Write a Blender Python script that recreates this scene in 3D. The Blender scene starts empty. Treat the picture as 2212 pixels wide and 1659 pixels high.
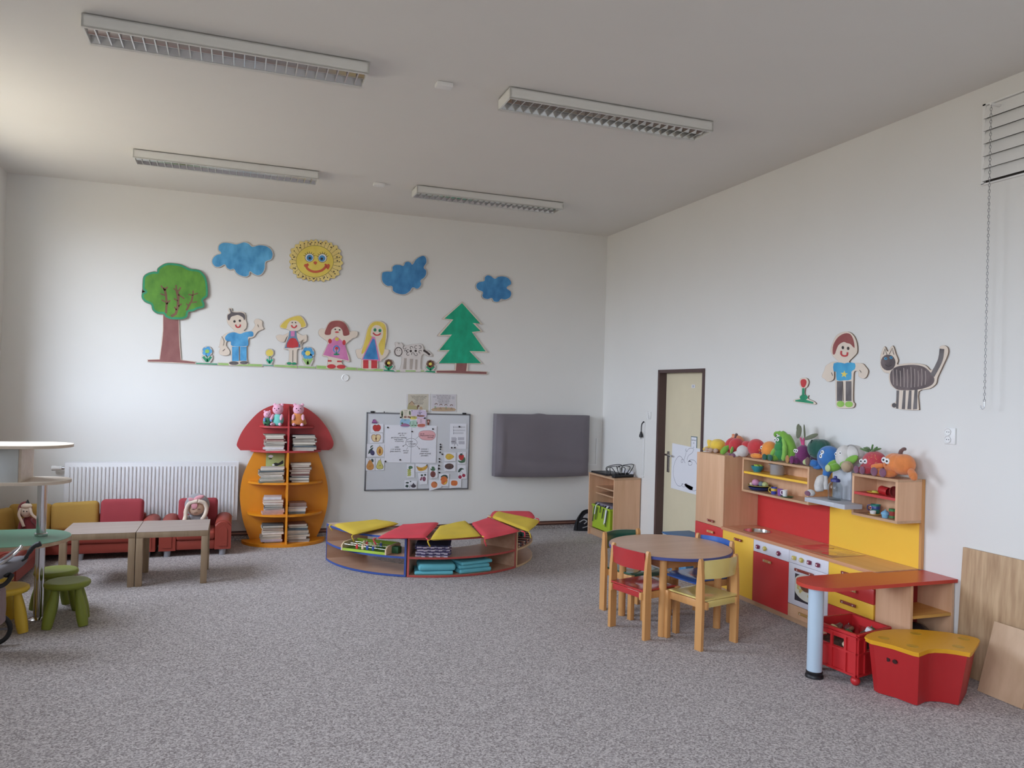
import bpy, bmesh, math, random
from mathutils import Vector, Matrix
random.seed(7)
SC = bpy.context.scene
COL = SC.collection
PI = math.pi
# ------------------------------------------------------------------ camera
H = 1.70; FPX = 1646.14; YAW, PITCH, ROLL = 0.34465857, 0.00957333, 0.02894355
fw = Vector((math.sin(YAW)*math.cos(PITCH), math.cos(YAW)*math.cos(PITCH), math.sin(PITCH)))
r0 = Vector((math.cos(YAW), -math.sin(YAW), 0)); u0 = r0.cross(fw)
rt = r0*math.cos(ROLL)+u0*math.sin(ROLL); up = -r0*math.sin(ROLL)+u0*math.cos(ROLL)
cam = bpy.data.cameras.new('camera'); camo = bpy.data.objects.new('camera', cam); COL.objects.link(camo)
cam.sensor_width = 36; cam.lens = FPX/2212*36; cam.clip_start = .05; cam.clip_end = 200
camo.matrix_world = Matrix(((rt.x, up.x, -fw.x, 0), (rt.y, up.y, -fw.y, 0), (rt.z, up.z, -fw.z, H), (0, 0, 0, 1)))
SC.camera = camo
# ------------------------------------------------------------------ sky, light, exposure
SC.view_settings.view_transform = 'Standard'; SC.view_settings.look = 'None'
SC.view_settings.gamma = 1; SC.view_settings.use_curve_mapping = False
SC.view_settings.exposure = EXPO = 0.0
W = bpy.data.worlds.new('overcast_sky'); SC.world = W; W.use_nodes = True
nt = W.node_tree; nt.nodes.clear()
n_out = nt.nodes.new('ShaderNodeOutputWorld'); n_bg = nt.nodes.new('ShaderNodeBackground')
n_tc = nt.nodes.new('ShaderNodeTexCoord'); n_sep = nt.nodes.new('ShaderNodeSeparateXYZ'); n_cr = nt.nodes.new('ShaderNodeValToRGB')
n_mr = nt.nodes.new('ShaderNodeMapRange')
nt.links.new(n_tc.outputs['Generated'], n_sep.inputs[0]); nt.links.new(n_sep.outputs['Z'], n_mr.inputs[0])
n_mr.inputs[1].default_value = -1; n_mr.inputs[2].default_value = 1
nt.links.new(n_mr.outputs[0], n_cr.inputs[0]); nt.links.new(n_cr.outputs[0], n_bg.inputs[0]); nt.links.new(n_bg.outputs[0], n_out.inputs[0])
e = n_cr.color_ramp.elements
e[0].position = .46; e[0].color = (.21, .19, .15, 1)
e[1].position = .53; e[1].color = (.78, .88, 1.04, 1)
n_bg.inputs[1].default_value = 18.5
SC.cycles.use_denoising = True
SC.cycles.max_bounces = 12; SC.cycles.diffuse_bounces = 8; SC.cycles.transparent_max_bounces = 12
SC.cycles.sample_clamp_indirect = 4
# room: x to the right along the far wall, y into the depth, z up
XL, XR, YB, YF, ZC = -2.215, 4.40, 8.79, -4.6, 3.72
WINS = [(5.5, 7.8), (.6, 2.2), (-2.8, -.3)]      # window openings in the left wall
WZ0, WZ1, REV = 1.4, 3.4, .35
for k, (a, b) in enumerate(WINS):                                  # sky portals in the window openings
    l = bpy.data.lights.new('window_daylight', 'AREA'); l.shape = 'RECTANGLE'; l.size = WZ1-WZ0; l.size_y = b-a
    l.cycles.is_portal = True
    o = bpy.data.objects.new('window_daylight', l); COL.objects.link(o)
    o.location = (XL-REV+.03, (a+b)/2, (WZ0+WZ1)/2); o.rotation_euler = (0, -PI/2, 0)
# ------------------------------------------------------------------ image rays -> real planes
def ray(px, py): return rt*((px-1106)/FPX)-up*((py-829.5)/FPX)+fw
def onY(px, py, Y): d = ray(px, py); return Vector((0, 0, H))+d*(Y/d.y)
def onX(px, py, X): d = ray(px, py); return Vector((0, 0, H))+d*(X/d.x)
def onZ(px, py, Z=0): d = ray(px, py); return Vector((0, 0, H))+d*((Z-H)/d.z)
# ------------------------------------------------------------------ materials
def lin(c): c = c/255; return c/12.92 if c <= .04045 else ((c+.055)/1.055)**2.4
def rgb(c, k=1.0):
    g = .3*c[0]+.59*c[1]+.11*c[2]; return tuple(min(1, lin(v+(g-v)*DESAT)*k) for v in c)+(1,)
DESAT = .10
TUNE = {'bookcase_red': (.85, .95, .95), 'bookcase_yellow': (.95, .68, .35), 'red_laminate': (1.1, 1.25, 1.35), 'yellow_laminate': (1.1, 1.02, 1.15), 'pale_grey_laminate': (1.2, 1.15, 1.15), 'beech_laminate': (1.25, 1.15, 1.1), 'worktop_beech': (1.3, 1.2, 1.2), 'tub_red': (.97, .82, .8), 'lid_yellow': (1.1, .92, .65), 'table_top_laminate': (1.1, 1, .97), 'beech_solid': (1.03, .92, .8), 'pole_grey': (1.3, 1.4, 1.4), 'pale_oak_top': (.6, .56, .56), 'sofa_orange_red': (.6, .6, .62), 'green_laminate': (.68, .62, .57), 'grey_cover_fabric': (1.2, 1.15, 1.16), 'cream_door_leaf': (1.05, 1, .9), 'paint_sky_blue': (1.1, 1.28, 1.25), 'paint_deep_blue': (1.3, 1.35, 1.3), 'paint_pine_green': (.6, 1.7, 2), 'paint_leaf_green': (.65, .78, .58), 'cushion_yellow': (.9, .8, .92), 'cushion_red': (1.1, 1.06, 1.06), 'sofa_cushion_red': (.62, .72, .72), 'sofa_cushion_mustard': (.68, .74, .85), 'stool_green': (.8, .62, .55), 'pale_oak': (.8, .78, .75)}   # measured paint and fabric colours
MATS = {}
def M(name, c, rough=.5, metal=0, var=.06, vs=6, stretch=(1, 1, 1), bump=0, bs=60, sheen=0, coat=0, c2=None, trans=0, spec=.5, alpha=1):
    if name in MATS: return MATS[name]
    m = bpy.data.materials.new(name); MATS[name] = m; m.use_nodes = True; t = m.node_tree; b = t.nodes['Principled BSDF']
    b.inputs['Roughness'].default_value = rough; b.inputs['Metallic'].default_value = metal
    b.inputs['Sheen Weight'].default_value = sheen; b.inputs['Coat Weight'].default_value = coat
    b.inputs['Coat Roughness'].default_value = .12
    b.inputs['Transmission Weight'].default_value = trans; b.inputs['Specular IOR Level'].default_value = spec
    b.inputs['Alpha'].default_value = alpha
    tc = t.nodes.new('ShaderNodeTexCoord'); mp = t.nodes.new('ShaderNodeMapping'); mp.inputs['Scale'].default_value = stretch
    t.links.new(tc.outputs['Object'], mp.inputs[0])
    nz = t.nodes.new('ShaderNodeTexNoise'); nz.inputs['Scale'].default_value = vs; nz.inputs['Detail'].default_value = 4
    t.links.new(mp.outputs[0], nz.inputs[0])
    cr = t.nodes.new('ShaderNodeValToRGB'); cr.color_ramp.elements[0].position = .3; cr.color_ramp.elements[1].position = .7
    tu = TUNE.get(name, (1, 1, 1))
    cr.color_ramp.elements[0].color = rgb(c, 1-var) if c2 is None else rgb(c2)
    cr.color_ramp.elements[1].color = rgb(c, 1+var) if c2 is None else rgb(c)
    for el in cr.color_ramp.elements: el.color = tuple(min(.95, v*k) for v, k in zip(el.color[:3], tu))+(1,)
    t.links.new(nz.outputs[0], cr.inputs[0]); t.links.new(cr.outputs[0], b.inputs['Base Color'])
    if bump:
        n2 = t.nodes.new('ShaderNodeTexNoise'); n2.inputs['Scale'].default_value = bs; n2.inputs['Detail'].default_value = 3
        t.links.new(mp.outputs[0], n2.inputs[0]); bp = t.nodes.new('ShaderNodeBump'); bp.inputs['Strength'].default_value = bump
        bp.inputs['Distance'].default_value = .01; t.links.new(n2.outputs[0], bp.inputs['Height']); t.links.new(bp.outputs[0], b.inputs['Normal'])
    return m
def wood(name, c, c2, grain='z', rough=.42, vs=9, coat=0):
    s = {'x': (.09, 1, 1), 'y': (1, .09, 1), 'z': (1, 1, .09)}[grain]
    return M(name, c, rough, vs=vs, stretch=tuple(v*2.2 for v in s), c2=c2, coat=coat)
def plush(name, c): return M(name, c, .95, var=.12, vs=14, bump=.35, bs=260, sheen=.35)
def paint(name, c, c2): return M(name, c, .6, c2=c2, vs=11, stretch=(1, 1, .6), bump=.05, bs=40)
WHITE = M('white_paint', (226, 225, 221), .85, var=.01, vs=2, bump=.03, bs=160)
CEIL = M('ceiling_paint', (224, 222, 217), .9, var=.01, vs=2, bump=.03, bs=120)
BEECH = wood('beech_laminate', (208, 172, 138), (196, 156, 120)); BEECHX = wood('beech_laminate_lying', (206, 166, 130), (192, 148, 110), 'y', .3)
BEECHW = wood('beech_solid', (214, 165, 106), (200, 148, 90), 'z', .38)
YEL = M('yellow_laminate', (246, 198, 52), .35, var=.02); RED = M('red_laminate', (208, 48, 46), .33, var=.02)
DRED = M('dark_red_laminate', (156, 34, 40), .33, var=.02); GREYP = M('pale_grey_laminate', (208, 212, 222), .35, var=.01)
CHROME = M('chrome', (215, 215, 218), .12, metal=1, var=.01); STEEL = M('brushed_steel', (175, 175, 178), .3, metal=1, var=.05)
BLACK = M('black_plastic', (22, 22, 26), .45); DARK = M('charcoal', (52, 50, 54), .6); WPL = M('white_plastic', (232, 232, 230), .4, var=.01)
PAPER = M('white_paper', (226, 227, 234), .8, var=.01); INK = M('black_ink', (38, 36, 46), .7)
# ------------------------------------------------------------------ geometry helpers
ROOT = {}
class MB:
    def __init__(s): s.b = bmesh.new()
    def box(s, x0, x1, y0, y1, z0, z1, bev=0, seg=2):
        n = bmesh.ops.create_cube(s.b, size=1, matrix=Matrix.Translation(((x0+x1)/2, (y0+y1)/2, (z0+z1)/2)) @ Matrix.Diagonal((abs(x1-x0), abs(y1-y0), abs(z1-z0), 1)))
        if bev:
            es = list({e for v in n['verts'] for e in v.link_edges}); bmesh.ops.bevel(s.b, geom=es, offset=bev, segments=seg, affect='EDGES', profile=.5)
        return s
    def obox(s, c, sx, sy, sz, rot, bev=0, seg=2):
        t = MB().box(-sx/2, sx/2, -sy/2, sy/2, -sz/2, sz/2, bev, seg); t.xf(Matrix.Translation(c) @ rot.to_4x4()); return s.add(t)
    def add(s, o):
        me = bpy.data.meshes.new('t'); o.b.to_mesh(me); o.b.free(); s.b.from_mesh(me); bpy.data.meshes.remove(me); return s
    def xf(s, m): bmesh.ops.transform(s.b, matrix=m, verts=s.b.verts); return s
    def cyl(s, p0, p1, r0, r1=None, seg=20, caps=True):
        p0, p1 = Vector(p0), Vector(p1); d = p1-p0; r1 = r0 if r1 is None else r1
        m = Matrix.Translation((p0+p1)/2) @ d.to_track_quat('Z', 'Y').to_matrix().to_4x4()
        bmesh.ops.create_cone(s.b, cap_ends=caps, segments=seg, radius1=r0, radius2=r1, depth=d.length, matrix=m); return s
    def ball(s, c, r, ry=None, rz=None, rot=None, seg=20):
        ry = r if ry is None else ry; rz = r if rz is None else rz
        m = Matrix.Translation(c) @ (rot.to_4x4() if rot else Matrix()) @ Matrix.Diagonal((r, ry, rz, 1))
        bmesh.ops.create_uvsphere(s.b, u_segments=seg, v_segments=seg*2//3, radius=1, matrix=m); return s
    def tube(s, pts, r, seg=8, closed=False):
        pts = [Vector(p) for p in pts]; n = len(pts); rings = []
        for i, p in enumerate(pts):
            a = pts[(i-1) % n] if (closed or i > 0) else p; c = pts[(i+1) % n] if (closed or i < n-1) else p
            t = (c-a).normalized(); q = t.to_track_quat('Z', 'Y'); rr = r[i] if isinstance(r, (list, tuple)) else r
            rings.append([s.b.verts.new(p+q @ Vector((rr*math.cos(2*PI*k/seg), rr*math.sin(2*PI*k/seg), 0))) for k in range(seg)])
        for i in range(n if closed else n-1):
            A, B = rings[i], rings[(i+1) % n]
            off = min(range(seg), key=lambda o: (A[0].co-B[o].co).length)
            for k in range(seg):
                try: s.b.faces.new((A[k], A[(k+1) % seg], B[(k+1+off) % seg], B[(k+off) % seg]))
                except ValueError: pass
        if not closed:
            for R in (rings[0], rings[-1]):
                try: s.b.faces.new(R)
                except ValueError: pass
        return s
    def slab(s, front, d):                                          # front polygon (3-D), extruded by vector d
        d = Vector(d); f = [s.b.verts.new(p) for p in front]; k = [s.b.verts.new(Vector(p)+d) for p in front]; n = len(f)
        try: s.b.faces.new(f); s.b.faces.new(k[::-1])
        except ValueError: return s
        for i in range(n): s.b.faces.new((f[i], k[i], k[(i+1) % n], f[(i+1) % n]))
        return s
    def lathe(s, prof, c=(0, 0, 0), seg=28, sx=1, sy=1):              # profile [(r,z)...]
        rings = []
        for r, z in prof:
            rings.append([s.b.verts.new((c[0]+r*sx*math.cos(2*PI*k/seg), c[1]+r*sy*math.sin(2*PI*k/seg), c[2]+z)) for k in range(seg)])
        for A, B in zip(rings, rings[1:]):
            for k in range(seg): s.b.faces.new((A[k], A[(k+1) % seg], B[(k+1) % seg], B[k]))
        return s
    def mesh(s, mat, smooth=None):
        bmesh.ops.remove_doubles(s.b, verts=s.b.verts, dist=1e-6)
        bmesh.ops.recalc_face_normals(s.b, faces=s.b.faces)
        me = bpy.data.meshes.new('m'); s.b.to_mesh(me); s.b.free()
        for m in (mat if isinstance(mat, (list, tuple)) else [mat]): me.materials.append(m)
        if smooth: me.shade_smooth(); me.set_sharp_from_angle(angle=math.radians(smooth if smooth is not True else 180))
        return me
    def part(s, name, mat, parent, smooth=40, label=None, local=False):
        me = s.mesh(mat, smooth); me.name = name
        if not local: me.transform(ROOT[parent].inverted())
        o = bpy.data.objects.new(name, me); COL.objects.link(o); o.parent = parent; ROOT[o] = ROOT[parent]
        if label: o['label'] = label
        return o
    def top(s, name, mat, label, cat, base=(0, 0, 0), group=None, smooth=40, kind=None):
        me = s.mesh(mat, smooth); me.name = name; me.transform(Matrix.Translation(-Vector(base)))
        o = bpy.data.objects.new(name, me); COL.objects.link(o); o.location = base; ROOT[o] = Matrix.Translation(base)
        if label: o['label'] = label
        if cat: o['category'] = cat
        if group: o['group'] = group
        if kind: o['kind'] = kind
        return o
def thing(name, label, cat, loc=(0, 0, 0), rz=0, group=None, kind=None):
    o = bpy.data.objects.new(name, None); COL.objects.link(o); o.location = loc; o.rotation_euler = (0, 0, rz); o.empty_display_size = .05
    ROOT[o] = Matrix.Translation(loc) @ Matrix.Rotation(rz, 4, 'Z')
    if label: o['label'] = label
    if cat: o['category'] = cat
    if group: o['group'] = group
    if kind: o['kind'] = kind
    return o
def dup(root, loc, rz=None, label=None, swap=None, group=None):
    m = {}
    def cp(o, p):
        c = o.copy(); COL.objects.link(c); c.parent = p; m[o] = c
        if p is None: ROOT[c] = None
        for ch in list(o.children): cp(ch, c)
        return c
    r = cp(root, None); r.location = loc
    if rz is not None: r.rotation_euler = (0, 0, rz)
    if label: r['label'] = label
    if group: r['group'] = group
    ROOT[r] = Matrix.Translation(loc) @ Matrix.Rotation(r.rotation_euler.z, 4, 'Z')
    for o in m.values():
        ROOT[o] = ROOT[r]
        if swap and o.type == 'MESH' and o.data.materials and o.data.materials[0] in swap:
            k = o.data.materials[0]; o.data = o.data.copy(); o.data.materials[0] = swap[k]
    return r
def sm(p, n=4):                                                     # closed Catmull-Rom
    out = []; N = len(p)
    for i in range(N):
        a, b, c, d = (Vector(p[(i+j-1) % N]) for j in range(4))
        for k in range(n):
            t = k/n; out.append(tuple(.5*((2*b)+(c-a)*t+(2*a-5*b+4*c-d)*t*t+(3*b-a-3*c+d)*t**3)))
    return out
def smo(p, n=6):                                                    # open Catmull-Rom
    p = [Vector(q) for q in p]; P = [p[0]*2-p[1]]+p+[p[-1]*2-p[-2]]; out = []
    for i in range(1, len(P)-2):
        a, b, c, d = P[i-1:i+3]
        for k in range(n):
            t = k/n; out.append(.5*((2*b)+(c-a)*t+(2*a-5*b+4*c-d)*t*t+(3*b-a-3*c+d)*t**3))
    return out+[p[-1]]
def off(p, d):                                                      # offset closed 2-D polygon outwards
    N = len(p); A = sum(p[i][0]*p[(i+1) % N][1]-p[(i+1) % N][0]*p[i][1] for i in range(N)); s = 1 if A > 0 else -1; out = []
    for i in range(N):
        a, b, c = Vector(p[i-1]), Vector(p[i]), Vector(p[(i+1) % N])
        e1, e2 = (b-a), (c-b)
        if e1.length < 1e-9 or e2.length < 1e-9: continue
        e1.normalize(); e2.normalize(); n = Vector((e1.y+e2.y, -e1.x-e2.x))
        if n.length < .3: n = Vector((e2.y, -e2.x))
        n.normalize(); out.append(tuple(b+n*d*s))
    return out
def stroke(p, w):
    p = [Vector(q) for q in p]; L, R = [], []
    for i, q in enumerate(p):
        t = (p[min(i+1, len(p)-1)]-p[max(i-1, 0)]).normalized(); n = Vector((-t.y, t.x))*(w/2); L.append(tuple(q+n)); R.append(tuple(q-n))
    return L+R[::-1]
def ell(cx, cy, rx, ry=None, n=18, rot=0):
    ry = rx if ry is None else ry; c, s_ = math.cos(rot), math.sin(rot)
    return [(cx+rx*math.cos(a)*c-ry*math.sin(a)*s_, cy+rx*math.cos(a)*s_+ry*math.sin(a)*c) for a in (2*PI*i/n for i in range(n))]
def rect(x0, y0, x1, y1): return [(x0, y0), (x1, y0), (x1, y1), (x0, y1)]
def text(body, p, right, upv, size, mat, parent, shear=0, align='CENTER', name='lettering'):
    c = bpy.data.curves.new(name, 'FONT'); c.body = body; c.size = size; c.extrude = .0002; c.shear = shear; c.align_x = align; c.align_y = 'CENTER'
    c.resolution_u = 2; c.materials.append(mat)
    f = bpy.data.objects.new('t', c); COL.objects.link(f); me = bpy.data.meshes.new_from_object(f); bpy.data.objects.remove(f); me.name = name
    o = bpy.data.objects.new(name, me); COL.objects.link(o); o.parent = parent; ROOT[o] = ROOT[parent]
    right, upv = Vector(right), Vector(upv); n = right.cross(upv)
    w = Matrix(((right.x, upv.x, n.x, p[0]), (right.y, upv.y, n.y, p[1]), (right.z, upv.z, n.z, p[2]), (0, 0, 0, 1)))
    o.matrix_local = ROOT[parent].inverted() @ w
    return o
# ================================================================== ROOM
def carpet():
    m = bpy.data.materials.new('speckled_carpet'); m.use_nodes = True; t = m.node_tree; b = t.nodes['Principled BSDF']
    b.inputs['Roughness'].default_value = 1; b.inputs['Sheen Weight'].default_value = .15; b.inputs['Specular IOR Level'].default_value = .1
    tc = t.nodes.new('ShaderNodeTexCoord')
    v = t.nodes.new('ShaderNodeTexVoronoi'); v.inputs['Scale'].default_value = 130; v.inputs['Randomness'].default_value = 1
    n = t.nodes.new('ShaderNodeTexNoise'); n.inputs['Scale'].default_value = 75; n.inputs['Detail'].default_value = 5; n.inputs['Roughness'].default_value = .75
    n2 = t.nodes.new('ShaderNodeTexNoise'); n2.inputs['Scale'].default_value = 1.3; n2.inputs['Detail'].default_value = 3
    for q in (v, n, n2): t.links.new(tc.outputs['Object'], q.inputs['Vector'])
    sp = t.nodes.new('ShaderNodeSeparateColor'); t.links.new(v.outputs['Color'], sp.inputs[0])
    mx = t.nodes.new('ShaderNodeMix'); mx.data_type = 'FLOAT'; mx.inputs[0].default_value = .5
    t.links.new(sp.outputs[0], mx.inputs[2]); t.links.new(n.outputs[0], mx.inputs[3])
    cr = t.nodes.new('ShaderNodeValToRGB'); t.links.new(mx.outputs[0], cr.inputs[0]); E = cr.color_ramp.elements
    E[0].position = .18; E[0].color = rgb((112, 101, 99)); E[1].position = .84; E[1].color = rgb((216, 208, 206))
    q = E.new(.5); q.color = rgb((170, 161, 160))
    m2 = t.nodes.new('ShaderNodeMix'); m2.data_type = 'RGBA'; m2.blend_type = 'MULTIPLY'; m2.inputs[0].default_value = .25
    c2 = t.nodes.new('ShaderNodeValToRGB'); c2.color_ramp.elements[0].color = (.7, .7, .7, 1); t.links.new(n2.outputs[0], c2.inputs[0])
    t.links.new(cr.outputs[0], m2.inputs[6]); t.links.new(c2.outputs[0], m2.inputs[7]); t.links.new(m2.outputs[2], b.inputs['Base Color'])
    bp = t.nodes.new('ShaderNodeBump'); bp.inputs['Strength'].default_value = .5; bp.inputs['Distance'].default_value = .006
    t.links.new(mx.outputs[0], bp.inputs['Height']); t.links.new(bp.outputs[0], b.inputs['Normal'])
    return m
CARPET = carpet()
T = .3
def st(mb, name, mat): return mb.top(name, mat, None, None, kind='structure')
st(MB().box(XL-T, XR+T, YF-T, YB+T, -.2, 0), 'floor', CARPET)
st(MB().box(XL-T-.1, XR+T, YF-T, YB+T, ZC, ZC+.2), 'ceiling', CEIL)
st(MB().box(XL-T, XR+T, YB, YB+T, 0, ZC), 'wall_back', WHITE)
st(MB().box(XL-T, XR+T, YF-T, YF, 0, ZC), 'wall_front', WHITE)
# right wall with the door opening
DY0, DY1, DZ = 6.565, 7.40, 1.955
rw = MB().box(XR, XR+T, YF, DY0, 0, ZC).box(XR, XR+T, DY1, YB, 0, ZC).box(XR, XR+T, DY0, DY1, DZ, ZC)
st(rw, 'wall_right', WHITE)
lw = MB(); ys = YF
for a, b in sorted(WINS):
    lw.box(XL-REV, XL, ys, a, 0, ZC); lw.box(XL-REV, XL, a, b, 0, WZ0); lw.box(XL-REV, XL, a, b, WZ1, ZC); ys = b
lw.box(XL-REV, XL, ys, YB, 0, ZC); st(lw, 'wall_left', WHITE)
PANE = bpy.data.materials.new('window_pane'); PANE.use_nodes = True
t = PANE.node_tree; t.nodes.clear(); o_ = t.nodes.new('ShaderNodeOutputMaterial'); mxs = t.nodes.new('ShaderNodeMixShader'); tr = t.nodes.new('ShaderNodeBsdfTransparent'); gl = t.nodes.new('ShaderNodeBsdfGlossy')
gl.inputs['Roughness'].default_value = .02; mxs.inputs[0].default_value = .06; t.links.new(tr.outputs[0], mxs.inputs[1]); t.links.new(gl.outputs[0], mxs.inputs[2]); t.links.new(mxs.outputs[0], o_.inputs[0])
for k, (a, b) in enumerate(WINS):
    w = thing('window_%d' % (k+1), None, None, (XL-.22, (a+b)/2, WZ0), kind='structure')
    f = MB(); x0, x1 = XL-.22, XL-.16; mid = (a+b)/2
    for y in (a, mid-.035, b-.07): f.box(x0, x1, y, y+.07, WZ0, WZ1)
    for z in (WZ0, WZ1-.07): f.box(x0, x1, a, b, z, z+.07)
    f.part('window_frame', WPL, w)
    for y0, y1 in ((a+.07, mid-.035), (mid+.035, b-.07)): MB().box(XL-.194, XL-.186, y0, y1, WZ0+.07, WZ1-.07).part('pane', PANE, w)
    MB().box(XL-.16, XL+.03, a-.03, b+.03, WZ0-.03, WZ0, .006).part('window_sill', WPL, w)
# skirting of the far wall: brown rails, then a carpet upstand
SKIRT = wood('brown_skirting', (106, 66, 58), (88, 52, 46), 'x'); SKIRTL = wood('rosy_skirting', (176, 130, 112), (160, 112, 96), 'x')
b = thing('baseboard_back', None, None, (1, YB, 0), kind='structure')
MB().box(XL, XR, YB-.012, YB, 0, .05).part('carpet_upstand', CARPET, b)
MB().box(XL, XR, YB-.02, YB, .05, .066, .004).part('rail', SKIRT, b)
MB().box(XL, XR, YB-.016, YB, .066, .084, .003).part('rail', SKIRTL, b)
MB().box(XL, XR, YB-.02, YB, .084, .099, .004).part('rail', SKIRT, b)
b = thing('baseboard_right', None, None, (XR, 2, 0), kind='structure')
for y0, y1 in ((YF, DY0-.06), (DY1+.06, YB)):
    MB().box(XR-.012, XR, y0, y1, 0, .05).part('carpet_upstand', CARPET, b)
    MB().box(XR-.018, XR, y0, y1, .05, .09, .004).part('rail', SKIRT, b)
# door in the right wall
FRM = M('dark_brown_steel_frame', (84, 62, 60), .5, var=.03); LEAF = M('cream_door_leaf', (214, 207, 184), .5, var=.02)
d = thing('door_1', None, None, (XR, (DY0+DY1)/2, 0), kind='structure')
MB().box(XR-.012, XR+.14, DY1-.005, DY1+.03, 0, DZ+.03).box(XR-.012, XR+.14, DY0-.03, DY0+.005, 0, DZ+.03).box(XR-.012, XR+.14, DY0, DY1, DZ-.005, DZ+.03).box(XR+.10, XR+.14, DY1-.03, DY1, 0, DZ).box(XR+.1, XR+.14, DY0, DY0+.02, 0, DZ).box(XR+.1, XR+.14, DY0, DY1, DZ-.02, DZ).part('door_frame', FRM, d)
MB().box(XR+.08, XR+.12, DY0+.006, DY1-.006, .01, DZ-.006).part('door_leaf', LEAF, d)
hd = MB().box(XR+.068, XR+.08, DY1-.115, DY1-.075, .86, 1.09, .004).part('handle_plate', STEEL, d)
MB().tube([(XR+.07, DY1-.095, 1.055), (XR+.03, DY1-.095, 1.055), (XR+.025, DY1-.11, 1.055), (XR+.025, DY1-.22, 1.05)], .010).part('lever', CHROME, hd)
pl = MB().box(XR+.076, XR+.08, 6.83, 6.89, 1.79, 1.825).part('number_plate', PAPER, d)
text('23', (XR+.0755, 6.86, 1.806), (0, -1, 0), (0, 0, 1), .03, INK, pl)
# notices on the door
t = thing('door_notice', 'small framed notice card with blue picture above the drawing on the door', 'notice', (XR+.078, 6.83, 1.2))
MB().box(XR+.0755, XR+.0795, 6.765, 6.875, 1.10, 1.285).part('card', M('teal_border', (96, 120, 128), .6), t)
MB().box(XR+.0745, XR+.0755, 6.773, 6.867, 1.108, 1.277).part('paper', PAPER, t)
text('NEZVONIT', (XR+.0742, 6.82, 1.245), (0, -1, 0), (0, 0, 1), .017, INK, t); text('DĚTI', (XR+.0742, 6.82, 1.215), (0, -1, 0), (0, 0, 1), .012, INK, t)
MB().slab([(XR+.0742, y, z) for y, z in ell(6.82, 1.165, .012)], (.0005, 0, 0)).slab([(XR+.0742, y, z) for y, z in rect(6.785, 1.118, 6.855, 1.142)], (.0005, 0, 0)).part('picture', M('notice_blue', (96, 140, 176), .7), t)
def dr(px, py): v = onX(px, py, XR+.07); return (v.y, v.z)
t = thing('apple_drawing', 'large white sheet with a pencil drawing of an apple taped to the door', 'drawing', (XR+.07, 6.9, .7))
A, Bq, Cq, Dq = dr(1452, 957), dr(1449, 1054), dr(1515, 1072), dr(1519, 971)
MB().slab([(XR+.071, *q) for q in (A, Bq, Cq, Dq)], (.002, 0, 0)).part('sheet', PAPER, t)
PENC = M('pencil_line', (150, 150, 165), .8)
def dp(L): return [dr(1390+x/5.723, 870+y/5.721) for x, y in L]
pm = MB()
for L in ([(525, 565), (520, 590), (540, 600), (550, 580), (575, 562), (610, 565), (620, 580), (600, 620), (560, 650), (540, 690), (540, 710)], [(530, 600), (515, 660), (498, 715)],
          [(515, 745), (490, 700), (470, 705), (465, 735), (485, 735), (480, 690), (450, 660), (420, 675), (385, 740), (368, 830), (370, 900), (390, 970), (420, 1020), (460, 1030), (490, 1000), (470, 1010), (490, 1040), (525, 1030), (530, 1000), (505, 1010), (530, 1045), (580, 1080), (605, 1070), (610, 1040), (595, 1060), (620, 1090), (650, 1080), (690, 1090)],
          [(555, 745), (560, 770), (590, 770), (600, 740), (570, 725), (550, 735), (580, 705), (630, 715), (660, 760), (700, 820)]):
    pm.slab([(XR+.0705, *q) for q in stroke(smo(dp(L), 4), .005)], (.0005, 0, 0))
pm.part('pencil_drawing', PENC, t)
# round wall cover
c = onY(746, 816, YB)
MB().lathe([(0, 0), (.041, 0), (.043, .004), (.034, .010), (.031, .006), (0, .006)], (0, 0, 0)).xf(Matrix.Translation((c.x, YB, c.z)) @ Matrix.Rotation(PI/2, 4, 'X')).top('wall_cover', WPL, 'white round junction cover on the far wall under the painted girls', 'cover', (c.x, YB, c.z))
# sockets
def socket(name, y0, y1, z0, z1, label, grey):
    t = thing(name, label, 'socket', (XR, (y0+y1)/2, z0)); my = (y0+y1)/2
    MB().box(XR-.012, XR-.0002, y0, y1, z0, z1, .004).part('plate', WPL, t)
    for z in (z0+(z1-z0)*.28, z0+(z1-z0)*.73):
        w = MB().lathe([(0, .0), (.021, 0), (.024, .006), (.021, .004), (.019, .001), (0, .001)], (0, 0, 0)).xf(Matrix.Translation((XR-.012, my+grey, z)) @ Matrix.Rotation(-PI/2, 4, 'Y')).part('socket_well', WPL, t)
        q = MB()
        for dy in (-.008, .008): q.ball((XR-.013, my+grey+dy, z), .003, seg=8)
        q.part('holes', INK, w)
    return t
socket('wall_socket', 3.684, 3.766, 1.436, 1.545, 'white double socket on the wall right of the painted cat', 0.012)
socket('wall_socket', 7.571, 7.66, 1.43, 1.512, 'white double socket on the wall left of the door frame', 0)
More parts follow.
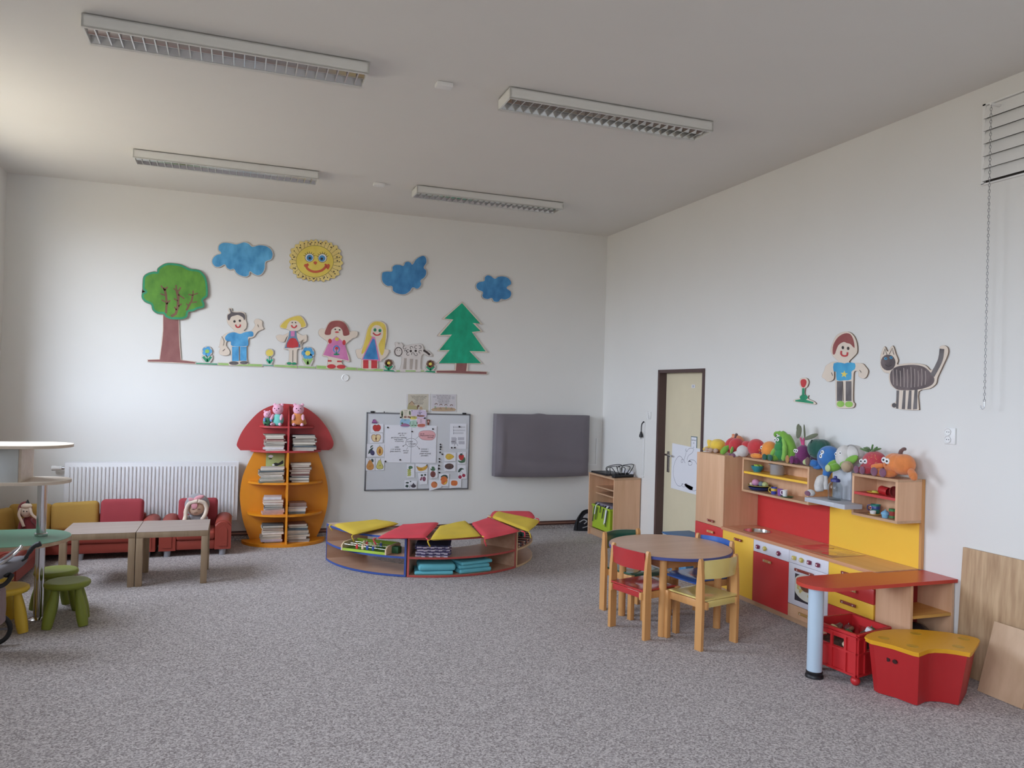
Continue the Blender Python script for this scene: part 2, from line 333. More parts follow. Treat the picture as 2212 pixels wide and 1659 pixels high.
# cable trunking and plug
t = thing('cable_trunking', 'thin white cable trunking running up the wall left of the door', 'trunking', (XR, 7.71, .75))
MB().box(XR-.016, XR-.0002, 7.695, 7.725, .76, 1.385, .003).part('cover', WPL, t)
MB().box(XR-.018, XR, 7.69, 7.73, .76, .775, .002).part('end_cap', WPL, t)
t = thing('power_cable', 'black plug on a short cable hanging from the top of the trunking', 'cable', (XR-.01, 7.72, 1.385))
a = onX(1391, 913, XR-.02); bb = onX(1385, 932, XR-.04); c = onX(1385, 943, XR-.04)
MB().tube(smo([(XR-.01, 7.712, 1.385), a+Vector((0, .01, .01)), onX(1386, 918, XR-.03), bb], 6), .006).part('cable', BLACK, t)
pg = MB().lathe([(0, 0), (.008, 0), (.014, -.02), (.022, -.045), (.022, -.062), (.012, -.07), (0, -.07)], bb).part('plug', BLACK, t)
MB().cyl(bb+Vector((0, .007, -.07)), bb+Vector((0, .007, -.088)), .0025, seg=6).cyl(bb+Vector((0, -.007, -.07)), bb+Vector((0, -.007, -.088)), .0025, seg=6).part('pins', CHROME, pg)
t = thing('tv_trunking', 'thin white trunking between the covered screen and the corner cabinet', 'trunking', (4.3, YB, .77))
MB().box(4.318, 4.332, YB-.012, YB-.0002, .79, 1.13).part('upright', WPL, t); MB().box(4.05, 4.318, YB-.012, YB-.0002, .79, .803).part('crosspiece', WPL, t)
# wall vent with chain
t = thing('wall_vent', 'white louvred vent high on the wall above the long chain', 'vent', (XR, 3.3, 3.1))
MB().box(XR-.02, XR-.0002, 2.98, 3.0, 3.09, 3.60).box(XR-.02, XR-.0002, 3.515, 3.535, 3.09, 3.60).box(XR-.02, XR-.0002, 2.98, 3.535, 3.59, 3.60).box(XR-.02, XR-.0002, 2.98, 3.535, 3.085, 3.095).part('frame', WPL, t)
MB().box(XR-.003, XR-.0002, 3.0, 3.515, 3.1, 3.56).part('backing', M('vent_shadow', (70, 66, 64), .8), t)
for k in range(6):
    z = 3.105+k*.079
    MB().slab([(XR-.034, 3.0, z), (XR-.034, 3.515, z), (XR-.006, 3.515, z+.085), (XR-.006, 3.0, z+.085)], (-.003, 0, 0)).slab([(XR-.034, 3.514, z), (XR-.006, 3.514, z), (XR-.006, 3.514, z+.085)], (0, .003, 0)).part('slat', WPL, t)
MB().box(XR-.10, XR-.01, 3.41, 3.425, 3.545, 3.56, .002).part('lever', WPL, t)
t = thing('pull_chain', 'long thin metal chain hanging from the wall vent, hook at its end', 'chain', (XR-.095, 3.417, 1.66))
mb = MB(); z = 3.54; k = 0
while z > 1.72:
    pts = [(.0055*math.cos(a), 0, .012*math.sin(a)) for a in (2*PI*i/8 for i in range(8))]
    l = MB().tube(pts, .0017, 4, True); l.xf(Matrix.Translation((XR-.095, 3.417, z)) @ Matrix.Rotation(PI/2*(k % 2)+.6, 4, 'Z')); mb.add(l); z -= .0195; k += 1
mb.part('links', STEEL, t)['kind'] = 'stuff'
MB().tube([(XR-.095, 3.417, 1.72), (XR-.095, 3.417, 1.69)]+[(XR-.095, 3.417+.012-.012*math.cos(a), 1.688-.014*math.sin(a)) for a in (0.3, .9, 1.5, 2.1, 2.7, 3.3, 3.7)], .003, 6).part('hook', STEEL, t)
# ceiling lights
LPAINT = M('lamp_white', (222, 222, 218), .45, var=.01); MIRR = M('mirror_louvre', (190, 188, 184), .22, metal=1, var=.04)
def lamp(x0, x1, y0, y1, label, first=None):
    z0, z1 = 3.642, ZC
    if first: return dup(first, (x0, y0, z0), 0, label)
    t = thing('ceiling_lamp', label, 'lamp', (x0, y0, z0), group='louvred ceiling lamps')
    L, D = x1-x0, y1-y0; w = .012; hb = MB()
    hb.box(x0, x1, y0, y0+w, z0, z1-.006).box(x0, x1, y1-w, y1, z0, z1-.006).box(x0, x0+w, y0, y1, z0, z1-.006).box(x1-w, x1, y0, y1, z0, z1-.006).box(x0, x1, y0, y1, z1-.014, z1-.006)
    hb.box(x0, x1, y0, y0+.022, z0, z0+.008).box(x0, x1, y1-.022, y1, z0, z0+.008); hb.part('housing', LPAINT, t)
    MB().box(x0+.02, x1-.02, y0+.02, y1-.02, z1-.006, z1).part('gasket', DARK, t)
    MB().slab([(x0+w, y0+.03, z1-.02), (x0+w, (y0+y1)/2-.004, z0+.012), (x0+w, (y0+y1)/2+.004, z0+.012), (x0+w, y1-.03, z1-.02)], (L-2*w, 0, 0)).part('centre_reflector', MIRR, t)
    for s in (0, 1):
        ya, yb2 = (y0+.022, y0+.045) if s == 0 else (y1-.022, y1-.045)
        MB().slab([(x0+w, ya, z0+.004), (x0+w, yb2, z1-.02), (x0+w, yb2+.003*(1-2*s), z1-.02), (x0+w, ya+.003*(1-2*s), z0+.004)], (L-2*w, 0, 0)).part('side_reflector', MIRR, t)
    for s in (0, 1):
        yy = y0+D*(.27 if s == 0 else .73)
        MB().cyl((x0+.03, yy, z1-.03), (x1-.03, yy, z1-.03), .012, seg=10).part('tube', M('unlit_tube', (214, 214, 208), .3), t)
    n = 26; bl = None
    for k in range(1, n):
        xx = x0+L*k/n
        if bl is None:
            bl = MB().slab([(xx-.0035, y0+.022, z0+.004), (xx+.0035, y0+.022, z0+.004), (xx+.0008, y0+.022, z0+.044), (xx-.0008, y0+.022, z0+.044)], (0, D-.044, 0)).part('louvre_blade', MIRR, t); x1st = xx
        else:
            c = bl.copy(); COL.objects.link(c); c.parent = t; c.location = (xx-x1st, 0, 0); ROOT[c] = ROOT[t]
    return t
l1 = lamp(-.875, .705, 4.75, 5.0, 'ceiling lamp nearest the camera on the left, longest louvred white box')
lamp(1.632, 0, 4.75, 0, 'ceiling lamp nearest the camera on the right, its white end panel showing', l1)
lamp(-.925, 0, 7.36, 0, 'ceiling lamp close to the far wall above the painted clouds and tree', l1)
lamp(1.605, 0, 7.42, 0, 'ceiling lamp close to the far wall near the right corner', l1)
for (px, py), lb in (((948, 183), 'small white sensor box on the ceiling between the two nearer lamps'), ((811, 398), 'small white sensor box on the ceiling between the two farther lamps')):
    c = onZ(px, py, ZC-.015); MB().box(c.x-.02, c.x+.09, c.y-.035, c.y+.035, ZC-.03, ZC-.0002, .006).top('ceiling_sensor', WPL, lb, 'sensor', (c.x, c.y, ZC))
# ================================================================== WALL ART (painted plywood cut-outs)
EDGE = M('plywood_edge', (136, 116, 100), .7); CREAM = M('cutout_cream', (226, 210, 192), .65, var=.03); GREYB = M('cutout_grey', (206, 200, 194), .65, var=.03)
P = {'green': paint('paint_leaf_green', (118, 176, 62), (84, 144, 48)), 'teal': paint('paint_teal_green', (40, 158, 112), (28, 138, 96)), 'brown': paint('paint_brown', (152, 96, 92), (136, 80, 78)), 'bark': paint('paint_bark', (128, 88, 66), (112, 74, 56)),
     'blue': paint('paint_sky_blue', (92, 164, 212), (52, 124, 180)), 'blue2': paint('paint_deep_blue', (66, 138, 194), (40, 104, 164)), 'sun': paint('paint_sun_yellow', (238, 214, 92), (228, 202, 78)), 'sun2': paint('paint_pale_sun', (240, 218, 136), (228, 200, 112)),
     'ink': M('paint_dark', (58, 48, 46), .6), 'white': M('paint_white', (232, 232, 232), .6), 'orange': paint('paint_red_orange', (220, 104, 66), (208, 86, 58)), 'red': paint('paint_red', (218, 62, 66), (198, 50, 56)),
     'hair': paint('paint_dark_grey', (112, 104, 106), (80, 74, 78)), 'yhair': paint('paint_straw', (232, 206, 88), (216, 184, 66)), 'pink': paint('paint_pink', (224, 136, 186), (206, 112, 168)), 'redhair': paint('paint_red_brown', (166, 88, 84), (146, 68, 66)),
     'grass': paint('paint_grass', (164, 204, 120), (138, 186, 96)), 'pine': paint('paint_pine_green', (22, 142, 96), (14, 122, 82)), 'lime': paint('paint_lime', (156, 206, 92), (136, 190, 72)), 'slate': paint('paint_slate', (122, 116, 116), (84, 78, 80)),
     'cat': paint('paint_cat_grey', (124, 108, 108), (78, 68, 70)), 'cyan': paint('paint_cyan', (74, 178, 222), (48, 148, 202)), 'gblue': paint('paint_grey_blue', (120, 152, 178), (98, 130, 160))}
def art(name, label, cat, wall, crop, board, layers, base=CREAM, thick=.014, group=None, smooth_board=True):
    ox, oy, s = crop
    def w(pts, d):
        if wall == 'b': return [onY(ox+x/s, oy+y/s, YB-d) for x, y in pts]
        return [onX(ox+x/s, oy+y/s, XR-d) for x, y in pts]
    nrm = Vector((0, 1, 0)) if wall == 'b' else Vector((1, 0, 0))
    bp = [sm(q, 3) if smooth_board else q for q in board]
    o0 = w([board[0][0]], 0)[0]; t = thing(name, label, cat, o0, group=group)
    mb = MB(); mf = MB()
    for q in bp:
        mb.slab(w(q, thick-.001), nrm*(thick-.0015)); mf.slab(w(off(q, -.9*s/5), thick+.0004), nrm*.0014)
    mb.part('plywood', EDGE, t, smooth=None); mf.part('painted_ground', base, t, smooth=None)
    for i, (pn, key, polys) in enumerate(layers):
        m = MB(); d = thick+.0010+.0004*i
        for q in polys: m.slab(w(q, d), nrm*.0006)
        m.part(pn, P[key] if isinstance(key, str) else key, t, smooth=None)
    return t
C2 = (290, 490, 5.028); C3 = (680, 530, 5.027); C4 = (1690, 690, 5.672)
crown = [(250, 490), (260, 450), (340, 400), (430, 398), (520, 415), (600, 455), (700, 470), (750, 510), (780, 560), (795, 640), (798, 720), (790, 760), (745, 795), (760, 830), (755, 875), (690, 890), (640, 915), (585, 925), (575, 975), (530, 1000), (480, 1003), (400, 1000), (340, 975), (320, 945), (250, 940), (200, 900), (185, 845), (120, 815), (85, 770), (90, 720), (125, 705), (95, 680), (95, 600), (105, 540), (150, 505), (215, 488)]
br = [stroke(q, w) for q, w in (([(345, 940), (352, 820), (345, 740), (325, 660)], 24), ([(330, 690), (290, 638)], 16), ([(335, 690), (360, 650)], 16), ([(350, 840), (390, 798)], 16), ([(345, 820), (298, 793)], 14), ([(338, 745), (283, 725)], 14),
      ([(400, 972), (450, 945), (475, 860), (478, 760), (462, 690)], 30), ([(462, 700), (452, 632)], 16), ([(478, 735), (545, 782)], 14), ([(472, 805), (430, 778)], 14), ([(480, 700), (505, 658)], 16), ([(480, 865), (515, 835)], 14), ([(458, 905), (436, 868)], 14), ([(465, 695), (428, 670)], 14),
      ([(565, 908), (625, 800), (636, 740)], 20), ([(636, 745), (640, 692)], 14), ([(636, 742), (588, 735)], 12), ([(640, 738), (692, 720)], 12), ([(625, 822), (682, 815)], 12), ([(590, 858), (564, 834)], 12))]
trunk = [(310, 940), (308, 1120), (292, 1280), (272, 1435), (142, 1440), (142, 1468), (400, 1478), (668, 1492), (665, 1462), (512, 1442), (500, 1300), (492, 1150), (488, 990)]
art('wall_tree', 'large painted wooden leaf tree with round green crown and brown trunk', 'wall art', 'b', C2, [trunk], [('trunk', 'brown', [off(trunk, -8)])], thick=.012, smooth_board=False)
T_ = [o for o in COL.objects if o.get('label', '').startswith('large painted wooden leaf')][0]
def crown_part():
    w = lambda pts, d: [onY(290+x/5.028, 490+y/5.028, YB-d) for x, y in pts]; n = Vector((0, 1, 0))
    c = sm(crown, 3)
    MB().slab(w(off(c, 6), .026), n*.0115).part('crown', EDGE, T_, smooth=None)
    k = MB().slab(w(off(c, 1), .0268), n*.0006).part('crown_rim', P['teal'], T_, smooth=None)
    MB().slab(w(off(c, -20), .0274), n*.0005).part('leaves', P['green'], T_, smooth=None)
    m = MB(); [m.slab(w(q, .0279), n*.0005) for q in br]; m.part('branches', P['bark'], T_, smooth=None)
crown_part()
cl1 = [(905, 240), (915, 195), (965, 165), (1050, 170), (1110, 183), (1190, 160), (1250, 178), (1285, 210), (1350, 192), (1430, 200), (1490, 240), (1512, 300), (1490, 360), (1430, 385), (1425, 450), (1395, 510), (1345, 535), (1290, 515), (1258, 490), (1250, 530), (1205, 548), (1140, 530), (1100, 500), (1080, 465), (1040, 472), (1000, 450), (980, 415), (935, 440), (880, 440), (845, 405), (838, 365), (860, 320), (900, 295), (938, 285), (912, 262)]
cl2 = [(720, 330), (730, 290), (780, 275), (835, 275), (835, 235), (870, 205), (930, 205), (960, 215), (975, 180), (1015, 168), (1050, 185), (1060, 200), (1090, 150), (1140, 115), (1185, 105), (1215, 135), (1220, 190), (1190, 240), (1215, 265), (1218, 310), (1195, 355), (1155, 385), (1165, 420), (1140, 465), (1105, 480), (1065, 465), (1040, 500), (990, 535), (940, 540), (880, 525), (840, 495), (835, 450), (790, 450), (745, 420), (722, 380)]
cl3 = [(1835, 380), (1838, 345), (1870, 317), (1915, 325), (1955, 355), (1985, 335), (2040, 328), (2100, 345), (2138, 390), (2135, 430), (2090, 460), (2130, 490), (2142, 530), (2120, 575), (2065, 597), (2025, 590), (2005, 615), (1970, 622), (1935, 610), (1920, 580), (1880, 592), (1830, 580), (1810, 545), (1818, 510), (1770, 490), (1745, 450), (1755, 410), (1790, 388)]
for q, cr, lb, kb in ((cl1, C2, 'largest blue painted cloud, between the leaf tree and the sun', 'blue'), (cl2, C3, 'blue painted cloud with a pointed upper right lobe, right of the sun', 'blue2'), (cl3, C3, 'smallest blue painted cloud, above and right of the pine tree', 'blue2')):
    art('wall_cloud', lb, 'wall art', 'b', cr, [q], [('paint', kb, [off(sm(q, 3), -9)])], base=GREYB)
# sun
ctr = (682.5, 563); so = []
for k in range(156):
    a = 2*PI*k/156; c, s = math.cos(a), math.sin(a); r = 1/((abs(c)/56)**2.6+(abs(s)/43.5)**2.6)**(1/2.6)
    r += 2.0*math.sin(a*27)+.9*math.sin(a*11+1); so.append((ctr[0]+r*c, ctr[1]+r*s*1.0+(r*c)*.03))
rays, dots = [], []
for k in range(34):
    a = 2*PI*k/34+.05; c, s = math.cos(a), math.sin(a); r = 1/((abs(c)/51)**2.6+(abs(s)/39.5)**2.6)**(1/2.6)
    p0 = (680.2+41*c, 564.6+35*s); p1 = (ctr[0]+r*c, ctr[1]+r*s)
    rays.append(stroke([p0, p1], .55)); dots.append(ell(*p1, 1.3, 1.1, 8))
    if k % 3 == 0: dots.append(ell(p0[0]*.4+p1[0]*.6+2.5*s, p0[1]*.4+p1[1]*.6-2.5*c, 1.7, 1.5, 8))
lash = []
for ex, ey in ((668.5, 556.6), (696.5, 557.4)):
    for k in range(7):
        a = PI*(1.12+.76*k/6); lash.append(stroke([(ex+9.2*math.cos(a), ey+9.2*math.sin(a)), (ex+14*math.cos(a), ey+13.5*math.sin(a))], .9))
fc = ell(680.2, 564.6, 40, 34, 40)
art('wall_sun', 'painted yellow sun with a smiling face, blue eyes and frilled rays', 'wall art', 'b', (0, 0, 1), [so], [('ray_lines', 'ink', rays+dots), ('face_line', 'ink', [ell(680.2, 564.6, 40.6, 34.6, 40)]), ('face', 'sun', [fc]),
    ('eyelashes', 'ink', lash+[ell(668.5, 556.6, 9.9, 9.7), ell(696.5, 557.4, 9.9, 9.7)]), ('eye_whites', 'white', [ell(668.5, 556.6, 9, 8.8), ell(696.5, 557.4, 9, 8.8)]), ('irises', 'blue2', [ell(669, 557, 6.8), ell(695.8, 558.2, 6.8)]), ('pupils', 'ink', [ell(669.4, 557.6, 2.8), ell(695, 559, 2.8)]),
    ('nose_and_mouth', 'orange', [sm([(677.5, 566), (681, 564.5), (685, 566.5), (683.5, 570), (681.5, 571.8), (678, 569)], 3), stroke(smo([(661, 574.5), (665, 581), (674, 586), (684, 587), (695, 584), (702, 578), (705, 573)], 4), 5), ell(660.5, 573.5, 4, 3.4), ell(664.3, 572.3, 2.6, 3.4), sm([(701, 572), (704, 569.6), (706.5, 571.5), (710, 570), (712.5, 574.5), (708, 582)], 3)])], base=P['sun2'])
# pine
pine = [(1600, 612), (1825, 862), (1745, 850), (1825, 938), (1720, 950), (1880, 1165), (1700, 1160), (1825, 1290), (1665, 1285), (1662, 1362), (1872, 1368), (1872, 1403), (1310, 1388), (1312, 1355), (1520, 1352), (1525, 1285), (1322, 1282), (1450, 1150), (1330, 1150), (1470, 985), (1330, 985), (1335, 970), (1480, 815), (1378, 800)]
pgr = [(1598, 626), (1798, 850), (1715, 843), (1800, 930), (1705, 940), (1855, 1152), (1680, 1148), (1805, 1280), (1345, 1280), (1465, 1136), (1350, 1140), (1490, 968), (1360, 975), (1505, 806), (1408, 795)]
art('wall_pine', 'tall painted green pine tree with jagged edges and brown foot', 'wall art', 'b', C3, [pine], [('foot', 'brown', [[(1538, 1276), (1655, 1276), (1643, 1366), (1865, 1374), (1865, 1398), (1322, 1382), (1322, 1362), (1532, 1360)]]), ('needles', 'pine', [pgr])], smooth_board=False)
# children on the far wall
boy = [(1030, 880), (1060, 885), (1065, 915), (1110, 920), (1170, 920), (1205, 945), (1208, 1000), (1222, 1050), (1215, 1100), (1190, 1130), (1265, 1130), (1310, 1070), (1300, 1030), (1320, 1000), (1350, 1000), (1390, 1025), (1390, 1070), (1405, 1105), (1385, 1120), (1340, 1140), (1295, 1200), (1245, 1215), (1240, 1270), (1222, 1300), (1225, 1440), (1240, 1480), (1225, 1497), (1160, 1495), (1090, 1505), (1030, 1502), (1028, 1470), (1055, 1450), (1050, 1380), (1045, 1250), (1005, 1245), (998, 1290), (1035, 1345), (1030, 1385), (985, 1400), (930, 1385), (920, 1350), (935, 1320), (912, 1305), (925, 1290), (935, 1230), (955, 1190), (1000, 1155), (1085, 1130), (1050, 1090), (1015, 1050), (1005, 1000), (1010, 950), (1035, 935), (1020, 905)]
S = lambda *q, w=12: stroke(smo(list(q), 4), w)
art('wall_child', 'painted wooden boy in blue shirt and trousers with raised hand', 'wall art', 'b', C2, [boy], [
    ('hair', 'hair', [sm([(1032, 890), (1052, 893), (1062, 922), (1110, 930), (1160, 930), (1198, 950), (1203, 1000), (1192, 1012), (1180, 985), (1130, 958), (1090, 965), (1052, 978), (1035, 1012), (1016, 1008), (1014, 958), (1045, 935)], 3)]),
    ('shirt', 'blue', [sm([(1085, 1145), (1150, 1162), (1200, 1145), (1278, 1135), (1295, 1165), (1285, 1190), (1235, 1200), (1240, 1260), (1220, 1295), (1065, 1295), (1048, 1245), (1005, 1240), (985, 1205), (1020, 1160)], 3)]),
    ('trousers', 'blue', [rect(1062, 1302, 1136, 1458), rect(1150, 1302, 1220, 1455)]), ('shoes', 'slate', [ell(1082, 1480, 52, 20), ell(1192, 1475, 44, 18)]),
    ('eyes', 'ink', [ell(1088, 1027, 13), ell(1147, 1020, 13)]), ('mouth', 'red', [S((1100, 1062), (1110, 1085), (1130, 1092), (1148, 1080), (1152, 1060), w=15)]), ('lines', 'ink', [S((950, 1190), (975, 1240), (965, 1290), w=4), stroke([(1140, 1300), (1144, 1455)], 5), S((1350, 1090), (1340, 1060), w=4), S((960, 1350), (985, 1325), w=4)])])
g1 = [(1580, 1080), (1590, 1050), (1660, 1000), (1775, 958), (1830, 985), (1868, 1050), (1860, 1090), (1815, 1100), (1790, 1125), (1760, 1137), (1790, 1162), (1830, 1180), (1865, 1170), (1875, 1200), (1870, 1240), (1830, 1258), (1795, 1250), (1778, 1205), (1822, 1320), (1770, 1335), (1765, 1470), (1755, 1495), (1650, 1495), (1650, 1475), (1675, 1460), (1680, 1340), (1625, 1325), (1665, 1190), (1645, 1215), (1625, 1250), (1580, 1245), (1550, 1220), (1540, 1185), (1580, 1170), (1620, 1175), (1690, 1137), (1655, 1112), (1600, 1105)]
art('wall_child', 'painted wooden girl with short yellow hair and red and grey dress', 'wall art', 'b', C2, [g1], [
    ('hair', 'yhair', [sm([(1588, 1075), (1660, 1005), (1775, 967), (1825, 990), (1860, 1055), (1853, 1083), (1815, 1090), (1805, 1055), (1765, 1020), (1700, 1020), (1665, 1060), (1650, 1103), (1605, 1096)], 3)]),
    ('dress', 'gblue', [[(1685, 1130), (1760, 1130), (1768, 1200), (1808, 1310), (1632, 1320), (1675, 1190)]]), ('skirt', 'red', [sm([(1688, 1216), (1755, 1216), (1785, 1303), (1655, 1308)], 2)]), ('bodice', 'pink', [rect(1700, 1132, 1742, 1190)]),
    ('shoes', 'teal', [ell(1683, 1483, 28, 14), ell(1735, 1485, 28, 13)]), ('mouth', 'red', [S((1705, 1068), (1720, 1090), (1745, 1093), (1765, 1070), w=14)]), ('lines', 'ink', [ell(1716, 1040, 7), ell(1752, 1040, 7), stroke([(1722, 1340), (1720, 1470)], 5)])])
g2 = [(120, 890), (160, 830), (230, 810), (300, 820), (350, 870), (380, 940), (400, 930), (460, 935), (465, 970), (440, 1005), (410, 1010), (345, 1065), (335, 1100), (382, 1262), (300, 1245), (300, 1290), (335, 1310), (330, 1340), (135, 1335), (135, 1300), (142, 1215), (80, 1195), (140, 1065), (100, 1020), (60, 990), (40, 960), (45, 920), (75, 900), (105, 908)]
art('wall_child', 'painted wooden girl in pink dress with both arms raised', 'wall art', 'b', C3, [g2], [
    ('hair', 'redhair', [sm([(115, 925), (160, 840), (230, 818), (300, 828), (345, 870), (377, 950), (365, 975), (312, 980), (300, 925), (265, 888), (220, 888), (180, 920), (170, 968), (112, 968)], 3)]),
    ('dress', 'pink', [[(235, 985), (290, 1030), (330, 1085), (370, 1253), (240, 1225), (90, 1190), (140, 1080), (180, 1030)]]), ('sleeve', 'red', [ell(165, 1040, 20, 26)]), ('sleeve', 'red', [ell(318, 1055, 18, 28)]), ('collar', 'yhair', [ell(240, 1018, 22, 20)]),
    ('flower_ring', 'blue2', [ell(235, 1128, 37, 42)]), ('flower_ground', 'pink', [ell(235, 1130, 25, 32)]), ('flower', 'red', [ell(238, 1118, 18, 16)]), ('flower_leaves', 'teal', [ell(235, 1183, 32, 10), rect(230, 1130, 240, 1180)]),
    ('shoes', 'red', [ell(180, 1315, 46, 24), ell(285, 1318, 48, 22), rect(140, 1246, 180, 1262), rect(242, 1252, 290, 1268)]), ('mouth', 'red', [ell(240, 942, 22, 8)]), ('lines', 'ink', [ell(222, 912, 8), ell(268, 918, 8)])])
g3 = [(600, 850), (650, 820), (710, 820), (765, 850), (784, 910), (782, 1010), (757, 1120), (800, 1130), (800, 1170), (770, 1215), (730, 1240), (718, 1265), (682, 1262), (680, 1340), (515, 1340), (508, 1240), (470, 1225), (450, 1180), (450, 1130), (510, 1115), (545, 1000), (565, 920)]
art('wall_child', 'painted wooden girl with long yellow hair and blue dress', 'wall art', 'b', C3, [g3], [
    ('hair', 'yhair', [sm([(605, 858), (650, 830), (710, 830), (757, 857), (774, 915), (770, 1010), (750, 1165), (720, 1190), (692, 1080), (735, 1000), (740, 920), (700, 872), (650, 868), (615, 910), (605, 980), (620, 1000), (548, 1150), (505, 1178), (522, 1110), (552, 1010), (572, 920)], 2)]),
    ('dress_edge', 'pink', [[(625, 988), (655, 998), (710, 1258), (510, 1242), (560, 1120)]]), ('dress', 'blue2', [[(630, 1012), (650, 1020), (690, 1240), (522, 1234), (580, 1110)]]), ('trousers', 'red', [rect(525, 1246, 582, 1336), rect(613, 1248, 676, 1336)]),
    ('eyes', 'teal', [ell(653, 918, 16, 18), ell(707, 925, 16, 18)]), ('pupils', 'ink', [ell(655, 920, 6), ell(706, 927, 6)]), ('mouth', 'red', [S((632, 950), (660, 973), (690, 973), (715, 955), w=14)])])
sheep = [(870, 1060), (890, 1050), (915, 1072), (935, 1055), (955, 1075), (962, 1092), (1000, 1085), (1050, 1075), (1100, 1070), (1150, 1068), (1180, 1100), (1182, 1135), (1215, 1135), (1270, 1180), (1268, 1205), (1230, 1205), (1185, 1182), (1155, 1215), (1150, 1340), (1190, 1345), (1190, 1372), (880, 1372), (880, 1345), (925, 1340), (945, 1215), (890, 1205), (862, 1180), (862, 1130), (878, 1100)]
curls = [stroke([(x+r*math.cos(a), y+r*math.sin(a)) for a in (b0+.55*i for i in range(9))], 5) for x, y, r, b0 in ((975, 1110, 16, 0), (1012, 1145, 14, 1), (985, 1150, 12, 3), (1050, 1112, 15, 2), (1100, 1105, 16, 1), (1140, 1105, 16, 4), (1012, 1180, 15, .5), (1065, 1180, 15, 2.5), (1100, 1185, 14, 5), (1145, 1155, 16, 1.5))]
art('wall_sheep', 'painted wooden white sheep with curly grey spots beside the pine tree', 'wall art', 'b', C3, [sheep], [
    ('leg_gaps', M('cutout_gap', (178, 166, 156), .7), [[(970, 1225), (998, 1225), (992, 1345), (958, 1342)], [(1032, 1232), (1070, 1232), (1058, 1348), (1030, 1348)], [(1092, 1240), (1116, 1240), (1112, 1350), (1086, 1348)]]),
    ('curls', 'ink', curls+[ell(1042, 1148, 13), ell(1096, 1146, 13), stroke(ell(908, 1155, 40, 46)+[(948, 1155)], 8), ell(895, 1138, 4), ell(920, 1140, 4), S((1180, 1140), (1215, 1160), (1250, 1190), w=22)]), ('grass', 'grass', [rect(885, 1358, 925, 1370), rect(985, 1358, 1095, 1370), rect(1150, 1358, 1188, 1370)])], base=M('cutout_white', (216, 208, 202), .65))
# flowers and grass pieces along the bottom
def flower(label, crop, cx, cy, r, col, ccol, sy, w, gx0, gx1, gy0, gy1, petals=5, leaf='teal', base=GREYB):
    s_ = r/45
    bd = off(ell(cx, cy, r*1.05, r*1.05, 14), 0)
    stem = [(cx-12*s_, cy), (cx+12*s_, cy), (cx+14*s_, sy-50*s_), (cx+w, sy-62*s_), (cx+w*1.05, sy-30*s_), (cx+w*.6, gy0+4), (gx1, gy0+(gy1-gy0)*.25), (gx1, gy1), (gx0, gy1-(gy1-gy0)*.3), (gx0, gy0-2), (cx-w*.6, gy0), (cx-w*1.05, sy-30*s_), (cx-w, sy-62*s_), (cx-14*s_, sy-50*s_)]
    pts = [ell(cx+r*.55*math.cos(2*PI*k/petals), cy+r*.55*math.sin(2*PI*k/petals), r*.45, r*.42, 10) for k in range(petals)] if petals > 1 else [ell(cx, cy, r*.88, r*.8)]
    lv = [stroke([(cx, sy-8), (cx-w*.75, sy-48*s_)], 22*s_), stroke([(cx, sy-8), (cx+w*.75, sy-48*s_)], 22*s_), rect(cx-5*s_, cy+r*.5, cx+5*s_, sy), [(gx0+4, gy0+6), (gx1-4, gy0+6+(gy1-gy0)*.25), (gx1-4, gy1-4), (gx0+4, gy1-4-(gy1-gy0)*.3)]]
    ly = [('stem_and_leaves', leaf, lv), ('petals', col, pts)]
    if ccol: ly.append(('flower_centre', ccol, [ell(cx, cy, r*.4, r*.38)]))
    return art('wall_flower', label, 'wall art', 'b', crop, [stem, bd], ly, base=base, thick=.013, smooth_board=False)
flower('small blue painted flower right of the tree trunk', C2, 792, 1352, 56, 'blue', 'lime', 1470, 58, 668, 905, 1472, 1502)
flower('yellow painted ball flower between the boy and the yellow-haired girl', C2, 1470, 1368, 46, 'sun', None, 1488, 40, 1395, 1515, 1492, 1516, 1, 'pine')
flower('larger blue painted flower with yellow middle, under the short-haired girl', C2, 1885, 1372, 70, 'blue', 'sun', 1500, 60, 1775, 1972, 1506, 1542, 6, 'grass')
flower('brown and cream painted flower left of the sheep', C3, 802, 1278, 44, 'bark', 'sun', 1356, 55, 745, 880, 1342, 1378, 8)
flower('brown and cream painted flower between the sheep and the pine', C3, 1256, 1288, 44, 'bark', 'sun', 1362, 55, 1190, 1312, 1352, 1388, 8)
for cr, q, lb in ((C2, [(908, 1474), (1392, 1490), (1392, 1522), (908, 1504)], 'green painted grass strip under the boy'), (C2, [(1518, 1494), (1772, 1506), (1772, 1538), (1518, 1520)], 'green painted grass strip under the yellow-haired girl'),
                  (C3, [(15, 1300), (455, 1326), (455, 1360), (15, 1342)], 'green painted grass strip under the girl in pink'), (C3, [(458, 1330), (744, 1340), (744, 1370), (458, 1360)], 'green painted grass strip under the girl in blue')):
    art('wall_grass', lb, 'wall art', 'b', cr, [q], [('paint', 'grass', [off(q, -6)])], thick=.011, smooth_board=False)
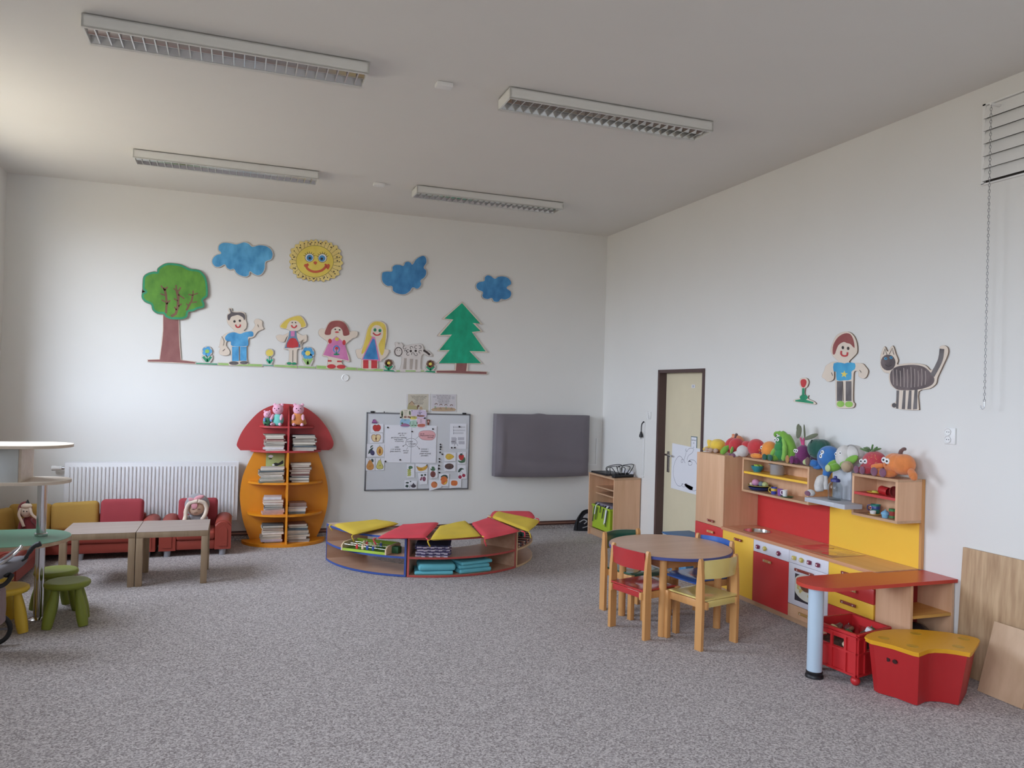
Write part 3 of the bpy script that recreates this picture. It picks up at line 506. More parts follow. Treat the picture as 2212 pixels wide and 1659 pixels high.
# right wall pieces
fl = [(215, 740), (240, 716), (300, 722), (322, 770), (300, 830), (278, 845), (275, 925), (320, 930), (312, 968), (392, 1008), (392, 1042), (150, 1010), (150, 980), (205, 965), (210, 930), (236, 920), (236, 840), (210, 800)]
art('wall_flower', 'red painted tulip with green foot on the right wall', 'wall art', 'r', C4, [fl], [('stem', 'teal', [[(242, 842), (272, 842), (270, 930), (240, 930)], ell(262, 955, 50, 34), [(158, 988), (250, 972), (380, 1012), (380, 1034), (158, 1004)]]), ('bloom', 'red', [sm([(222, 760), (240, 735), (280, 735), (296, 765), (285, 810), (258, 836), (230, 810)], 3)])])
b2 = [(590, 380), (610, 300), (660, 200), (740, 155), (820, 155), (880, 210), (912, 300), (915, 400), (880, 450), (815, 522), (900, 533), (980, 540), (1020, 580), (1050, 630), (1030, 700), (995, 725), (960, 715), (930, 690), (930, 640), (880, 640), (870, 740), (865, 990), (887, 1030), (870, 1080), (800, 1090), (690, 1087), (660, 1060), (655, 1000), (650, 760), (650, 650), (635, 640), (632, 720), (600, 755), (550, 762), (520, 730), (488, 712), (488, 680), (515, 620), (530, 570), (580, 535), (620, 518), (690, 522), (650, 480), (620, 450), (595, 400)]
star = [(757+(46 if k % 2 == 0 else 19)*math.sin(2*PI*k/10+.1), 672-(46 if k % 2 == 0 else 19)*math.cos(2*PI*k/10+.1)) for k in range(10)]
art('wall_child', 'painted wooden child in blue shirt with yellow star on the right wall', 'wall art', 'r', C4, [b2], [
    ('hair', 'redhair', [sm([(615, 400), (625, 310), (680, 220), (760, 172), (830, 180), (870, 250), (884, 345), (860, 330), (830, 300), (790, 290), (750, 276), (690, 312), (662, 370), (645, 420), (625, 430)], 3)]),
    ('shirt', 'cyan', [sm([(630, 537), (720, 530), (760, 540), (800, 530), (888, 537), (888, 608), (845, 640), (842, 735), (755, 746), (665, 745), (660, 642), (628, 635)], 2)]), ('star', 'sun', [star]), ('trousers', 'slate', [rect(667, 757, 735, 1000), rect(776, 757, 845, 1000)]),
    ('shoes', 'lime', [ell(712, 1036, 46, 38), ell(815, 1040, 48, 36)]), ('eyes', 'ink', [ell(740, 345, 14, 20), ell(805, 355, 14, 20)]), ('mouth', 'red', [S((722, 385), (720, 425), (750, 447), (790, 440), (798, 402), w=20)]), ('lines', 'ink', [stroke([(738, 760), (745, 1000)], 5), S((600, 650), (615, 690), w=5), S((945, 620), (965, 650), w=5)])])
cat = [(1200, 500), (1207, 430), (1250, 330), (1290, 395), (1350, 320), (1387, 420), (1417, 500), (1407, 552), (1500, 540), (1620, 535), (1750, 560), (1820, 622), (1890, 540), (1923, 400), (1930, 335), (1980, 318), (2025, 350), (2025, 430), (1960, 580), (1900, 710), (1880, 790), (1800, 850), (1668, 885), (1672, 1080), (1650, 1112), (1450, 1102), (1340, 1072), (1338, 1035), (1390, 1005), (1412, 880), (1330, 810), (1303, 700), (1310, 660), (1250, 650), (1205, 585)]
stripes = [stroke(smo([(1355+i*44, 600+10*((i*7) % 5)-18*math.sin(i/9*PI)), (1352+i*44+8, 720), (1362+i*43, 800+35*math.sin(i/9*PI))], 3), 9) for i in range(10)]
art('wall_cat', 'painted wooden grey striped cat with raised tail on the right wall', 'wall art', 'r', C4, [cat], [
    ('legs', 'slate', [[(1398, 870), (1432, 870), (1420, 1095), (1392, 1090)], [(1482, 870), (1512, 870), (1502, 1100), (1462, 1098)], [(1552, 870), (1582, 870), (1578, 1102), (1530, 1100)], [(1620, 860), (1656, 860), (1650, 1100), (1600, 1104)], ell(1370, 1052, 28, 28)]),
    ('body', 'cat', [sm([(1318, 700), (1335, 630), (1400, 580), (1520, 560), (1640, 558), (1740, 585), (1815, 650), (1860, 720), (1850, 780), (1790, 825), (1660, 860), (1500, 868), (1400, 855), (1335, 790)], 3)]),
    ('head', 'cat', [ell(1295, 528, 90, 98)]), ('tail', 'slate', [stroke(smo([(1835, 690), (1895, 580), (1938, 480), (1955, 360)], 5), 58)]), ('stripes', M('cutout_stripe', (172, 158, 152), .7), stripes),
    ('ear_lines', 'ink', [stroke([(1235, 430), (1255, 360), (1280, 430)], 6), stroke([(1310, 425), (1345, 350), (1365, 430)], 6), S((1260, 555), (1300, 575), (1340, 555), w=5)]), ('eyes', 'cyan', [ell(1266, 480, 18, 16), ell(1332, 468, 18, 16)]), ('pupils', 'ink', [ell(1268, 480, 7), ell(1333, 469, 7)])])
# ================================================================== FAR WALL: whiteboard, posters, covered screen, radiator
def bwp(px, py, d=0): return onY(px, py, YB-d)
WB = (770, 830, 6.637)
def wq(x, y, d): return onY(WB[0]+x/WB[2], WB[1]+y/WB[2], YB-d)
t = thing('whiteboard', 'whiteboard in a thin grey frame on the far wall', 'whiteboard', (2.01, YB, .52))
wx0, wx1, wz0, wz1 = 1.392, 2.632, .512, 1.412
MB().box(wx0+.01, wx1-.01, YB-.018, YB-.002, wz0+.01, wz1-.01).part('writing_surface', M('whiteboard_enamel', (204, 207, 212), .3, var=.01), t)
ALU = M('grey_aluminium', (128, 130, 136), .4, metal=.6, var=.03)
f = MB()
for a in ((wx0, wx1, wz0, wz0+.016), (wx0, wx1, wz1-.016, wz1), (wx0, wx0+.016, wz0, wz1), (wx1-.016, wx1, wz0, wz1)): f.box(a[0], a[1], YB-.022, YB-.001, a[2], a[3], .003)
f.part('frame', ALU, t)
for x in (1.46, 2.555): MB().box(x-.022, x+.022, YB-.03, YB-.001, wz1-.006, wz1+.014, .003).part('bracket', BLACK, t)
tl = MB().box(1.49, 1.62, YB-.02, YB-.006, wz1, wz1+.012, .004).top('marker_pen', WPL, 'white marker pen lying on the whiteboard frame by its left bracket', 'marker', (1.55, YB-.013, wz1))
tl2 = MB().box(1.588, 1.60, YB-.021, YB-.005, wz1-.0003, wz1+.0125, .003).part('cap', BLACK, tl)
def sheet(name, label, cat, quad, d, mat, group=None, curl=None):
    v = [wq(*q, d) for q in quad]; c = sum(v, Vector())/4
    t = thing(name, label, cat, (c.x, YB-d, min(p.z for p in v)), group=group)
    MB().slab(v, (0, .0012, 0)).part('card', mat, t, smooth=None); return t
def marks(t, name, mat, polys, d):
    m = MB()
    for q in polys: m.slab([wq(x, y, d) for x, y in q], (0, .0003, 0))
    return m.part(name, mat, t, smooth=None)
def wt(body, x, y, size, t, d, shear=.2, mat=None, name='handwriting'): return text(body, wq(x, y, d), (1, 0, 0), (0, 0, 1), size, mat or INK, t, shear, name=name)
POST = M('poster_beige', (206, 198, 182), .8, c2=(190, 182, 160), vs=4); POST2 = M('poster_lilac', (212, 208, 210), .8, c2=(200, 194, 200), vs=3); LAM = M('laminate_film', (212, 210, 212), .35)
t = sheet('poster', 'beige printed rhyme sheet with a house, left of two above the whiteboard', 'poster', [(716, 138), (1062, 140), (1060, 400), (718, 398)], .004, LAM)
marks(t, 'print', POST, [[(738, 142), (1035, 142), (1030, 396), (738, 396)]], .0045)
OL = M('print_olive', (176, 166, 120), .8); TAN = M('print_tan', (188, 160, 128), .8); BRN = M('print_brown', (120, 88, 70), .8)
marks(t, 'hill', OL, [sm([(740, 290), (780, 265), (830, 300), (870, 320), (870, 392), (740, 392)], 2)], .0048)
marks(t, 'house', TAN, [[(768, 300), (768, 272), (795, 240), (824, 272), (824, 305)], ell(925, 350, 22, 30)], .0051); marks(t, 'roof', BRN, [stroke([(755, 284), (795, 240), (835, 290)], 8), sm([(868, 345), (872, 305), (895, 298), (905, 315), (885, 330), (880, 355)], 3)], .0054)
for i, s in enumerate(('Travička, travička, patří k nám,', 'ale je jí zelená, pampeliška.', 'Travička a zvonek', 'v létě na louce', 'ať kvete, kvete zas', 'zlatá pampeliška')): wt(s, 895, 172+i*21.5, .0155, t, .0048, 0, name='lettering')
t = sheet('poster', 'lilac printed rhyme sheet with four dancing children, right of two above the whiteboard', 'poster', [(1070, 140), (1432, 143), (1432, 398), (1072, 396)], .004, LAM)
marks(t, 'print', POST2, [[(1084, 148), (1420, 150), (1415, 388), (1084, 386)]], .0045)
marks(t, 'ground', TAN, [sm([(1095, 345), (1200, 330), (1330, 335), (1405, 345), (1408, 385), (1092, 384)], 2)], .0048)
marks(t, 'clouds', M('print_grey', (186, 184, 190), .8), [ell(1118, 180, 24, 14), ell(1385, 195, 22, 22), ell(1140, 226, 6, 8)], .0048)
marks(t, 'children', BRN, [stroke([(x+18*math.cos(a), y-2+16*math.sin(a)) for a in (PI*(1+.12*i) for i in range(9))], 10) for x, y in ((1143, 295), (1212, 305), (1283, 308), (1362, 312))]+[stroke([(x-12, y+50), (x, y+22), (x+12, y+52)], 6) for x, y in ((1130, 305), (1205, 310), (1285, 310), (1362, 312))], .0051)
marks(t, 'clothes', M('print_sage', (150, 170, 140), .8), [ell(1130, 330, 12, 16), ell(1285, 335, 10, 14)], .0054)
for i, s in enumerate(('Kdo rýmu, nebo kýchá, leze,', 'děti si hezky hrajou, vždyť', 'Slunce svítí na mraveniště', 'a světlušky na večírku.', 'Sousty déšť, veselý den,', 'slunečný je v únoru.')): wt(s, 1252, 163+i*21, .0155, t, .0048, 0, name='lettering')
# coloured rhyme chart
t = sheet('chart', 'colourful printed chart with six coloured panels hung over the board edge', 'chart', [(632, 362), (997, 368), (992, 628), (628, 622)], .027, PAPER)
pan = [('cream_panel', (222, 214, 196), [(640, 372), (775, 374), (772, 488), (640, 486)]), ('lilac_panel', (206, 190, 216), [(790, 376), (986, 380), (984, 478), (800, 486)]), ('blue_panel', (148, 192, 220), [(640, 502), (760, 500), (762, 606), (640, 604)]),
       ('green_panel', (172, 208, 188), [(772, 530), (865, 520), (864, 610), (768, 608)]), ('pink_panel', (226, 194, 212), [(874, 496), (982, 494), (980, 614), (876, 612)]), ('yellow_panel', (222, 208, 110), [(772, 462), (862, 462), (858, 502), (772, 500)])]
for nm, c, q in pan: marks(t, nm, M('chart_'+nm, c, .8), [sm(q, 4)], .0275)
marks(t, 'plants', M('chart_leaf', (92, 110, 76), .8), [ell(655, 420, 14, 40), ell(655, 450, 10, 30), ell(765, 410, 12, 30), ell(655, 560, 14, 14), ell(800, 590, 14, 6), ell(845, 590, 16, 7)], .0279)
marks(t, 'pictures', M('chart_brown', (150, 100, 84), .8), [ell(700, 470, 22, 14), ell(750, 470, 22, 12), ell(930, 455, 50, 12), ell(880, 450, 10, 14)], .0279); marks(t, 'red_house', M('chart_rust', (196, 110, 90), .8), [sm([(884, 575), (976, 570), (974, 608), (886, 608)], 3)], .0279)
marks(t, 'purple_ground', M('chart_purple', (166, 110, 150), .8), [sm([(642, 580), (690, 560), (758, 582), (756, 606), (642, 604)], 3)], .0279); marks(t, 'birds', INK, [stroke([(895, 400), (915, 412), (940, 402)], 6), stroke([(900, 420), (920, 430)], 5), ell(795, 380, 8, 6), ell(970, 490, 8, 6)], .0279)
for s, x, y, z in (('NA JAŘE', 707, 380, .011), ('V LÉTĚ', 905, 384, .011), ('PODZIM', 816, 470, .012), ('JARO', 700, 512, .011), ('ZIMA', 925, 510, .010), ('LES', 816, 545, .010)): wt(s, x, y, z, t, .0281, 0, name='lettering')
for i in range(4):
    wt('kvítí a jaro', 707, 400+i*16, .007, t, .0281, 0, name='lettering'); wt('motýl letí tam', 895, 404+i*15, .007, t, .0281, 0, name='lettering')
    wt('padá list', 816, 562+i*10, .006, t, .0281, 0, name='lettering'); wt('sníh a led', 925, 524+i*10, .006, t, .0281, 0, name='lettering')
# mind map
t = sheet('mind_map', 'large white double sheet with a handwritten mind map and a pink oval', 'sheet', [(412, 582), (1152, 596), (1138, 1128), (400, 1122)], .0235, PAPER)
marks(t, 'fold', M('paper_fold', (196, 197, 206), .8), [[(790, 592), (800, 592), (784, 1124), (770, 1124)]], .0239)
marks(t, 'pink_oval', M('pink_marker', (228, 168, 172), .8), [sm([(892, 712), (915, 678), (980, 665), (1080, 668), (1128, 705), (1130, 752), (1095, 795), (1040, 803), (950, 795), (900, 755)], 3)], .0239)
ol = ell(787, 838, 82, 62, 30); ol2 = sm([(892, 712), (915, 678), (980, 665), (1080, 668), (1128, 705), (1130, 752), (1095, 795), (1040, 803), (950, 795), (900, 755)], 3)
arr = [stroke([(692, 760), (722, 795)], 3), stroke([(710, 862), (662, 890)], 4), stroke([(662, 890), (672, 878)], 4), stroke([(662, 890), (678, 890)], 4), stroke([(735, 902), (718, 935)], 2.5), stroke([(866, 886), (905, 930)], 4), stroke([(905, 930), (892, 928)], 4), stroke([(905, 930), (905, 914)], 4), stroke([(848, 785), (895, 745)], 2)]
marks(t, 'drawn_lines', INK, [stroke(ol+[ol[0]], 3), stroke(ol2+[ol2[0]], 2)]+arr, .0243)
for s, x, y, z in (('JAK SE CO', 655, 706, .021), ('NE TVL', 652, 735, .019), ('(ROSTLINY NEMOC,', 610, 768, .021), ('MAJÍ ŽIVINY,', 605, 795, .019), ('A ROSTOU)', 612, 820, .019), ('POVÍDÁ', 762, 826, .020), ('+ PODZIM', 795, 858, .020), ('OVOCE', 785, 886, .014), ('NEBO', 580, 902, .019), ('( CO SE ROK', 560, 934, .020), ('(JARO BARVY)', 556, 964, .020), ('PROČ JE', 706, 955, .017), ('BAREV', 706, 985, .018),
                   ('DÁ SE', 940, 712, .020), ('ZPRACOVAT V NA', 1010, 738, .021), ('USCHNE', 1060, 765, .019), ('OVOCE +', 975, 932, .021), ('ZELENINA', 975, 964, .020), ('(NEBO RŮZNÉ)', 985, 996, .020), ('(ZAVAŘIT)', 975, 1026, .019)): wt(s, x, y, z, t, .0245)
t = sheet('song_sheet', 'white song sheet with printed staves at the right edge of the whiteboard', 'sheet', [(1342, 565), (1578, 566), (1575, 928), (1335, 926)], .0235, PAPER)
GI = M('grey_print', (140, 138, 146), .8)
marks(t, 'staves', GI, [rect(1388, y+i*5, 1560 if y < 680 else 1535, y+i*5+1.6) for y in (606, 650, 690) for i in range(5)]+[rect(1388, y-4, 1394, y+28) for y in (606, 650, 690)], .0239)
marks(t, 'picture', M('pale_print', (184, 184, 194), .8), [rect(1362, 760, 1425, 860), rect(1455, 760, 1545, 800), rect(1465, 815, 1550, 860)], .0239); marks(t, 'figure', GI, [rect(1358, 815, 1415, 832), stroke([(1432, 770), (1425, 830), (1400, 885)], 6), stroke([(1425, 830), (1455, 885)], 6)], .0242)
# fruit cards
FC = {k: M('fruit_'+k, c, .75, c2=c2, vs=30) for k, (c, c2) in dict(red=((206, 64, 58), (184, 48, 46)), flesh=((232, 210, 160), (222, 192, 136)), brownred=((140, 74, 52), (120, 60, 44)), plum=((84, 80, 120), (64, 60, 96)), leaf=((70, 92, 84), (48, 66, 62)), apric=((228, 182, 100), (214, 164, 84)), stone=((180, 116, 60), (156, 96, 50)), pear=((216, 154, 80), (196, 124, 60)), pearg=((208, 200, 112), (194, 186, 96)), grape=((206, 212, 120), (170, 180, 84)), ban=((232, 190, 70), (208, 156, 50)), pine=((136, 76, 72), (112, 60, 58)), green=((86, 124, 92), (60, 96, 70)), purple=((156, 90, 112), (124, 68, 92)), fig=((84, 76, 86), (64, 58, 68)), lemon=((228, 190, 66), (212, 170, 60)), kiwi=((112, 84, 76), (78, 58, 58)), mango=((226, 128, 60), (208, 96, 52)), orange=((220, 132, 80), (208, 112, 66)), cherry=((184, 50, 78), (150, 36, 60)), violet=((176, 96, 160), (150, 76, 136))).items()}
DL = FC['leaf']
def card(label, quad, layers, d=.0245):
    t = sheet('fruit_card', label, 'card', quad, d, PAPER)
    for i, (nm, k, polys) in enumerate(layers): marks(t, nm, FC[k] if isinstance(k, str) else k, polys, d+.0005+.0003*i)
    return t
E_ = ell
apple = sm([(238, 640), (240, 600), (265, 582), (290, 590), (320, 582), (345, 605), (345, 640), (320, 670), (290, 672), (262, 670)], 3)
card('card with a whole red apple on the whiteboard', [(205, 575), (388, 570), (385, 692), (205, 696)], [('outline', 'brownred', [off(apple, 3)]), ('apple', 'red', [apple]), ('stalk', 'leaf', [stroke([(300, 590), (316, 572)], 4)])])
hap = sm([(212, 760), (225, 725), (255, 718), (282, 728), (310, 718), (342, 728), (350, 765), (330, 810), (300, 828), (280, 824), (258, 828), (228, 805)], 3)
card('card with an apple cut in half on the whiteboard', [(190, 708), (380, 700), (378, 838), (190, 846)], [('skin', 'brownred', [hap]), ('flesh', 'flesh', [off(hap, -6)]), ('core', 'brownred', [stroke([(281, 735), (281, 815)], 7), E_(281, 780, 10, 16), stroke([(282, 730), (296, 718)], 5)])])
card('card with a plum and its cut half on the whiteboard', [(150, 856), (402, 848), (398, 1038), (148, 1044)], [('leaves', 'leaf', [sm([(170, 1000), (180, 950), (210, 920), (240, 905), (225, 945), (200, 980)], 3), sm([(195, 905), (215, 880), (240, 878), (225, 895), (205, 912)], 2), stroke([(336, 895), (336, 868)], 4)]), ('plum', 'plum', [E_(228, 982, 32, 40, 18, -.4)]), ('rind', 'stone', [E_(335, 958, 48, 68)]), ('flesh', 'apric', [E_(335, 958, 43, 62)]), ('stone', 'stone', [E_(335, 960, 18, 38)])])
pr = sm([(190, 1090), (210, 1095), (225, 1125), (245, 1165), (240, 1210), (200, 1228), (158, 1215), (145, 1175), (165, 1130), (175, 1105)], 3)
card('card with a whole orange pear on the whiteboard', [(135, 1060), (265, 1060), (262, 1236), (135, 1238)], [('outline', 'brownred', [off(pr, 3)]), ('pear', 'pear', [pr]), ('leaf', 'leaf', [sm([(210, 1075), (235, 1072), (245, 1095), (238, 1122), (220, 1105)], 3), stroke([(195, 1092), (190, 1072), (165, 1072)], 5)])])
pr2 = [(x+143, y-2) for x, y in pr]; pr2 = [(2*195+2*138-x, y) for x, y in pr2]; pr2 = [(x+5, y) for x, y in pr2]
card('card with a green pear cut in half on the whiteboard', [(272, 1060), (400, 1060), (396, 1234), (272, 1236)], [('outline', 'leaf', [sm([(318, 1092), (350, 1092), (362, 1130), (386, 1175), (378, 1210), (340, 1220), (300, 1215), (282, 1185), (295, 1140)], 3)]), ('pear', 'pearg', [sm([(320, 1095), (348, 1095), (358, 1132), (381, 1176), (374, 1206), (340, 1216), (303, 1211), (287, 1184), (299, 1142)], 3)]), ('pips', 'brownred', [E_(328, 1165, 4, 6), E_(343, 1165, 4, 6), stroke([(343, 1088), (346, 1065)], 6)])])
card('card with green grapes on the whiteboard', [(722, 1150), (832, 1152), (830, 1338), (722, 1340)], [('leaf', 'green', [sm([(745, 1195), (765, 1170), (800, 1178), (805, 1205), (775, 1215), (765, 1235)], 2)]), ('grapes', 'grape', [E_(738+16*(i % 3)+(i//3 % 2)*5, 1225+14*(i//3), 9, 9, 10) for i in range(21)]), ('grape_lines', 'leaf', [E_(745+14*(i % 3)+(i % 2)*5, 1232+14*(i//3), 2.5, 2.5, 6) for i in range(18)])])
card('card with two yellow bananas on the whiteboard', [(848, 1142), (1022, 1148), (1018, 1262), (848, 1258)], [('shade', 'stone', [sm([(862, 1180), (930, 1195), (985, 1175), (1015, 1150), (1018, 1190), (990, 1225), (930, 1246), (885, 1235), (875, 1215)], 3)]), ('bananas', 'ban', [sm([(866, 1184), (930, 1198), (985, 1178), (1008, 1165), (1005, 1185), (960, 1212), (900, 1210)], 3), sm([(880, 1218), (930, 1226), (980, 1210), (1010, 1185), (1000, 1215), (940, 1242), (890, 1234)], 3)]), ('stalk', 'leaf', [stroke([(1003, 1165), (1018, 1150)], 10), E_(866, 1180, 6, 5)])])
card('card with a pineapple on the whiteboard', [(1045, 1160), (1168, 1158), (1162, 1340), (1060, 1352)], [('leaves', 'green', [sm([(1068, 1235), (1062, 1205), (1080, 1215), (1078, 1185), (1098, 1180), (1120, 1190), (1118, 1210), (1130, 1205), (1122, 1240)], 2)]), ('fruit', 'pine', [E_(1097, 1290, 38, 46)])])
card('card with two purple berries and dark leaves on the whiteboard', [(880, 1272), (1018, 1268), (1015, 1430), (905, 1438)], [('leaves', 'leaf', [E_(938, 1305, 17, 14), E_(985, 1300, 14, 14)]), ('fruit', 'purple', [sm([(950, 1340), (972, 1322), (995, 1348), (985, 1385), (965, 1392), (948, 1370)], 3), sm([(908, 1375), (925, 1335), (945, 1330), (935, 1375)], 3)])])
card('card with a dark fig and leaves on the whiteboard', [(690, 1375), (868, 1385), (862, 1500), (688, 1498)], [('leaves', 'leaf', [sm([(700, 1415), (730, 1400), (755, 1412), (735, 1425)], 2), sm([(700, 1470), (715, 1440), (745, 1450), (738, 1480)], 2), E_(775, 1395, 12, 8), stroke([(772, 1440), (765, 1485)], 7)]), ('fig', 'fig', [sm([(818, 1412), (828, 1430), (852, 1450), (848, 1475), (815, 1484), (785, 1472), (785, 1448), (806, 1432)], 3)])])
card('card with a yellow lemon on the whiteboard', [(1252, 978), (1425, 982), (1422, 1100), (1262, 1108)], [('rind', 'stone', [off(sm([(1278, 1040), (1295, 1005), (1335, 998), (1375, 1015), (1398, 1038), (1375, 1062), (1335, 1080), (1295, 1070)], 3), 2)]), ('lemon', 'lemon', [sm([(1278, 1040), (1295, 1005), (1335, 998), (1375, 1015), (1398, 1038), (1375, 1062), (1335, 1080), (1295, 1070)], 3)])])
card('card with a red strawberry and leaves on the whiteboard', [(1448, 975), (1570, 970), (1565, 1142), (1452, 1146)], [('leaves', 'green', [sm([(1452, 1090), (1500, 1100), (1540, 1045), (1558, 1060), (1552, 1120), (1480, 1125)], 2)]), ('berry', 'red', [sm([(1465, 1030), (1480, 1008), (1520, 1005), (1542, 1030), (1530, 1070), (1500, 1092), (1472, 1065)], 3)]), ('calyx', 'leaf', [sm([(1478, 1010), (1500, 990), (1525, 1008), (1505, 1022)], 2), stroke([(1505, 1000), (1525, 982)], 4)])])
card('card with a brown kiwi on the whiteboard', [(1252, 1120), (1422, 1122), (1420, 1245), (1260, 1250)], [('outline', 'fig', [E_(1330, 1178, 65, 43)]), ('kiwi', 'kiwi', [E_(1330, 1174, 58, 36)])])
card('card with two cherries on the whiteboard', [(1448, 1155), (1565, 1165), (1582, 1352), (1462, 1362)], [('leaf', 'leaf', [sm([(1458, 1265), (1465, 1225), (1500, 1198), (1545, 1218), (1510, 1225), (1490, 1250)], 2), stroke([(1490, 1225), (1480, 1305)], 3), stroke([(1500, 1245), (1535, 1290)], 3)]), ('cherries', 'cherry', [E_(1485, 1330, 25, 25), E_(1538, 1308, 24, 24)])])
card('card with an orange mango and dark leaf on the whiteboard', [(1185, 1280), (1330, 1284), (1318, 1462), (1190, 1458)], [('leaf', 'leaf', [sm([(1205, 1330), (1250, 1298), (1302, 1310), (1308, 1355), (1250, 1345)], 2)]), ('mango', 'mango', [E_(1255, 1380, 52, 62)]), ('shine', 'lemon', [sm([(1250, 1425), (1290, 1395), (1300, 1375), (1298, 1405), (1270, 1435)], 2)])], .0262)
card('card with a round peach hanging over the lower board edge', [(1045, 1372), (1215, 1378), (1218, 1478), (1042, 1530)], [('peach', 'orange', [E_(1115, 1440, 46, 46)]), ('shade', 'stone', [sm([(1115, 1398), (1140, 1400), (1158, 1425), (1145, 1430)], 2)])], .0275)
card('card with an orange persimmon on the whiteboard', [(1330, 1365), (1502, 1360), (1498, 1478), (1335, 1492)], [('persimmon', 'mango', [sm([(1355, 1420), (1365, 1385), (1405, 1380), (1440, 1388), (1450, 1420), (1435, 1450), (1400, 1455), (1365, 1448)], 3)])], .0252)
t = thing('star_magnet', 'small purple toy shape magnet above the red apple card', 'magnet', wq(260, 530, .022))
MB().slab([wq(x, y, .028) for x, y in sm([(222, 558), (232, 530), (240, 505), (250, 512), (262, 500), (275, 518), (295, 540), (298, 558)], 2)], (0, .006, 0)).part('body', FC['violet'], t); marks(t, 'marks', FC['plum'], [E_(246, 512, 7, 7), rect(222, 548, 296, 556)], .0284)
t = thing('figure_magnet', 'small brown and pink figure magnet right of the colourful chart', 'magnet', wq(1030, 545, .022))
MB().slab([wq(x, y, .028) for x, y in sm([(1010, 510), (1030, 505), (1055, 512), (1045, 545), (1042, 582), (1018, 582), (1016, 545)], 2)], (0, .006, 0)).part('body', FC['brownred'], t); marks(t, 'marks', M('magnet_pink', (226, 180, 176), .7), [E_(1030, 535, 8, 16)], .0284)
mags = [(450, 620, 'upper left corner of the mind map'), (798, 679, 'top middle of the mind map fold'), (1097, 643, 'upper right corner of the mind map'), (415, 1107, 'lower left corner of the mind map'), (627, 1084, 'lower edge of the mind map'), (634, 476, 'left edge of the colourful chart'), (980, 487, 'right edge of the colourful chart'), (1475, 609, 'top of the song sheet'), (1365, 910, 'bottom left of the song sheet'), (1410, 909, 'bottom middle of the song sheet')]
for i, (x, y, w) in enumerate(mags):
    c = wq(x, y, .0245 if i not in (5, 6) else .0275)
    MB().cyl((c.x, c.y-.007, c.z), (c.x, c.y+.001, c.z), .0085, .0098, 14).top('board_magnet', BLACK, 'round black magnet holding the '+w, 'magnet', tuple(c), 'round black magnets on the whiteboard')
col = [(1204, 863), (1207, 899), (1203, 932), (1199, 977), (1231, 1004), (1188, 1070), (1189, 1112), (1182, 1165), (1181, 1211), (1189, 1267)]
odn = ['topmost', 'second', 'third', 'fourth', 'fifth, stepped to the right,', 'sixth', 'seventh', 'eighth', 'ninth and largest', 'lowest']
for i, (x, y) in enumerate(col):
    c = wq(x, y, .022); r = .0125 if i in (1, 8) else .0095
    MB().cyl((c.x, c.y-.007, c.z), (c.x, c.y+.001, c.z), r*.9, r, 14).top('board_magnet', BLACK, 'black magnet, %s in the loose column beside the mind map' % odn[i], 'magnet', tuple(c), 'round black magnets on the whiteboard')
# covered screen
t = thing('covered_screen', 'wall screen hidden under a grey fabric cover', 'screen', (3.55, YB, .66))
GCOV = M('grey_cover_fabric', (106, 102, 108), .6, var=.05, vs=2.5, bump=.15, bs=9)
b = bmesh.new(); nx, nz = 40, 26; x0, x1, z0, z1 = 2.925, 4.155, .672, 1.424; V = {}
for i in range(nx+1):
    for j in range(nz+1):
        u, v = i/nx, j/nz; z = z0+(z1-z0)*v+.012*math.exp(-((u-.47)/.05)**2)*(v > .98)-.012*math.sin(PI*u)*(v < .02)
        e_ = min(u, 1-u, v*1.0, (1-v)*1.0); y = YB-.15+.02*math.exp(-(e_/.03)**2)+.006*math.sin(u*9+v*3)*math.sin(v*PI)+.004*math.sin(v*24+u*4)*math.exp(-((v-.25)/.15)**2)-.018*math.exp(-((u-.065)/.018)**2)*math.sin(PI*min(1, v*1.15))
        V[i, j] = b.verts.new((x0+(x1-x0)*u, y, z))
for i in range(nx):
    for j in range(nz): b.faces.new((V[i, j], V[i+1, j], V[i+1, j+1], V[i, j+1]))
bd = [V[i, 0] for i in range(nx)]+[V[nx, j] for j in range(nz)]+[V[i, nz] for i in range(nx, 0, -1)]+[V[0, j] for j in range(nz, 0, -1)]
bk = [b.verts.new((v.co.x-(.01 if v.co.x < 3 else 0), YB-.035, v.co.z)) for v in bd]
for i in range(len(bd)): b.faces.new((bd[i], bd[i-1], bk[i-1], bk[i]))
m = MB(); m.b.free(); m.b = b; m.part('fabric_cover', GCOV, t, smooth=60)
MB().box(2.96, 4.12, YB-.10, YB-.035, .70, 1.39, .01).part('screen_body', BLACK, t); MB().box(3.3, 3.8, YB-.035, YB, .9, 1.2).part('wall_mount', DARK, t)
# radiator
t = thing('radiator', 'long white ribbed panel radiator on the far wall behind the sofas', 'radiator', (-.8, YB, .23))
RADW = M('radiator_white', (224, 224, 226), .4, var=.01); rx0, rx1, rz0, rz1, ry = -1.61, .03, .235, .853, YB-.115
MB().box(rx0, rx1, ry+.012, ry+.03, rz0, rz1, .005).part('front_panel', RADW, t)
n = 45; rib = None; pit = (rx1-rx0-.05)/n
for k in range(n):
    xx = rx0+.025+pit*(k+.5)
    if rib is None:
        rib = MB().slab([(xx-.008, ry+.013, rz0+.035), (xx-.005, ry, rz0+.045), (xx+.005, ry, rz0+.045), (xx+.008, ry+.013, rz0+.035)], (0, 0, rz1-rz0-.08)).part('rib', RADW, t); x1_ = xx
    else:
        c = rib.copy(); COL.objects.link(c); c.parent = t; c.location = (xx-x1_, 0, 0); ROOT[c] = ROOT[t]
MB().box(rx0, rx0+.004, ry+.012, YB-.03, rz0+.01, rz1).part('side_cover', RADW, t); MB().box(rx1-.004, rx1, ry+.012, YB-.03, rz0+.01, rz1).part('side_cover', RADW, t)
MB().box(rx0+.002, rx1-.002, YB-.05, YB-.03, rz0, rz1).part('back_panel', RADW, t)
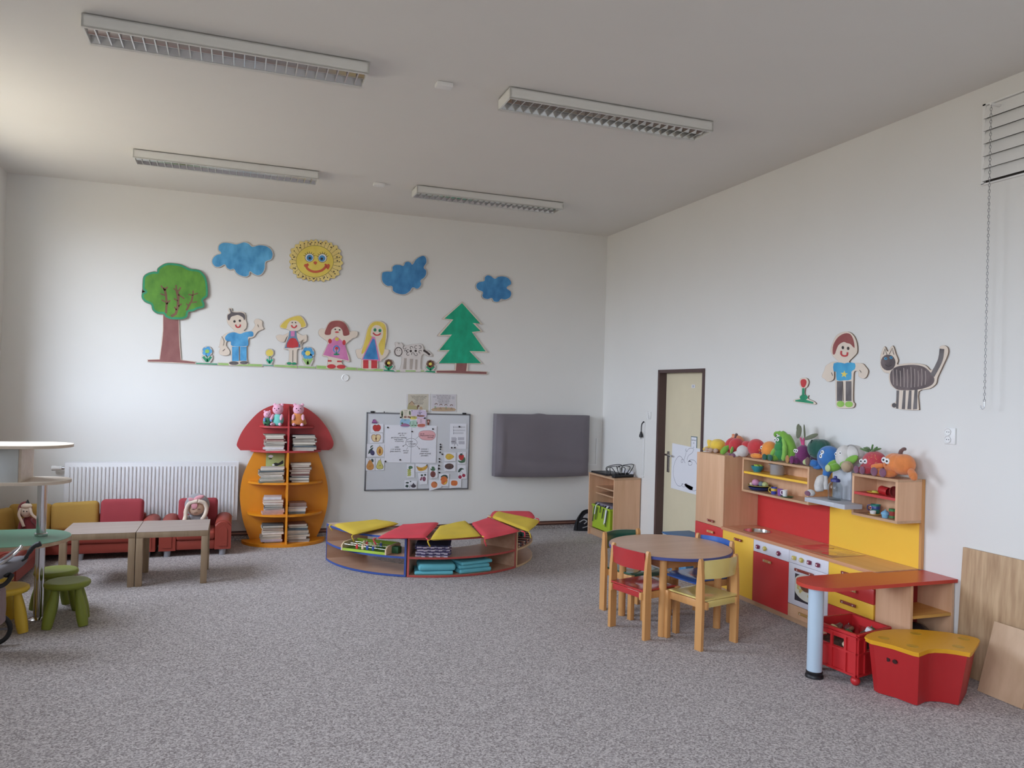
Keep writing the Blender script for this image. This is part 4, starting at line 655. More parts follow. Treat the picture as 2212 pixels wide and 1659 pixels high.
gr = MB(); gr.box(rx0, rx1, ry+.014, ry+.02, rz1-.004, rz1+.006).box(rx0, rx1, YB-.04, YB-.034, rz1-.004, rz1+.006)
gr.part('top_grille_frame', RADW, t)
gb = MB()
for k in range(52): gb.box(rx0+.02+k*.0312, rx0+.03+k*.0312, ry+.02, YB-.04, rz1-.006, rz1+.002)
gb.part('top_grille', RADW, t)['kind'] = 'stuff'
MB().box(-1.2, -1.16, YB-.032, YB, .3, .8).box(-.3, -.26, YB-.032, YB, .3, .8).part('bracket', RADW, t)
vl = MB().cyl((rx0, ry+.04, .80), (rx0-.03, ry+.04, .80), .014).part('valve', STEEL, t)
MB().lathe([(0, 0), (.02, 0), (.022, .01), (.021, .05), (.025, .055), (.026, .085), (.02, .092), (0, .092)]).xf(Matrix.Translation((rx0-.028, ry+.04, .80)) @ Matrix.Rotation(-PI/2, 4, 'Y')).part('thermostat', WPL, vl)
# ================================================================== MUSHROOM BOOKCASE
BC = (490, 850, 4.738); YBK = 8.665
def bq(x, y, Y=YBK): return onY(BC[0]+x/BC[2], BC[1]+y/BC[2], Y)
t = SHELF = thing('mushroom_bookcase', 'mushroom shaped bookcase with red cap and yellow stem on the far wall', 'bookcase', (.52, 8.66, 0))
CAPR = M('bookcase_red', (206, 58, 60), .4, var=.02); STEMY = M('bookcase_yellow', (232, 166, 34), .4, var=.02)
cap = [(140, 582), (108, 545), (104, 510), (150, 400), (230, 290), (330, 190), (430, 135), (530, 108), (630, 107), (740, 122), (840, 165), (950, 255), (1030, 360), (1075, 450), (1092, 510), (1080, 555), (1045, 580)]
MB().slab([bq(q[0], q[1]) for q in smo(cap, 4)], (0, .018, 0)).part('cap_board', CAPR, t)
body = [(285, 583), (215, 720), (160, 860), (135, 1010), (138, 1130), (165, 1300), (205, 1420), (248, 1520), (890, 1510), (960, 1380), (1010, 1230), (1035, 1080), (1030, 940), (1000, 800), (960, 680), (925, 583)]
MB().slab([bq(x, y, YBK+.002) for x, y in smo(body[:8], 4)+smo(body[8:], 4)], (0, .018, 0)).part('stem_board', STEMY, t)
SHF = [(1.235, .515, .285, .185, CAPR), (.975, .515, .372, .225, CAPR), (.637, .52, .392, .25, STEMY), (.305, .523, .392, .31, STEMY), (0.0, .515, .435, .38, STEMY)]
for z, cx, hw, dp_, m in SHF:
    th = .02 if z else .03
    p = [(cx+hw*math.cos(a), YBK-dp_*math.sin(a)) for a in (PI*i/28 for i in range(29))]
    MB().slab([(x, y, z) for x, y in p], (0, 0, th)).part('shelf', m, t)
def dprof(z): 
    pr_ = [(0.03, .36), (.31, .32), (.64, .272), (.985, .235), (1.24, .21), (1.38, .14), (1.475, .03)]
    for (a, b_), (c, d_) in zip(pr_, pr_[1:]):
        if a <= z <= c: return b_+(d_-b_)*(z-a)/(c-a)
    return .03
for z0, z1, m, nm in ((.03, .975, STEMY, 'divider'), (.995, 1.476, CAPR, 'divider')):
    zs = [z0+(z1-z0)*i/16 for i in range(17)]
    MB().slab([(.512, YBK-dprof(z), z) for z in zs]+[(.512, YBK-.001, z1), (.512, YBK-.001, z0)], (.018, 0, 0)).part(nm, m, t)
# books: every one a thing
BKC = [(216, 206, 196), (198, 186, 170), (150, 140, 130), (96, 106, 108), (190, 150, 140), (120, 130, 116), (210, 204, 206), (150, 120, 110), (84, 96, 104), (180, 172, 160), (132, 90, 86), (176, 168, 186)]
BNM = ['cream', 'beige', 'taupe', 'slate', 'pinkish', 'sage', 'white', 'brown', 'dark grey', 'stone', 'maroon', 'lilac']
PAG = M('book_pages', (214, 204, 188), .9, var=.05, vs=3, stretch=(1, 1, 60))
ORD = ['lowest', 'second', 'third', 'fourth', 'fifth', 'sixth', 'seventh', 'eighth', 'ninth', 'tenth', 'eleventh', 'twelfth']
rb = random.Random(11)
def stack(where, xc, z0, n, H_, w, dfront, yc, cols=None, top=None):
    z = z0; hs = [rb.uniform(.6, 1.6) for _ in range(n)]; s = H_/sum(hs)
    for i in range(n):
        h = hs[i]*s*.985; ww = w*rb.uniform(.82, 1.0); dd = dfront*rb.uniform(.85, 1); ang = rb.uniform(-.07, .07); k = cols[i] if cols else rb.randrange(12)
        x = xc+rb.uniform(-.012, .012); y = yc+rb.uniform(-.008, .008)
        cov = M('book_cover_%d' % k, BKC[k], .45, var=.08, vs=20)
        lb = '%s book, %s, %s of bookcase' % (BNM[k], 'lowest' if i == 0 else 'topmost' if i == n-1 else ORD[i]+' from bottom', where)
        t = thing('book', lb, 'book', (x, y, z), ang, 'books on the mushroom bookcase')
        c = max(.0014, h*.16); sp = -1 if rb.random() < .5 else 1; fr = rb.random() < .45
        MB().box(-ww/2, ww/2, -dd/2, dd/2, 0, c).box(-ww/2, ww/2, -dd/2, dd/2, h-c, h-.0002).box(*((-ww/2, ww/2, -dd/2, -dd/2+.002) if fr else (sp*ww/2-.002, sp*ww/2, -dd/2, dd/2)), c, h-c).part('cover', cov, t, local=True, smooth=None)
        MB().box(-ww/2+.004, ww/2-.004, -dd/2+.004, dd/2-.004, c, h-c).part('pages', PAG, t, local=True, smooth=None)
        z += h/.985
stack('left stack, upper red shelf', .385, .995, 11, .175, .225, .17, 8.545, [6, 6, 6, 3, 9, 2, 4, 10, 1, 0, 5])
stack('right stack, upper red shelf', .685, .995, 10, .17, .255, .17, 8.545, [11, 9, 8, 3, 9, 2, 9, 2, 0, 8])
stack('left stack, highest yellow shelf', .365, .657, 10, .16, .265, .17, 8.545, [5, 9, 5, 9, 0, 9, 2, 3, 0, 6])
stack('right stack, highest yellow shelf', .655, .657, 9, .205, .22, .17, 8.545, [9, 8, 8, 10, 10, 4, 7, 7, 1])
stack('left stack, middle yellow shelf', .39, .325, 8, .185, .215, .19, 8.52, [4, 4, 11, 8, 3, 0, 4, 6])
stack('right stack, middle yellow shelf', .64, .325, 4, .115, .205, .19, 8.52, [3, 6, 10, 7])
stack('left stack on the base', .385, .03, 10, .185, .225, .2, 8.50, [2, 11, 9, 2, 9, 0, 2, 10, 1, 3])
stack('right stack on the base', .645, .03, 9, .19, .235, .2, 8.50, [11, 2, 6, 9, 8, 1, 8, 5, 7])
t = thing('picture_book', 'green picture book with black animals standing upright behind the left book stack', 'book', (.40, 8.655, .657))
MB().slab([(.30, 8.60, .657), (.49, 8.60, .657), (.50, 8.648, .955), (.308, 8.648, .955)], (0, .012, 0)).part('cover', M('picture_book_green', (164, 176, 108), .5, c2=(140, 156, 90), vs=10), t)
def pb(u, v): return Vector((.30+.19*u+.006*v, 8.5995+.048*v, .657+.298*v))
m = MB(); [m.slab([pb(x, y) for x, y in q], (0, -.0006, 0)) for q in (sm([(.42, .62), (.55, .66), (.7, .64), (.9, .74), (.96, .7), (.94, .62), (.7, .56), (.55, .54)], 2), ell(.45, .5, .06, .04), ell(.8, .42, .08, .02), ell(.25, .8, .1, .02))]; m.part('animals', BLACK, t)
m = MB(); [m.slab([pb(x, y) for x, y in q], (0, -.0006, 0)) for q in (ell(.42, .58, .07, .03), sm([(.1, .88), (.3, .84), (.4, .9), (.25, .94)], 2))]; m.part('white_marks', PAPER, t)
# ------------------------------------------------------------------ soft toys on the cap shelf (plain bears)
EYEW = M('toy_eye_white', (240, 240, 240), .3); EYEB = M('toy_eye_black', (24, 22, 26), .2)
def limb(p0, p1, r0, r1): 
    p0, p1 = Vector(p0), Vector(p1); n = 5; return MB().tube([p0]+[p0.lerp(p1, i/n) for i in range(1, n)]+[p1], [r0*.7]+[r0+(r1-r0)*i/n for i in range(1, n)]+[r1*.75], 12).ball(p0, r0*.7, seg=10).ball(p1, r1*.78, seg=12)
def eye(mb_w, mb_b, c, d, r, flat=.45):
    d = Vector(d).normalized(); q = d.to_track_quat('Z', 'Y').to_matrix(); mb_w.ball(c, r*.85, r, r*flat, q, 12); mb_b.ball(Vector(c)+d*r*flat*.75, r*.38, r*.38, r*.3, q, 10)
PINK = plush('plush_pink', (232, 168, 192)); 
def bear(label, x, z, s, shirt, dress=False, yaw=0, arm=None):
    t = thing('soft_toy', label, 'toy', (x, 8.545, z), yaw, 'soft toys on the bookcase cap shelf')
    if dress: MB().lathe([(0, 0), (.078*s, 0), (.088*s, .012*s), (.07*s, .06*s), (.045*s, .12*s), (.03*s, .135*s), (0, .135*s)], (0, 0, .018*s), sy=.8).part('dress', shirt, t, local=True, smooth=70)
    else: MB().ball((0, 0, .065*s), .06*s, .052*s, .068*s).part('shirt', shirt, t, local=True, smooth=True)
    hd = MB().ball((0, -.01*s, .175*s), .056*s, .052*s, .054*s).part('head', PINK, t, local=True, smooth=True)
    MB().ball((.038*s, 0, .222*s), .017*s, .009*s, .017*s).ball((-.038*s, 0, .222*s), .017*s, .009*s, .017*s).part('ears', PINK, hd, local=True, smooth=True)
    MB().ball((.02*s, -.058*s, .185*s), .006*s, seg=8).ball((-.02*s, -.058*s, .185*s), .006*s, seg=8).ball((0, -.063*s, .168*s), .006*s, .004*s, .004*s, seg=8).part('face', EYEB, hd, local=True, smooth=True)
    for sx in (-1, 1):
        limb((sx*.045*s, -.02*s, .115*s), (sx*.05*s, -.062*s, .075*s), .018*s, .015*s).part('arm', PINK if dress else (arm or PINK), t, local=True, smooth=True)
        limb((sx*.03*s, -.02*s, .022*s), (sx*.045*s, -.075*s, .02*s), .018*s, .016*s).part('leg', PINK if dress else BLACK if s < .8 else PINK, t, local=True, smooth=True)
bear('largest pink soft toy in a mint shirt, left of the cap divider', .412, 1.255, 1.02, plush('plush_mint', (110, 206, 190)), yaw=-.35)
bear('small pink soft toy in green and blue leaning beside the mint one', .30, 1.255, .70, plush('plush_green', (60, 132, 92)), yaw=.2, arm=plush('plush_blue_small', (96, 150, 208)))
bear('pink soft toy in an orange dress, right of the cap divider', .622, 1.255, 1.04, plush('plush_orange_dress', (204, 122, 56)), True, yaw=-.1)
# ================================================================== SOFAS, LOW TABLES, DOLLS
SOFA = M('sofa_orange_red', (196, 74, 54), .55, var=.05, vs=3, bump=.06, bs=30); SOFAC = M('sofa_cushion_red', (206, 66, 76), .85, var=.05, vs=5, bump=.15, bs=150)
SOFAY = M('sofa_cushion_mustard', (214, 160, 62), .85, var=.05, vs=5, bump=.15, bs=150); FOOT = M('grey_sofa_foot', (150, 150, 158), .4)
def arm(t, x0, x1, y0, y1, h):
    w = x1-x0; cx = (x0+x1)/2; p = [(x0, .06), (x0, h-w*.42)]+[(cx-w/2*math.cos(a)*1.06, h-w*.42+w*.42*math.sin(a)) for a in (PI*i/10 for i in range(1, 10))]+[(x1, h-w*.42), (x1, .06)]
    m = MB().slab([(x, y0, z) for x, z in p], (0, y1-y0, 0)); es = [e_ for e_ in m.b.edges if abs(e_.verts[0].co.y-e_.verts[1].co.y) < 1e-4 and min(v.co.z for v in e_.verts) > .1]
    bmesh.ops.bevel(m.b, geom=es, offset=.018, segments=3, affect='EDGES'); a_ = m.part('arm', SOFA, t, smooth=50)
    q = [(cx+(x-cx)*.52, .09+(z-.06)*.66) for x, z in p]
    MB().slab([(x, y0-.006, z) for x, z in q], (0, .008, 0)).part('arm_panel', SOFA, a_, smooth=50)
t = thing('toy_armchair', 'small orange red child armchair with grey feet near the bookcase', 'armchair', (-.35, 8.3, 0))
arm(t, -.675, -.525, 8.05, 8.58, .345); arm(t, -.172, -.022, 8.05, 8.58, .345)
MB().box(-.53, -.165, 8.06, 8.58, .06, .16, .02).part('base', SOFA, t); MB().box(-.525, -.17, 8.04, 8.45, .155, .235, .028, 3).part('seat', SOFA, t, smooth=60)
MB().obox((-.35, 8.50, .345), .375, .10, .32, Matrix.Rotation(-.12, 3, 'X'), .035, 4).part('back_cushion', SOFAC, t, smooth=60)
MB().box(-.53, -.165, 8.53, 8.60, .06, .36, .02).part('backrest', SOFA, t)
for x in (-.6, -.10):
    for y in (8.09, 8.53): MB().cyl((x, y, 0), (x, y, .062), .028, .034).part('foot', FOOT, t)
t = thing('corner_sofa', 'low orange red child corner sofa with mustard and red cushions', 'sofa', (-1.4, 8.2, 0))
arm(t, -.85, -.705, 8.05, 8.58, .345)
MB().box(-2.18, -.84, 8.06, 8.58, .06, .16, .02).part('base', SOFA, t); MB().box(-1.62, -.845, 8.04, 8.45, .155, .235, .028, 3).part('seat', SOFA, t, smooth=60)
MB().box(-2.18, -.84, 8.53, 8.60, .06, .36, .02).part('backrest', SOFA, t)
MB().box(-2.185, -1.63, 7.0, 8.06, .06, .16, .02).part('base', SOFA, t); MB().box(-2.18, -1.60, 7.0, 8.45, .155, .235, .028, 3).part('seat', SOFA, t, smooth=60)
arm(t, -1.75, -1.62, 7.05, 7.62, .30)
for x, y in ((-.78, 8.1), (-.78, 8.53), (-1.35, 8.1), (-1.7, 7.12), (-2.1, 7.12), (-1.7, 7.9)): MB().cyl((x, y, 0), (x, y, .062), .028, .034).part('foot', FOOT, t)
def cush(name, label, c, w, d, h, rot, mat, grp):
    m = MB().obox((0, 0, 0), w, d, h, Matrix.Identity(3), min(d, .09)*.46, 5); m.xf(Matrix.Translation(c) @ rot.to_4x4())
    return m.top(name, mat, label, 'cushion', (c[0], c[1], c[2]-h/2), grp, smooth=70)
Rx = lambda a, z=0: Matrix.Rotation(z, 3, 'Z') @ Matrix.Rotation(a, 3, 'X')
G = 'loose back cushions on the corner sofa'
cush('sofa_cushion', 'red back cushion on the corner sofa beside its arm', (-1.045, 8.44, .375), .385, .12, .285, Rx(-.18), SOFAC, G)
cush('sofa_cushion', 'mustard back cushion next to the red one on the corner sofa', (-1.455, 8.44, .36), .41, .12, .275, Rx(-.18, .03) @ Matrix.Rotation(-.04, 3, 'Y'), SOFAY, G)
cush('sofa_cushion', 'mustard back cushion behind the chrome pole on the corner sofa', (-1.84, 8.45, .35), .36, .12, .27, Rx(-.18, -.03), SOFAY, G)
cush('sofa_cushion', 'mustard cushion turned into the far corner of the sofa', (-2.06, 8.16, .345), .40, .12, .26, Rx(-.2, 1.15), SOFAY, G)
cush('sofa_cushion', 'red cushion at the left picture edge on the corner sofa', (-2.07, 7.78, .33), .34, .12, .24, Rx(-.2, 1.45), SOFAC, G)
# low oak tables
OAK = wood('pale_oak_top', (196, 180, 166), (178, 160, 146), 'x', .45, 14); OAKL = wood('pale_oak', (186, 160, 130), (170, 144, 114), 'z', .5, 14)
def low(x, label, first=None):
    if first: return dup(first, (x, 7.225, 0), 0, label)
    t = thing('low_table', label, 'table', (x, 7.225, 0), group='pair of pale oak low tables')
    MB().box(x-.275, x+.275, 6.95, 7.5, .40, .4485, .002).part('apron', OAKL, t); MB().box(x-.2755, x+.2755, 6.9495, 7.5005, .4485, .45).part('tabletop', OAK, t)
    for sx in (-1, 1):
        for sy in (-1, 1): MB().box(x+sx*.2495-.0255, x+sx*.2495+.0255, 7.225+sy*.2495-.0255, 7.225+sy*.2495+.0255, 0, .40, .002).part('leg', OAKL, t)
    return t
lt = low(-1.034, 'left of the two pale oak square low tables, beside the green play table'); low(-.478, 'right of the two pale oak square low tables, before the armchair', lt)
# rag dolls
SKIN = plush('doll_skin', (214, 178, 152)); CRM = plush('doll_cream', (226, 208, 188)); DRS = plush('doll_red_dress', (132, 44, 50)); GRY = plush('doll_grey_print', (150, 148, 152)); PNK = plush('doll_pink', (222, 150, 160))
t = thing('rag_doll', 'rag doll with red hood, cream hair and red dress on the corner sofa', 'doll', (-1.82, 8.28, .235))
MB().lathe([(0, 0), (.085, 0), (.08, .03), (.05, .11), (.03, .15), (0, .155)], (-1.82, 8.28, .237), sy=.75).part('dress', DRS, t, smooth=70)
hd = MB().ball((-1.832, 8.255, .445), .048, .045, .058).part('head', CRM, t, smooth=True)
MB().ball((-1.85, 8.285, .46), .06, .05, .075).part('hood', DRS, hd, smooth=True)
MB().ball((-1.83, 8.25, .495), .045, .045, .026).tube(smo([(-1.87, 8.23, .48), (-1.882, 8.215, .42), (-1.855, 8.205, .36), (-1.835, 8.2, .31)], 4), .013, 8).tube(smo([(-1.80, 8.23, .48), (-1.775, 8.215, .42), (-1.73, 8.21, .38), (-1.70, 8.21, .355)], 4), .012, 8).part('hair', CRM, hd, smooth=True)
MB().ball((-1.842, 8.208, .452), .006, seg=8).ball((-1.818, 8.209, .45), .006, seg=8).part('eyes', EYEB, hd, smooth=True)
MB().lathe([(0, 0), (.022, 0), (.004, .04), (0, .042)], (-1.825, 8.26, .512)).part('hat_tip', BLACK, hd)
limb((-1.86, 8.25, .37), (-1.87, 8.19, .29), .02, .016).part('arm', DRS, t, smooth=True); limb((-1.78, 8.25, .37), (-1.715, 8.2, .31), .02, .016).part('arm', DRS, t, smooth=True)
for sx in (-1, 1): limb((-1.815+sx*.03, 8.22, .262), (-1.80+sx*.04, 8.12, .262), .022, .022).part('leg', CRM, t, smooth=True)
t = thing('rag_doll', 'large rag doll with grey bonnet, pink bow and cream plaits on the armchair', 'doll', (-.36, 8.33, .235))
MB().lathe([(0, 0), (.11, 0), (.105, .04), (.075, .11), (.035, .14), (0, .14)], (-.36, 8.35, .237), sy=.7).part('dress', GRY, t, smooth=70)
hd = MB().ball((-.362, 8.31, .435), .082, .075, .078).part('head', SKIN, t, smooth=True)
MB().ball((-.355, 8.352, .455), .118, .085, .118).part('bonnet', GRY, hd, smooth=True)
MB().tube(smo([(-.345, 8.235, .512), (-.42, 8.245, .49), (-.452, 8.25, .42), (-.455, 8.245, .36), (-.47, 8.22, .30)], 5), .02, 10).tube(smo([(-.345, 8.235, .512), (-.285, 8.245, .49), (-.262, 8.25, .43), (-.275, 8.24, .37), (-.30, 8.215, .33)], 5), .02, 10).part('plaits', CRM, hd, smooth=True)
MB().ball((-.335, 8.245, .545), .05, .015, .022, Matrix.Rotation(-.3, 3, 'Y')).ball((-.40, 8.245, .52), .04, .015, .022, Matrix.Rotation(.5, 3, 'Y')).ball((-.375, 8.235, .465), .03, .008, .035).part('bow', PNK, hd, smooth=True)
MB().tube([(-.40, 8.237, .425), (-.388, 8.235, .432), (-.376, 8.237, .427)], .003, 6).tube([(-.345, 8.237, .427), (-.333, 8.236, .434), (-.321, 8.24, .428)], .003, 6).tube([(-.375, 8.238, .398), (-.36, 8.237, .394), (-.345, 8.239, .398)], .002, 6).part('face', M('doll_brown_thread', (120, 84, 72), .8), hd, smooth=True)
limb((-.44, 8.32, .34), (-.47, 8.22, .27), .03, .024).part('arm', GRY, t, smooth=True); limb((-.28, 8.32, .34), (-.25, 8.22, .27), .03, .024).part('arm', GRY, t, smooth=True)
for sx in (-1, 1): limb((-.36+sx*.05, 8.28, .262), (-.35+sx*.09, 8.12, .262), .028, .026).part('leg', SKIN, t, smooth=True)
# ================================================================== PLAY STAND, STOOLS, DOLL PRAM
PLYW = wood('pale_plywood', (222, 206, 188), (208, 190, 170), 'x', .45); PLYE = wood('plywood_rim', (196, 168, 138), (176, 146, 118), 'x', .5); GRN = M('green_laminate', (88, 160, 128), .4, var=.02)
t = thing('play_stand', 'play table stand with green top, chrome pole and two plywood shelves', 'stand', (-1.28, 6.17, 0))
def stad(cx, cy, r, xl): return [(cx+r*math.cos(a), cy+r*math.sin(a)) for a in (-PI/2+PI*i/24 for i in range(25))]+[(xl, cy+r), (xl, cy-r)]
MB().slab([(x, y, .562) for x, y in stad(-1.42, 6.12, .34, -2.14)], (0, 0, .024)).part('tabletop', PLYE, t); MB().slab([(x, y, .586) for x, y in off(stad(-1.42, 6.12, .34, -2.14), -.002)], (0, 0, .002)).part('green_surface', GRN, t)
MB().slab([(x, y, .965) for x, y in stad(-1.285, 6.155, .19, -2.14)], (0, 0, .02)).part('shelf', PLYW, t); MB().slab([(x, y, 1.215) for x, y in stad(-1.30, 6.16, .21, -2.14)], (0, 0, .02)).part('shelf', PLYW, t)
pm = MB().cyl((-1.275, 6.17, .588), (-1.275, 6.17, .965), .031, seg=28).cyl((-1.275, 6.17, .01), (-1.275, 6.17, .562), .031, seg=28).part('pole', CHROME, t)
MB().lathe([(.032, 0), (.042, .002), (.042, .016), (.036, .022), (.032, .022)], (-1.275, 6.17, .588)).part('collar', CHROME, pm); MB().lathe([(.032, -.02), (.036, -.02), (.05, 0), (.032, 0)], (-1.275, 6.17, .965)).part('collar', CHROME, pm); MB().lathe([(0, 0), (.06, 0), (.06, .008), (.033, .02), (0, .02)], (-1.275, 6.17, 0)).part('foot_plate', CHROME, pm)
MB().cyl((-2.06, 6.12, 0), (-2.06, 6.12, .562), .031, seg=24).part('pole', CHROME, t)
cb = MB().box(-2.12, -1.37, 6.0, 6.335, .985, 1.215).part('cabinet', PLYW, t)
DOORG = M('grey_white_door', (192, 196, 196), .45, var=.01)
dr_ = MB().box(-1.50, -1.385, 5.985, 6.0, .972, 1.213, .006).part('door', DOORG, t)
dr_ = MB().box(-2.10, -1.512, 5.985, 6.0, .965, 1.213, .006).part('door', DOORG, t)
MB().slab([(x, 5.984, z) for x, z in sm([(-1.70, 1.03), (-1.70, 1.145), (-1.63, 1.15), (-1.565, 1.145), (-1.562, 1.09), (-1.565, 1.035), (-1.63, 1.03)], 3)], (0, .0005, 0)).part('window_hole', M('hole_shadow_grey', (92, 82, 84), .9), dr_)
MB().slab([(x, 5.983, z) for x, z in [(-1.70, 1.035), (-1.70, 1.06), (-1.60, 1.06), (-1.568, 1.075), (-1.567, 1.04), (-1.6, 1.033)]], (0, .0005, 0)).part('yellow_insert', YEL, dr_)
MB().ball((-1.60, 5.983, .995), .005, seg=8).part('screw', STEEL, dr_)
def stool(x, y, rz, mats, label, first=None):
    if first: return dup(first, (x, y, 0), rz, label, swap=mats)
    t = thing('stool', label, 'stool', (x, y, 0), rz, 'round plastic children stools')
    MB().lathe([(0, .25), (.11, .25), (.135, .258), (.145, .272), (.143, .288), (.132, .297), (.10, .294), (0, .292)]).part('seat', mats, t, local=True, smooth=60)
    for k in range(4):
        a = PI/4+k*PI/2; c, s = math.cos(a), math.sin(a)
        p0 = Vector((c*.095, s*.095, .26)); p1 = Vector((c*.155, s*.155, .0))
        MB().tube([p0.lerp(p1, i/8) for i in range(9)], [.021, .024, .0275, .031, .034, .036, .036, .034, .030], 16).part('leg', mats, t, local=True, smooth=60)
    return t
SG = M('stool_green', (134, 166, 48), .5, var=.03); SY = M('stool_yellow', (222, 182, 44), .5, var=.03)
s1 = stool(-1.075, 6.03, .12, SG, 'green round stool nearest the open carpet, right of the pole'); stool(-1.215, 6.40, .5, None, 'green round stool behind the other green one, beside the pole', s1)
stool(-1.43, 5.95, .25, {SG: SY}, 'yellow round stool in front, left of the pole', s1); stool(-1.60, 6.26, .6, {SG: SY}, 'yellow round stool behind, mostly hidden by the doll pram', s1)
def pm_(px, py, Y=5.5): return onY(px, py, Y)
t = thing('doll_pram', 'doll pram with black handle and chrome bars at the left picture edge', 'pram', (-1.6, 5.5, 0))
PCH = M('pram_grey_fabric', (120, 116, 122), .8, var=.05, vs=8, bump=.2, bs=60); PPK = M('pram_mauve_fabric', (146, 124, 126), .85, var=.05, vs=8, bump=.2, bs=60)
MB().tube(smo([pm_(-70, 1262), pm_(0, 1211), pm_(40, 1184), pm_(48, 1179)], 5), .008).tube(smo([pm_(-70, 1275, 5.4), pm_(0, 1222, 5.4), pm_(34, 1195, 5.4), pm_(48, 1180, 5.45)], 5), .009).part('chrome_bar', CHROME, t, smooth=True)
hb = MB().tube(smo([pm_(-60, 1285, 5.42), pm_(5, 1243, 5.42), pm_(35, 1220, 5.42), pm_(60, 1203, 5.42)], 5), .008).part('push_bar', BLACK, t, smooth=True)
MB().tube(smo([pm_(55, 1206, 5.42), pm_(65, 1190, 5.42), pm_(74, 1180, 5.42), pm_(88, 1174, 5.42)], 5), [.010]*4+[.014]*8+[.017]*6+[.014], 12).part('grip', M('rubber_grip', (40, 40, 44), .6), hb, smooth=True)
m = MB().ball(pm_(0, 1232, 5.46), .16, .10, .05, Matrix.Rotation(-.45, 3, 'Y')); m.part('canopy', PCH, t, smooth=True)
MB().tube(smo([pm_(-60, 1275, 5.38), pm_(-5, 1268, 5.38), pm_(15, 1258, 5.38), pm_(27, 1240, 5.38)], 5), .013).ball(pm_(15, 1240, 5.4), .022).part('hinge', BLACK, t, smooth=True)
MB().slab([pm_(x, y, 5.45) for x, y in sm([(-80, 1268), (-4, 1270), (5, 1300), (4, 1335), (-4, 1352), (-80, 1350)], 3)], (0, .08, 0)).part('basket', PPK, t, smooth=60)
wc = pm_(-14, 1360, 5.62); r = wc.z
w = MB().xf(Matrix()); w.tube([wc+Vector((r*.86*math.cos(a), 0, r*.86*math.sin(a))) for a in (2*PI*i/28 for i in range(28))], r*.14, 10, True); wp = w.part('wheel', BLACK, t, smooth=True)
w = MB()
for k in range(5): a = 2*PI*k/5; w.cyl(wc, wc+Vector((r*.8*math.cos(a), 0, r*.8*math.sin(a))), .008, seg=8)
w.ball(wc, .02); w.part('spokes', PCH, wp)
MB().tube([wc+Vector((0, -.02, 0)), wc+Vector((-.02, -.1, .12)), pm_(-20, 1320, 5.45)], .008).part('axle_strut', CHROME, t)
# ================================================================== CURVED SHELF BENCH AND WHAT LIES ON IT
BX, BY, RO, RI = 1.92, 7.741, 1.068, .66
def pol(r, a): a = math.radians(a); return (BX+r*math.cos(a), BY+r*math.sin(a))
BIN = wood('bench_beech', (196, 156, 128), (180, 138, 110), 'x', .4); BTOP = wood('bench_top', (206, 178, 156), (194, 164, 140), 'x', .4)
def sector(r0, r1, a0, a1, z0, z1, n=16):
    A = [a0+(a1-a0)*i/n for i in range(n+1)]; m = MB()
    p = [pol(r1, a) for a in A]+[pol(r0, a) for a in A[::-1]]
    return m.slab([(x, y, z0) for x, y in p], (0, 0, z1-z0))
def unit(a0, a1, edge, label):
    c = pol(.86, (a0+a1)/2); t = thing('bench_shelf', label, 'bench', (c[0], c[1], 0), group='curved bench shelf units')
    a0 += .25; a1 -= .25; th = .018; da = math.degrees(th/RO)
    for z, nm, m in ((.003, 'bottom', BIN), (.166, 'shelf', BIN), (.34, 'top', BTOP)):
        b_ = sector(RI, RO-.003, a0+(da if nm != 'top' else 0), a1-(da if nm != 'top' else 0), z, z+th).part(nm, m, t, smooth=30)
        sector(RO-.003, RO+.001, a0, a1, z, z+th).part('edge_strip', edge, b_, smooth=30)
    for a, s in ((a0, 1), (a1, -1)):
        q = [pol(RI, a), pol(RO-.003, a), pol(RO-.003, a+s*da), pol(RI, a+s*da)]
        sp = MB().slab([(x, y, .003) for x, y in q], (0, 0, .337)).part('side_panel', BIN, t)
        q = [pol(RO-.003, a), pol(RO+.001, a), pol(RO+.001, a+s*da), pol(RO-.003, a+s*da)]
        MB().slab([(x, y, .003) for x, y in q], (0, 0, .355)).part('edge_strip', edge, sp)
    return t
BLU = M('blue_edging', (54, 84, 164), .4, var=.02); REDE = M('red_edging', (190, 76, 70), .4, var=.02); BCHE = wood('beech_edging', (226, 194, 150), (212, 178, 132), 'z', .4)
unit(-174.6, -114.7, BLU, 'blue edged curved bench shelf unit, nearest the bookcase'); unit(-114.7, -52.8, REDE, 'red edged curved bench shelf unit in the middle'); unit(-52.8, 8, BCHE, 'beech edged curved bench shelf unit, turned to the far wall')
CY = M('cushion_yellow', (226, 204, 48), .85, var=.05, vs=6, bump=.12, bs=160); CR = M('cushion_red', (216, 62, 76), .85, var=.05, vs=6, bump=.12, bs=160)
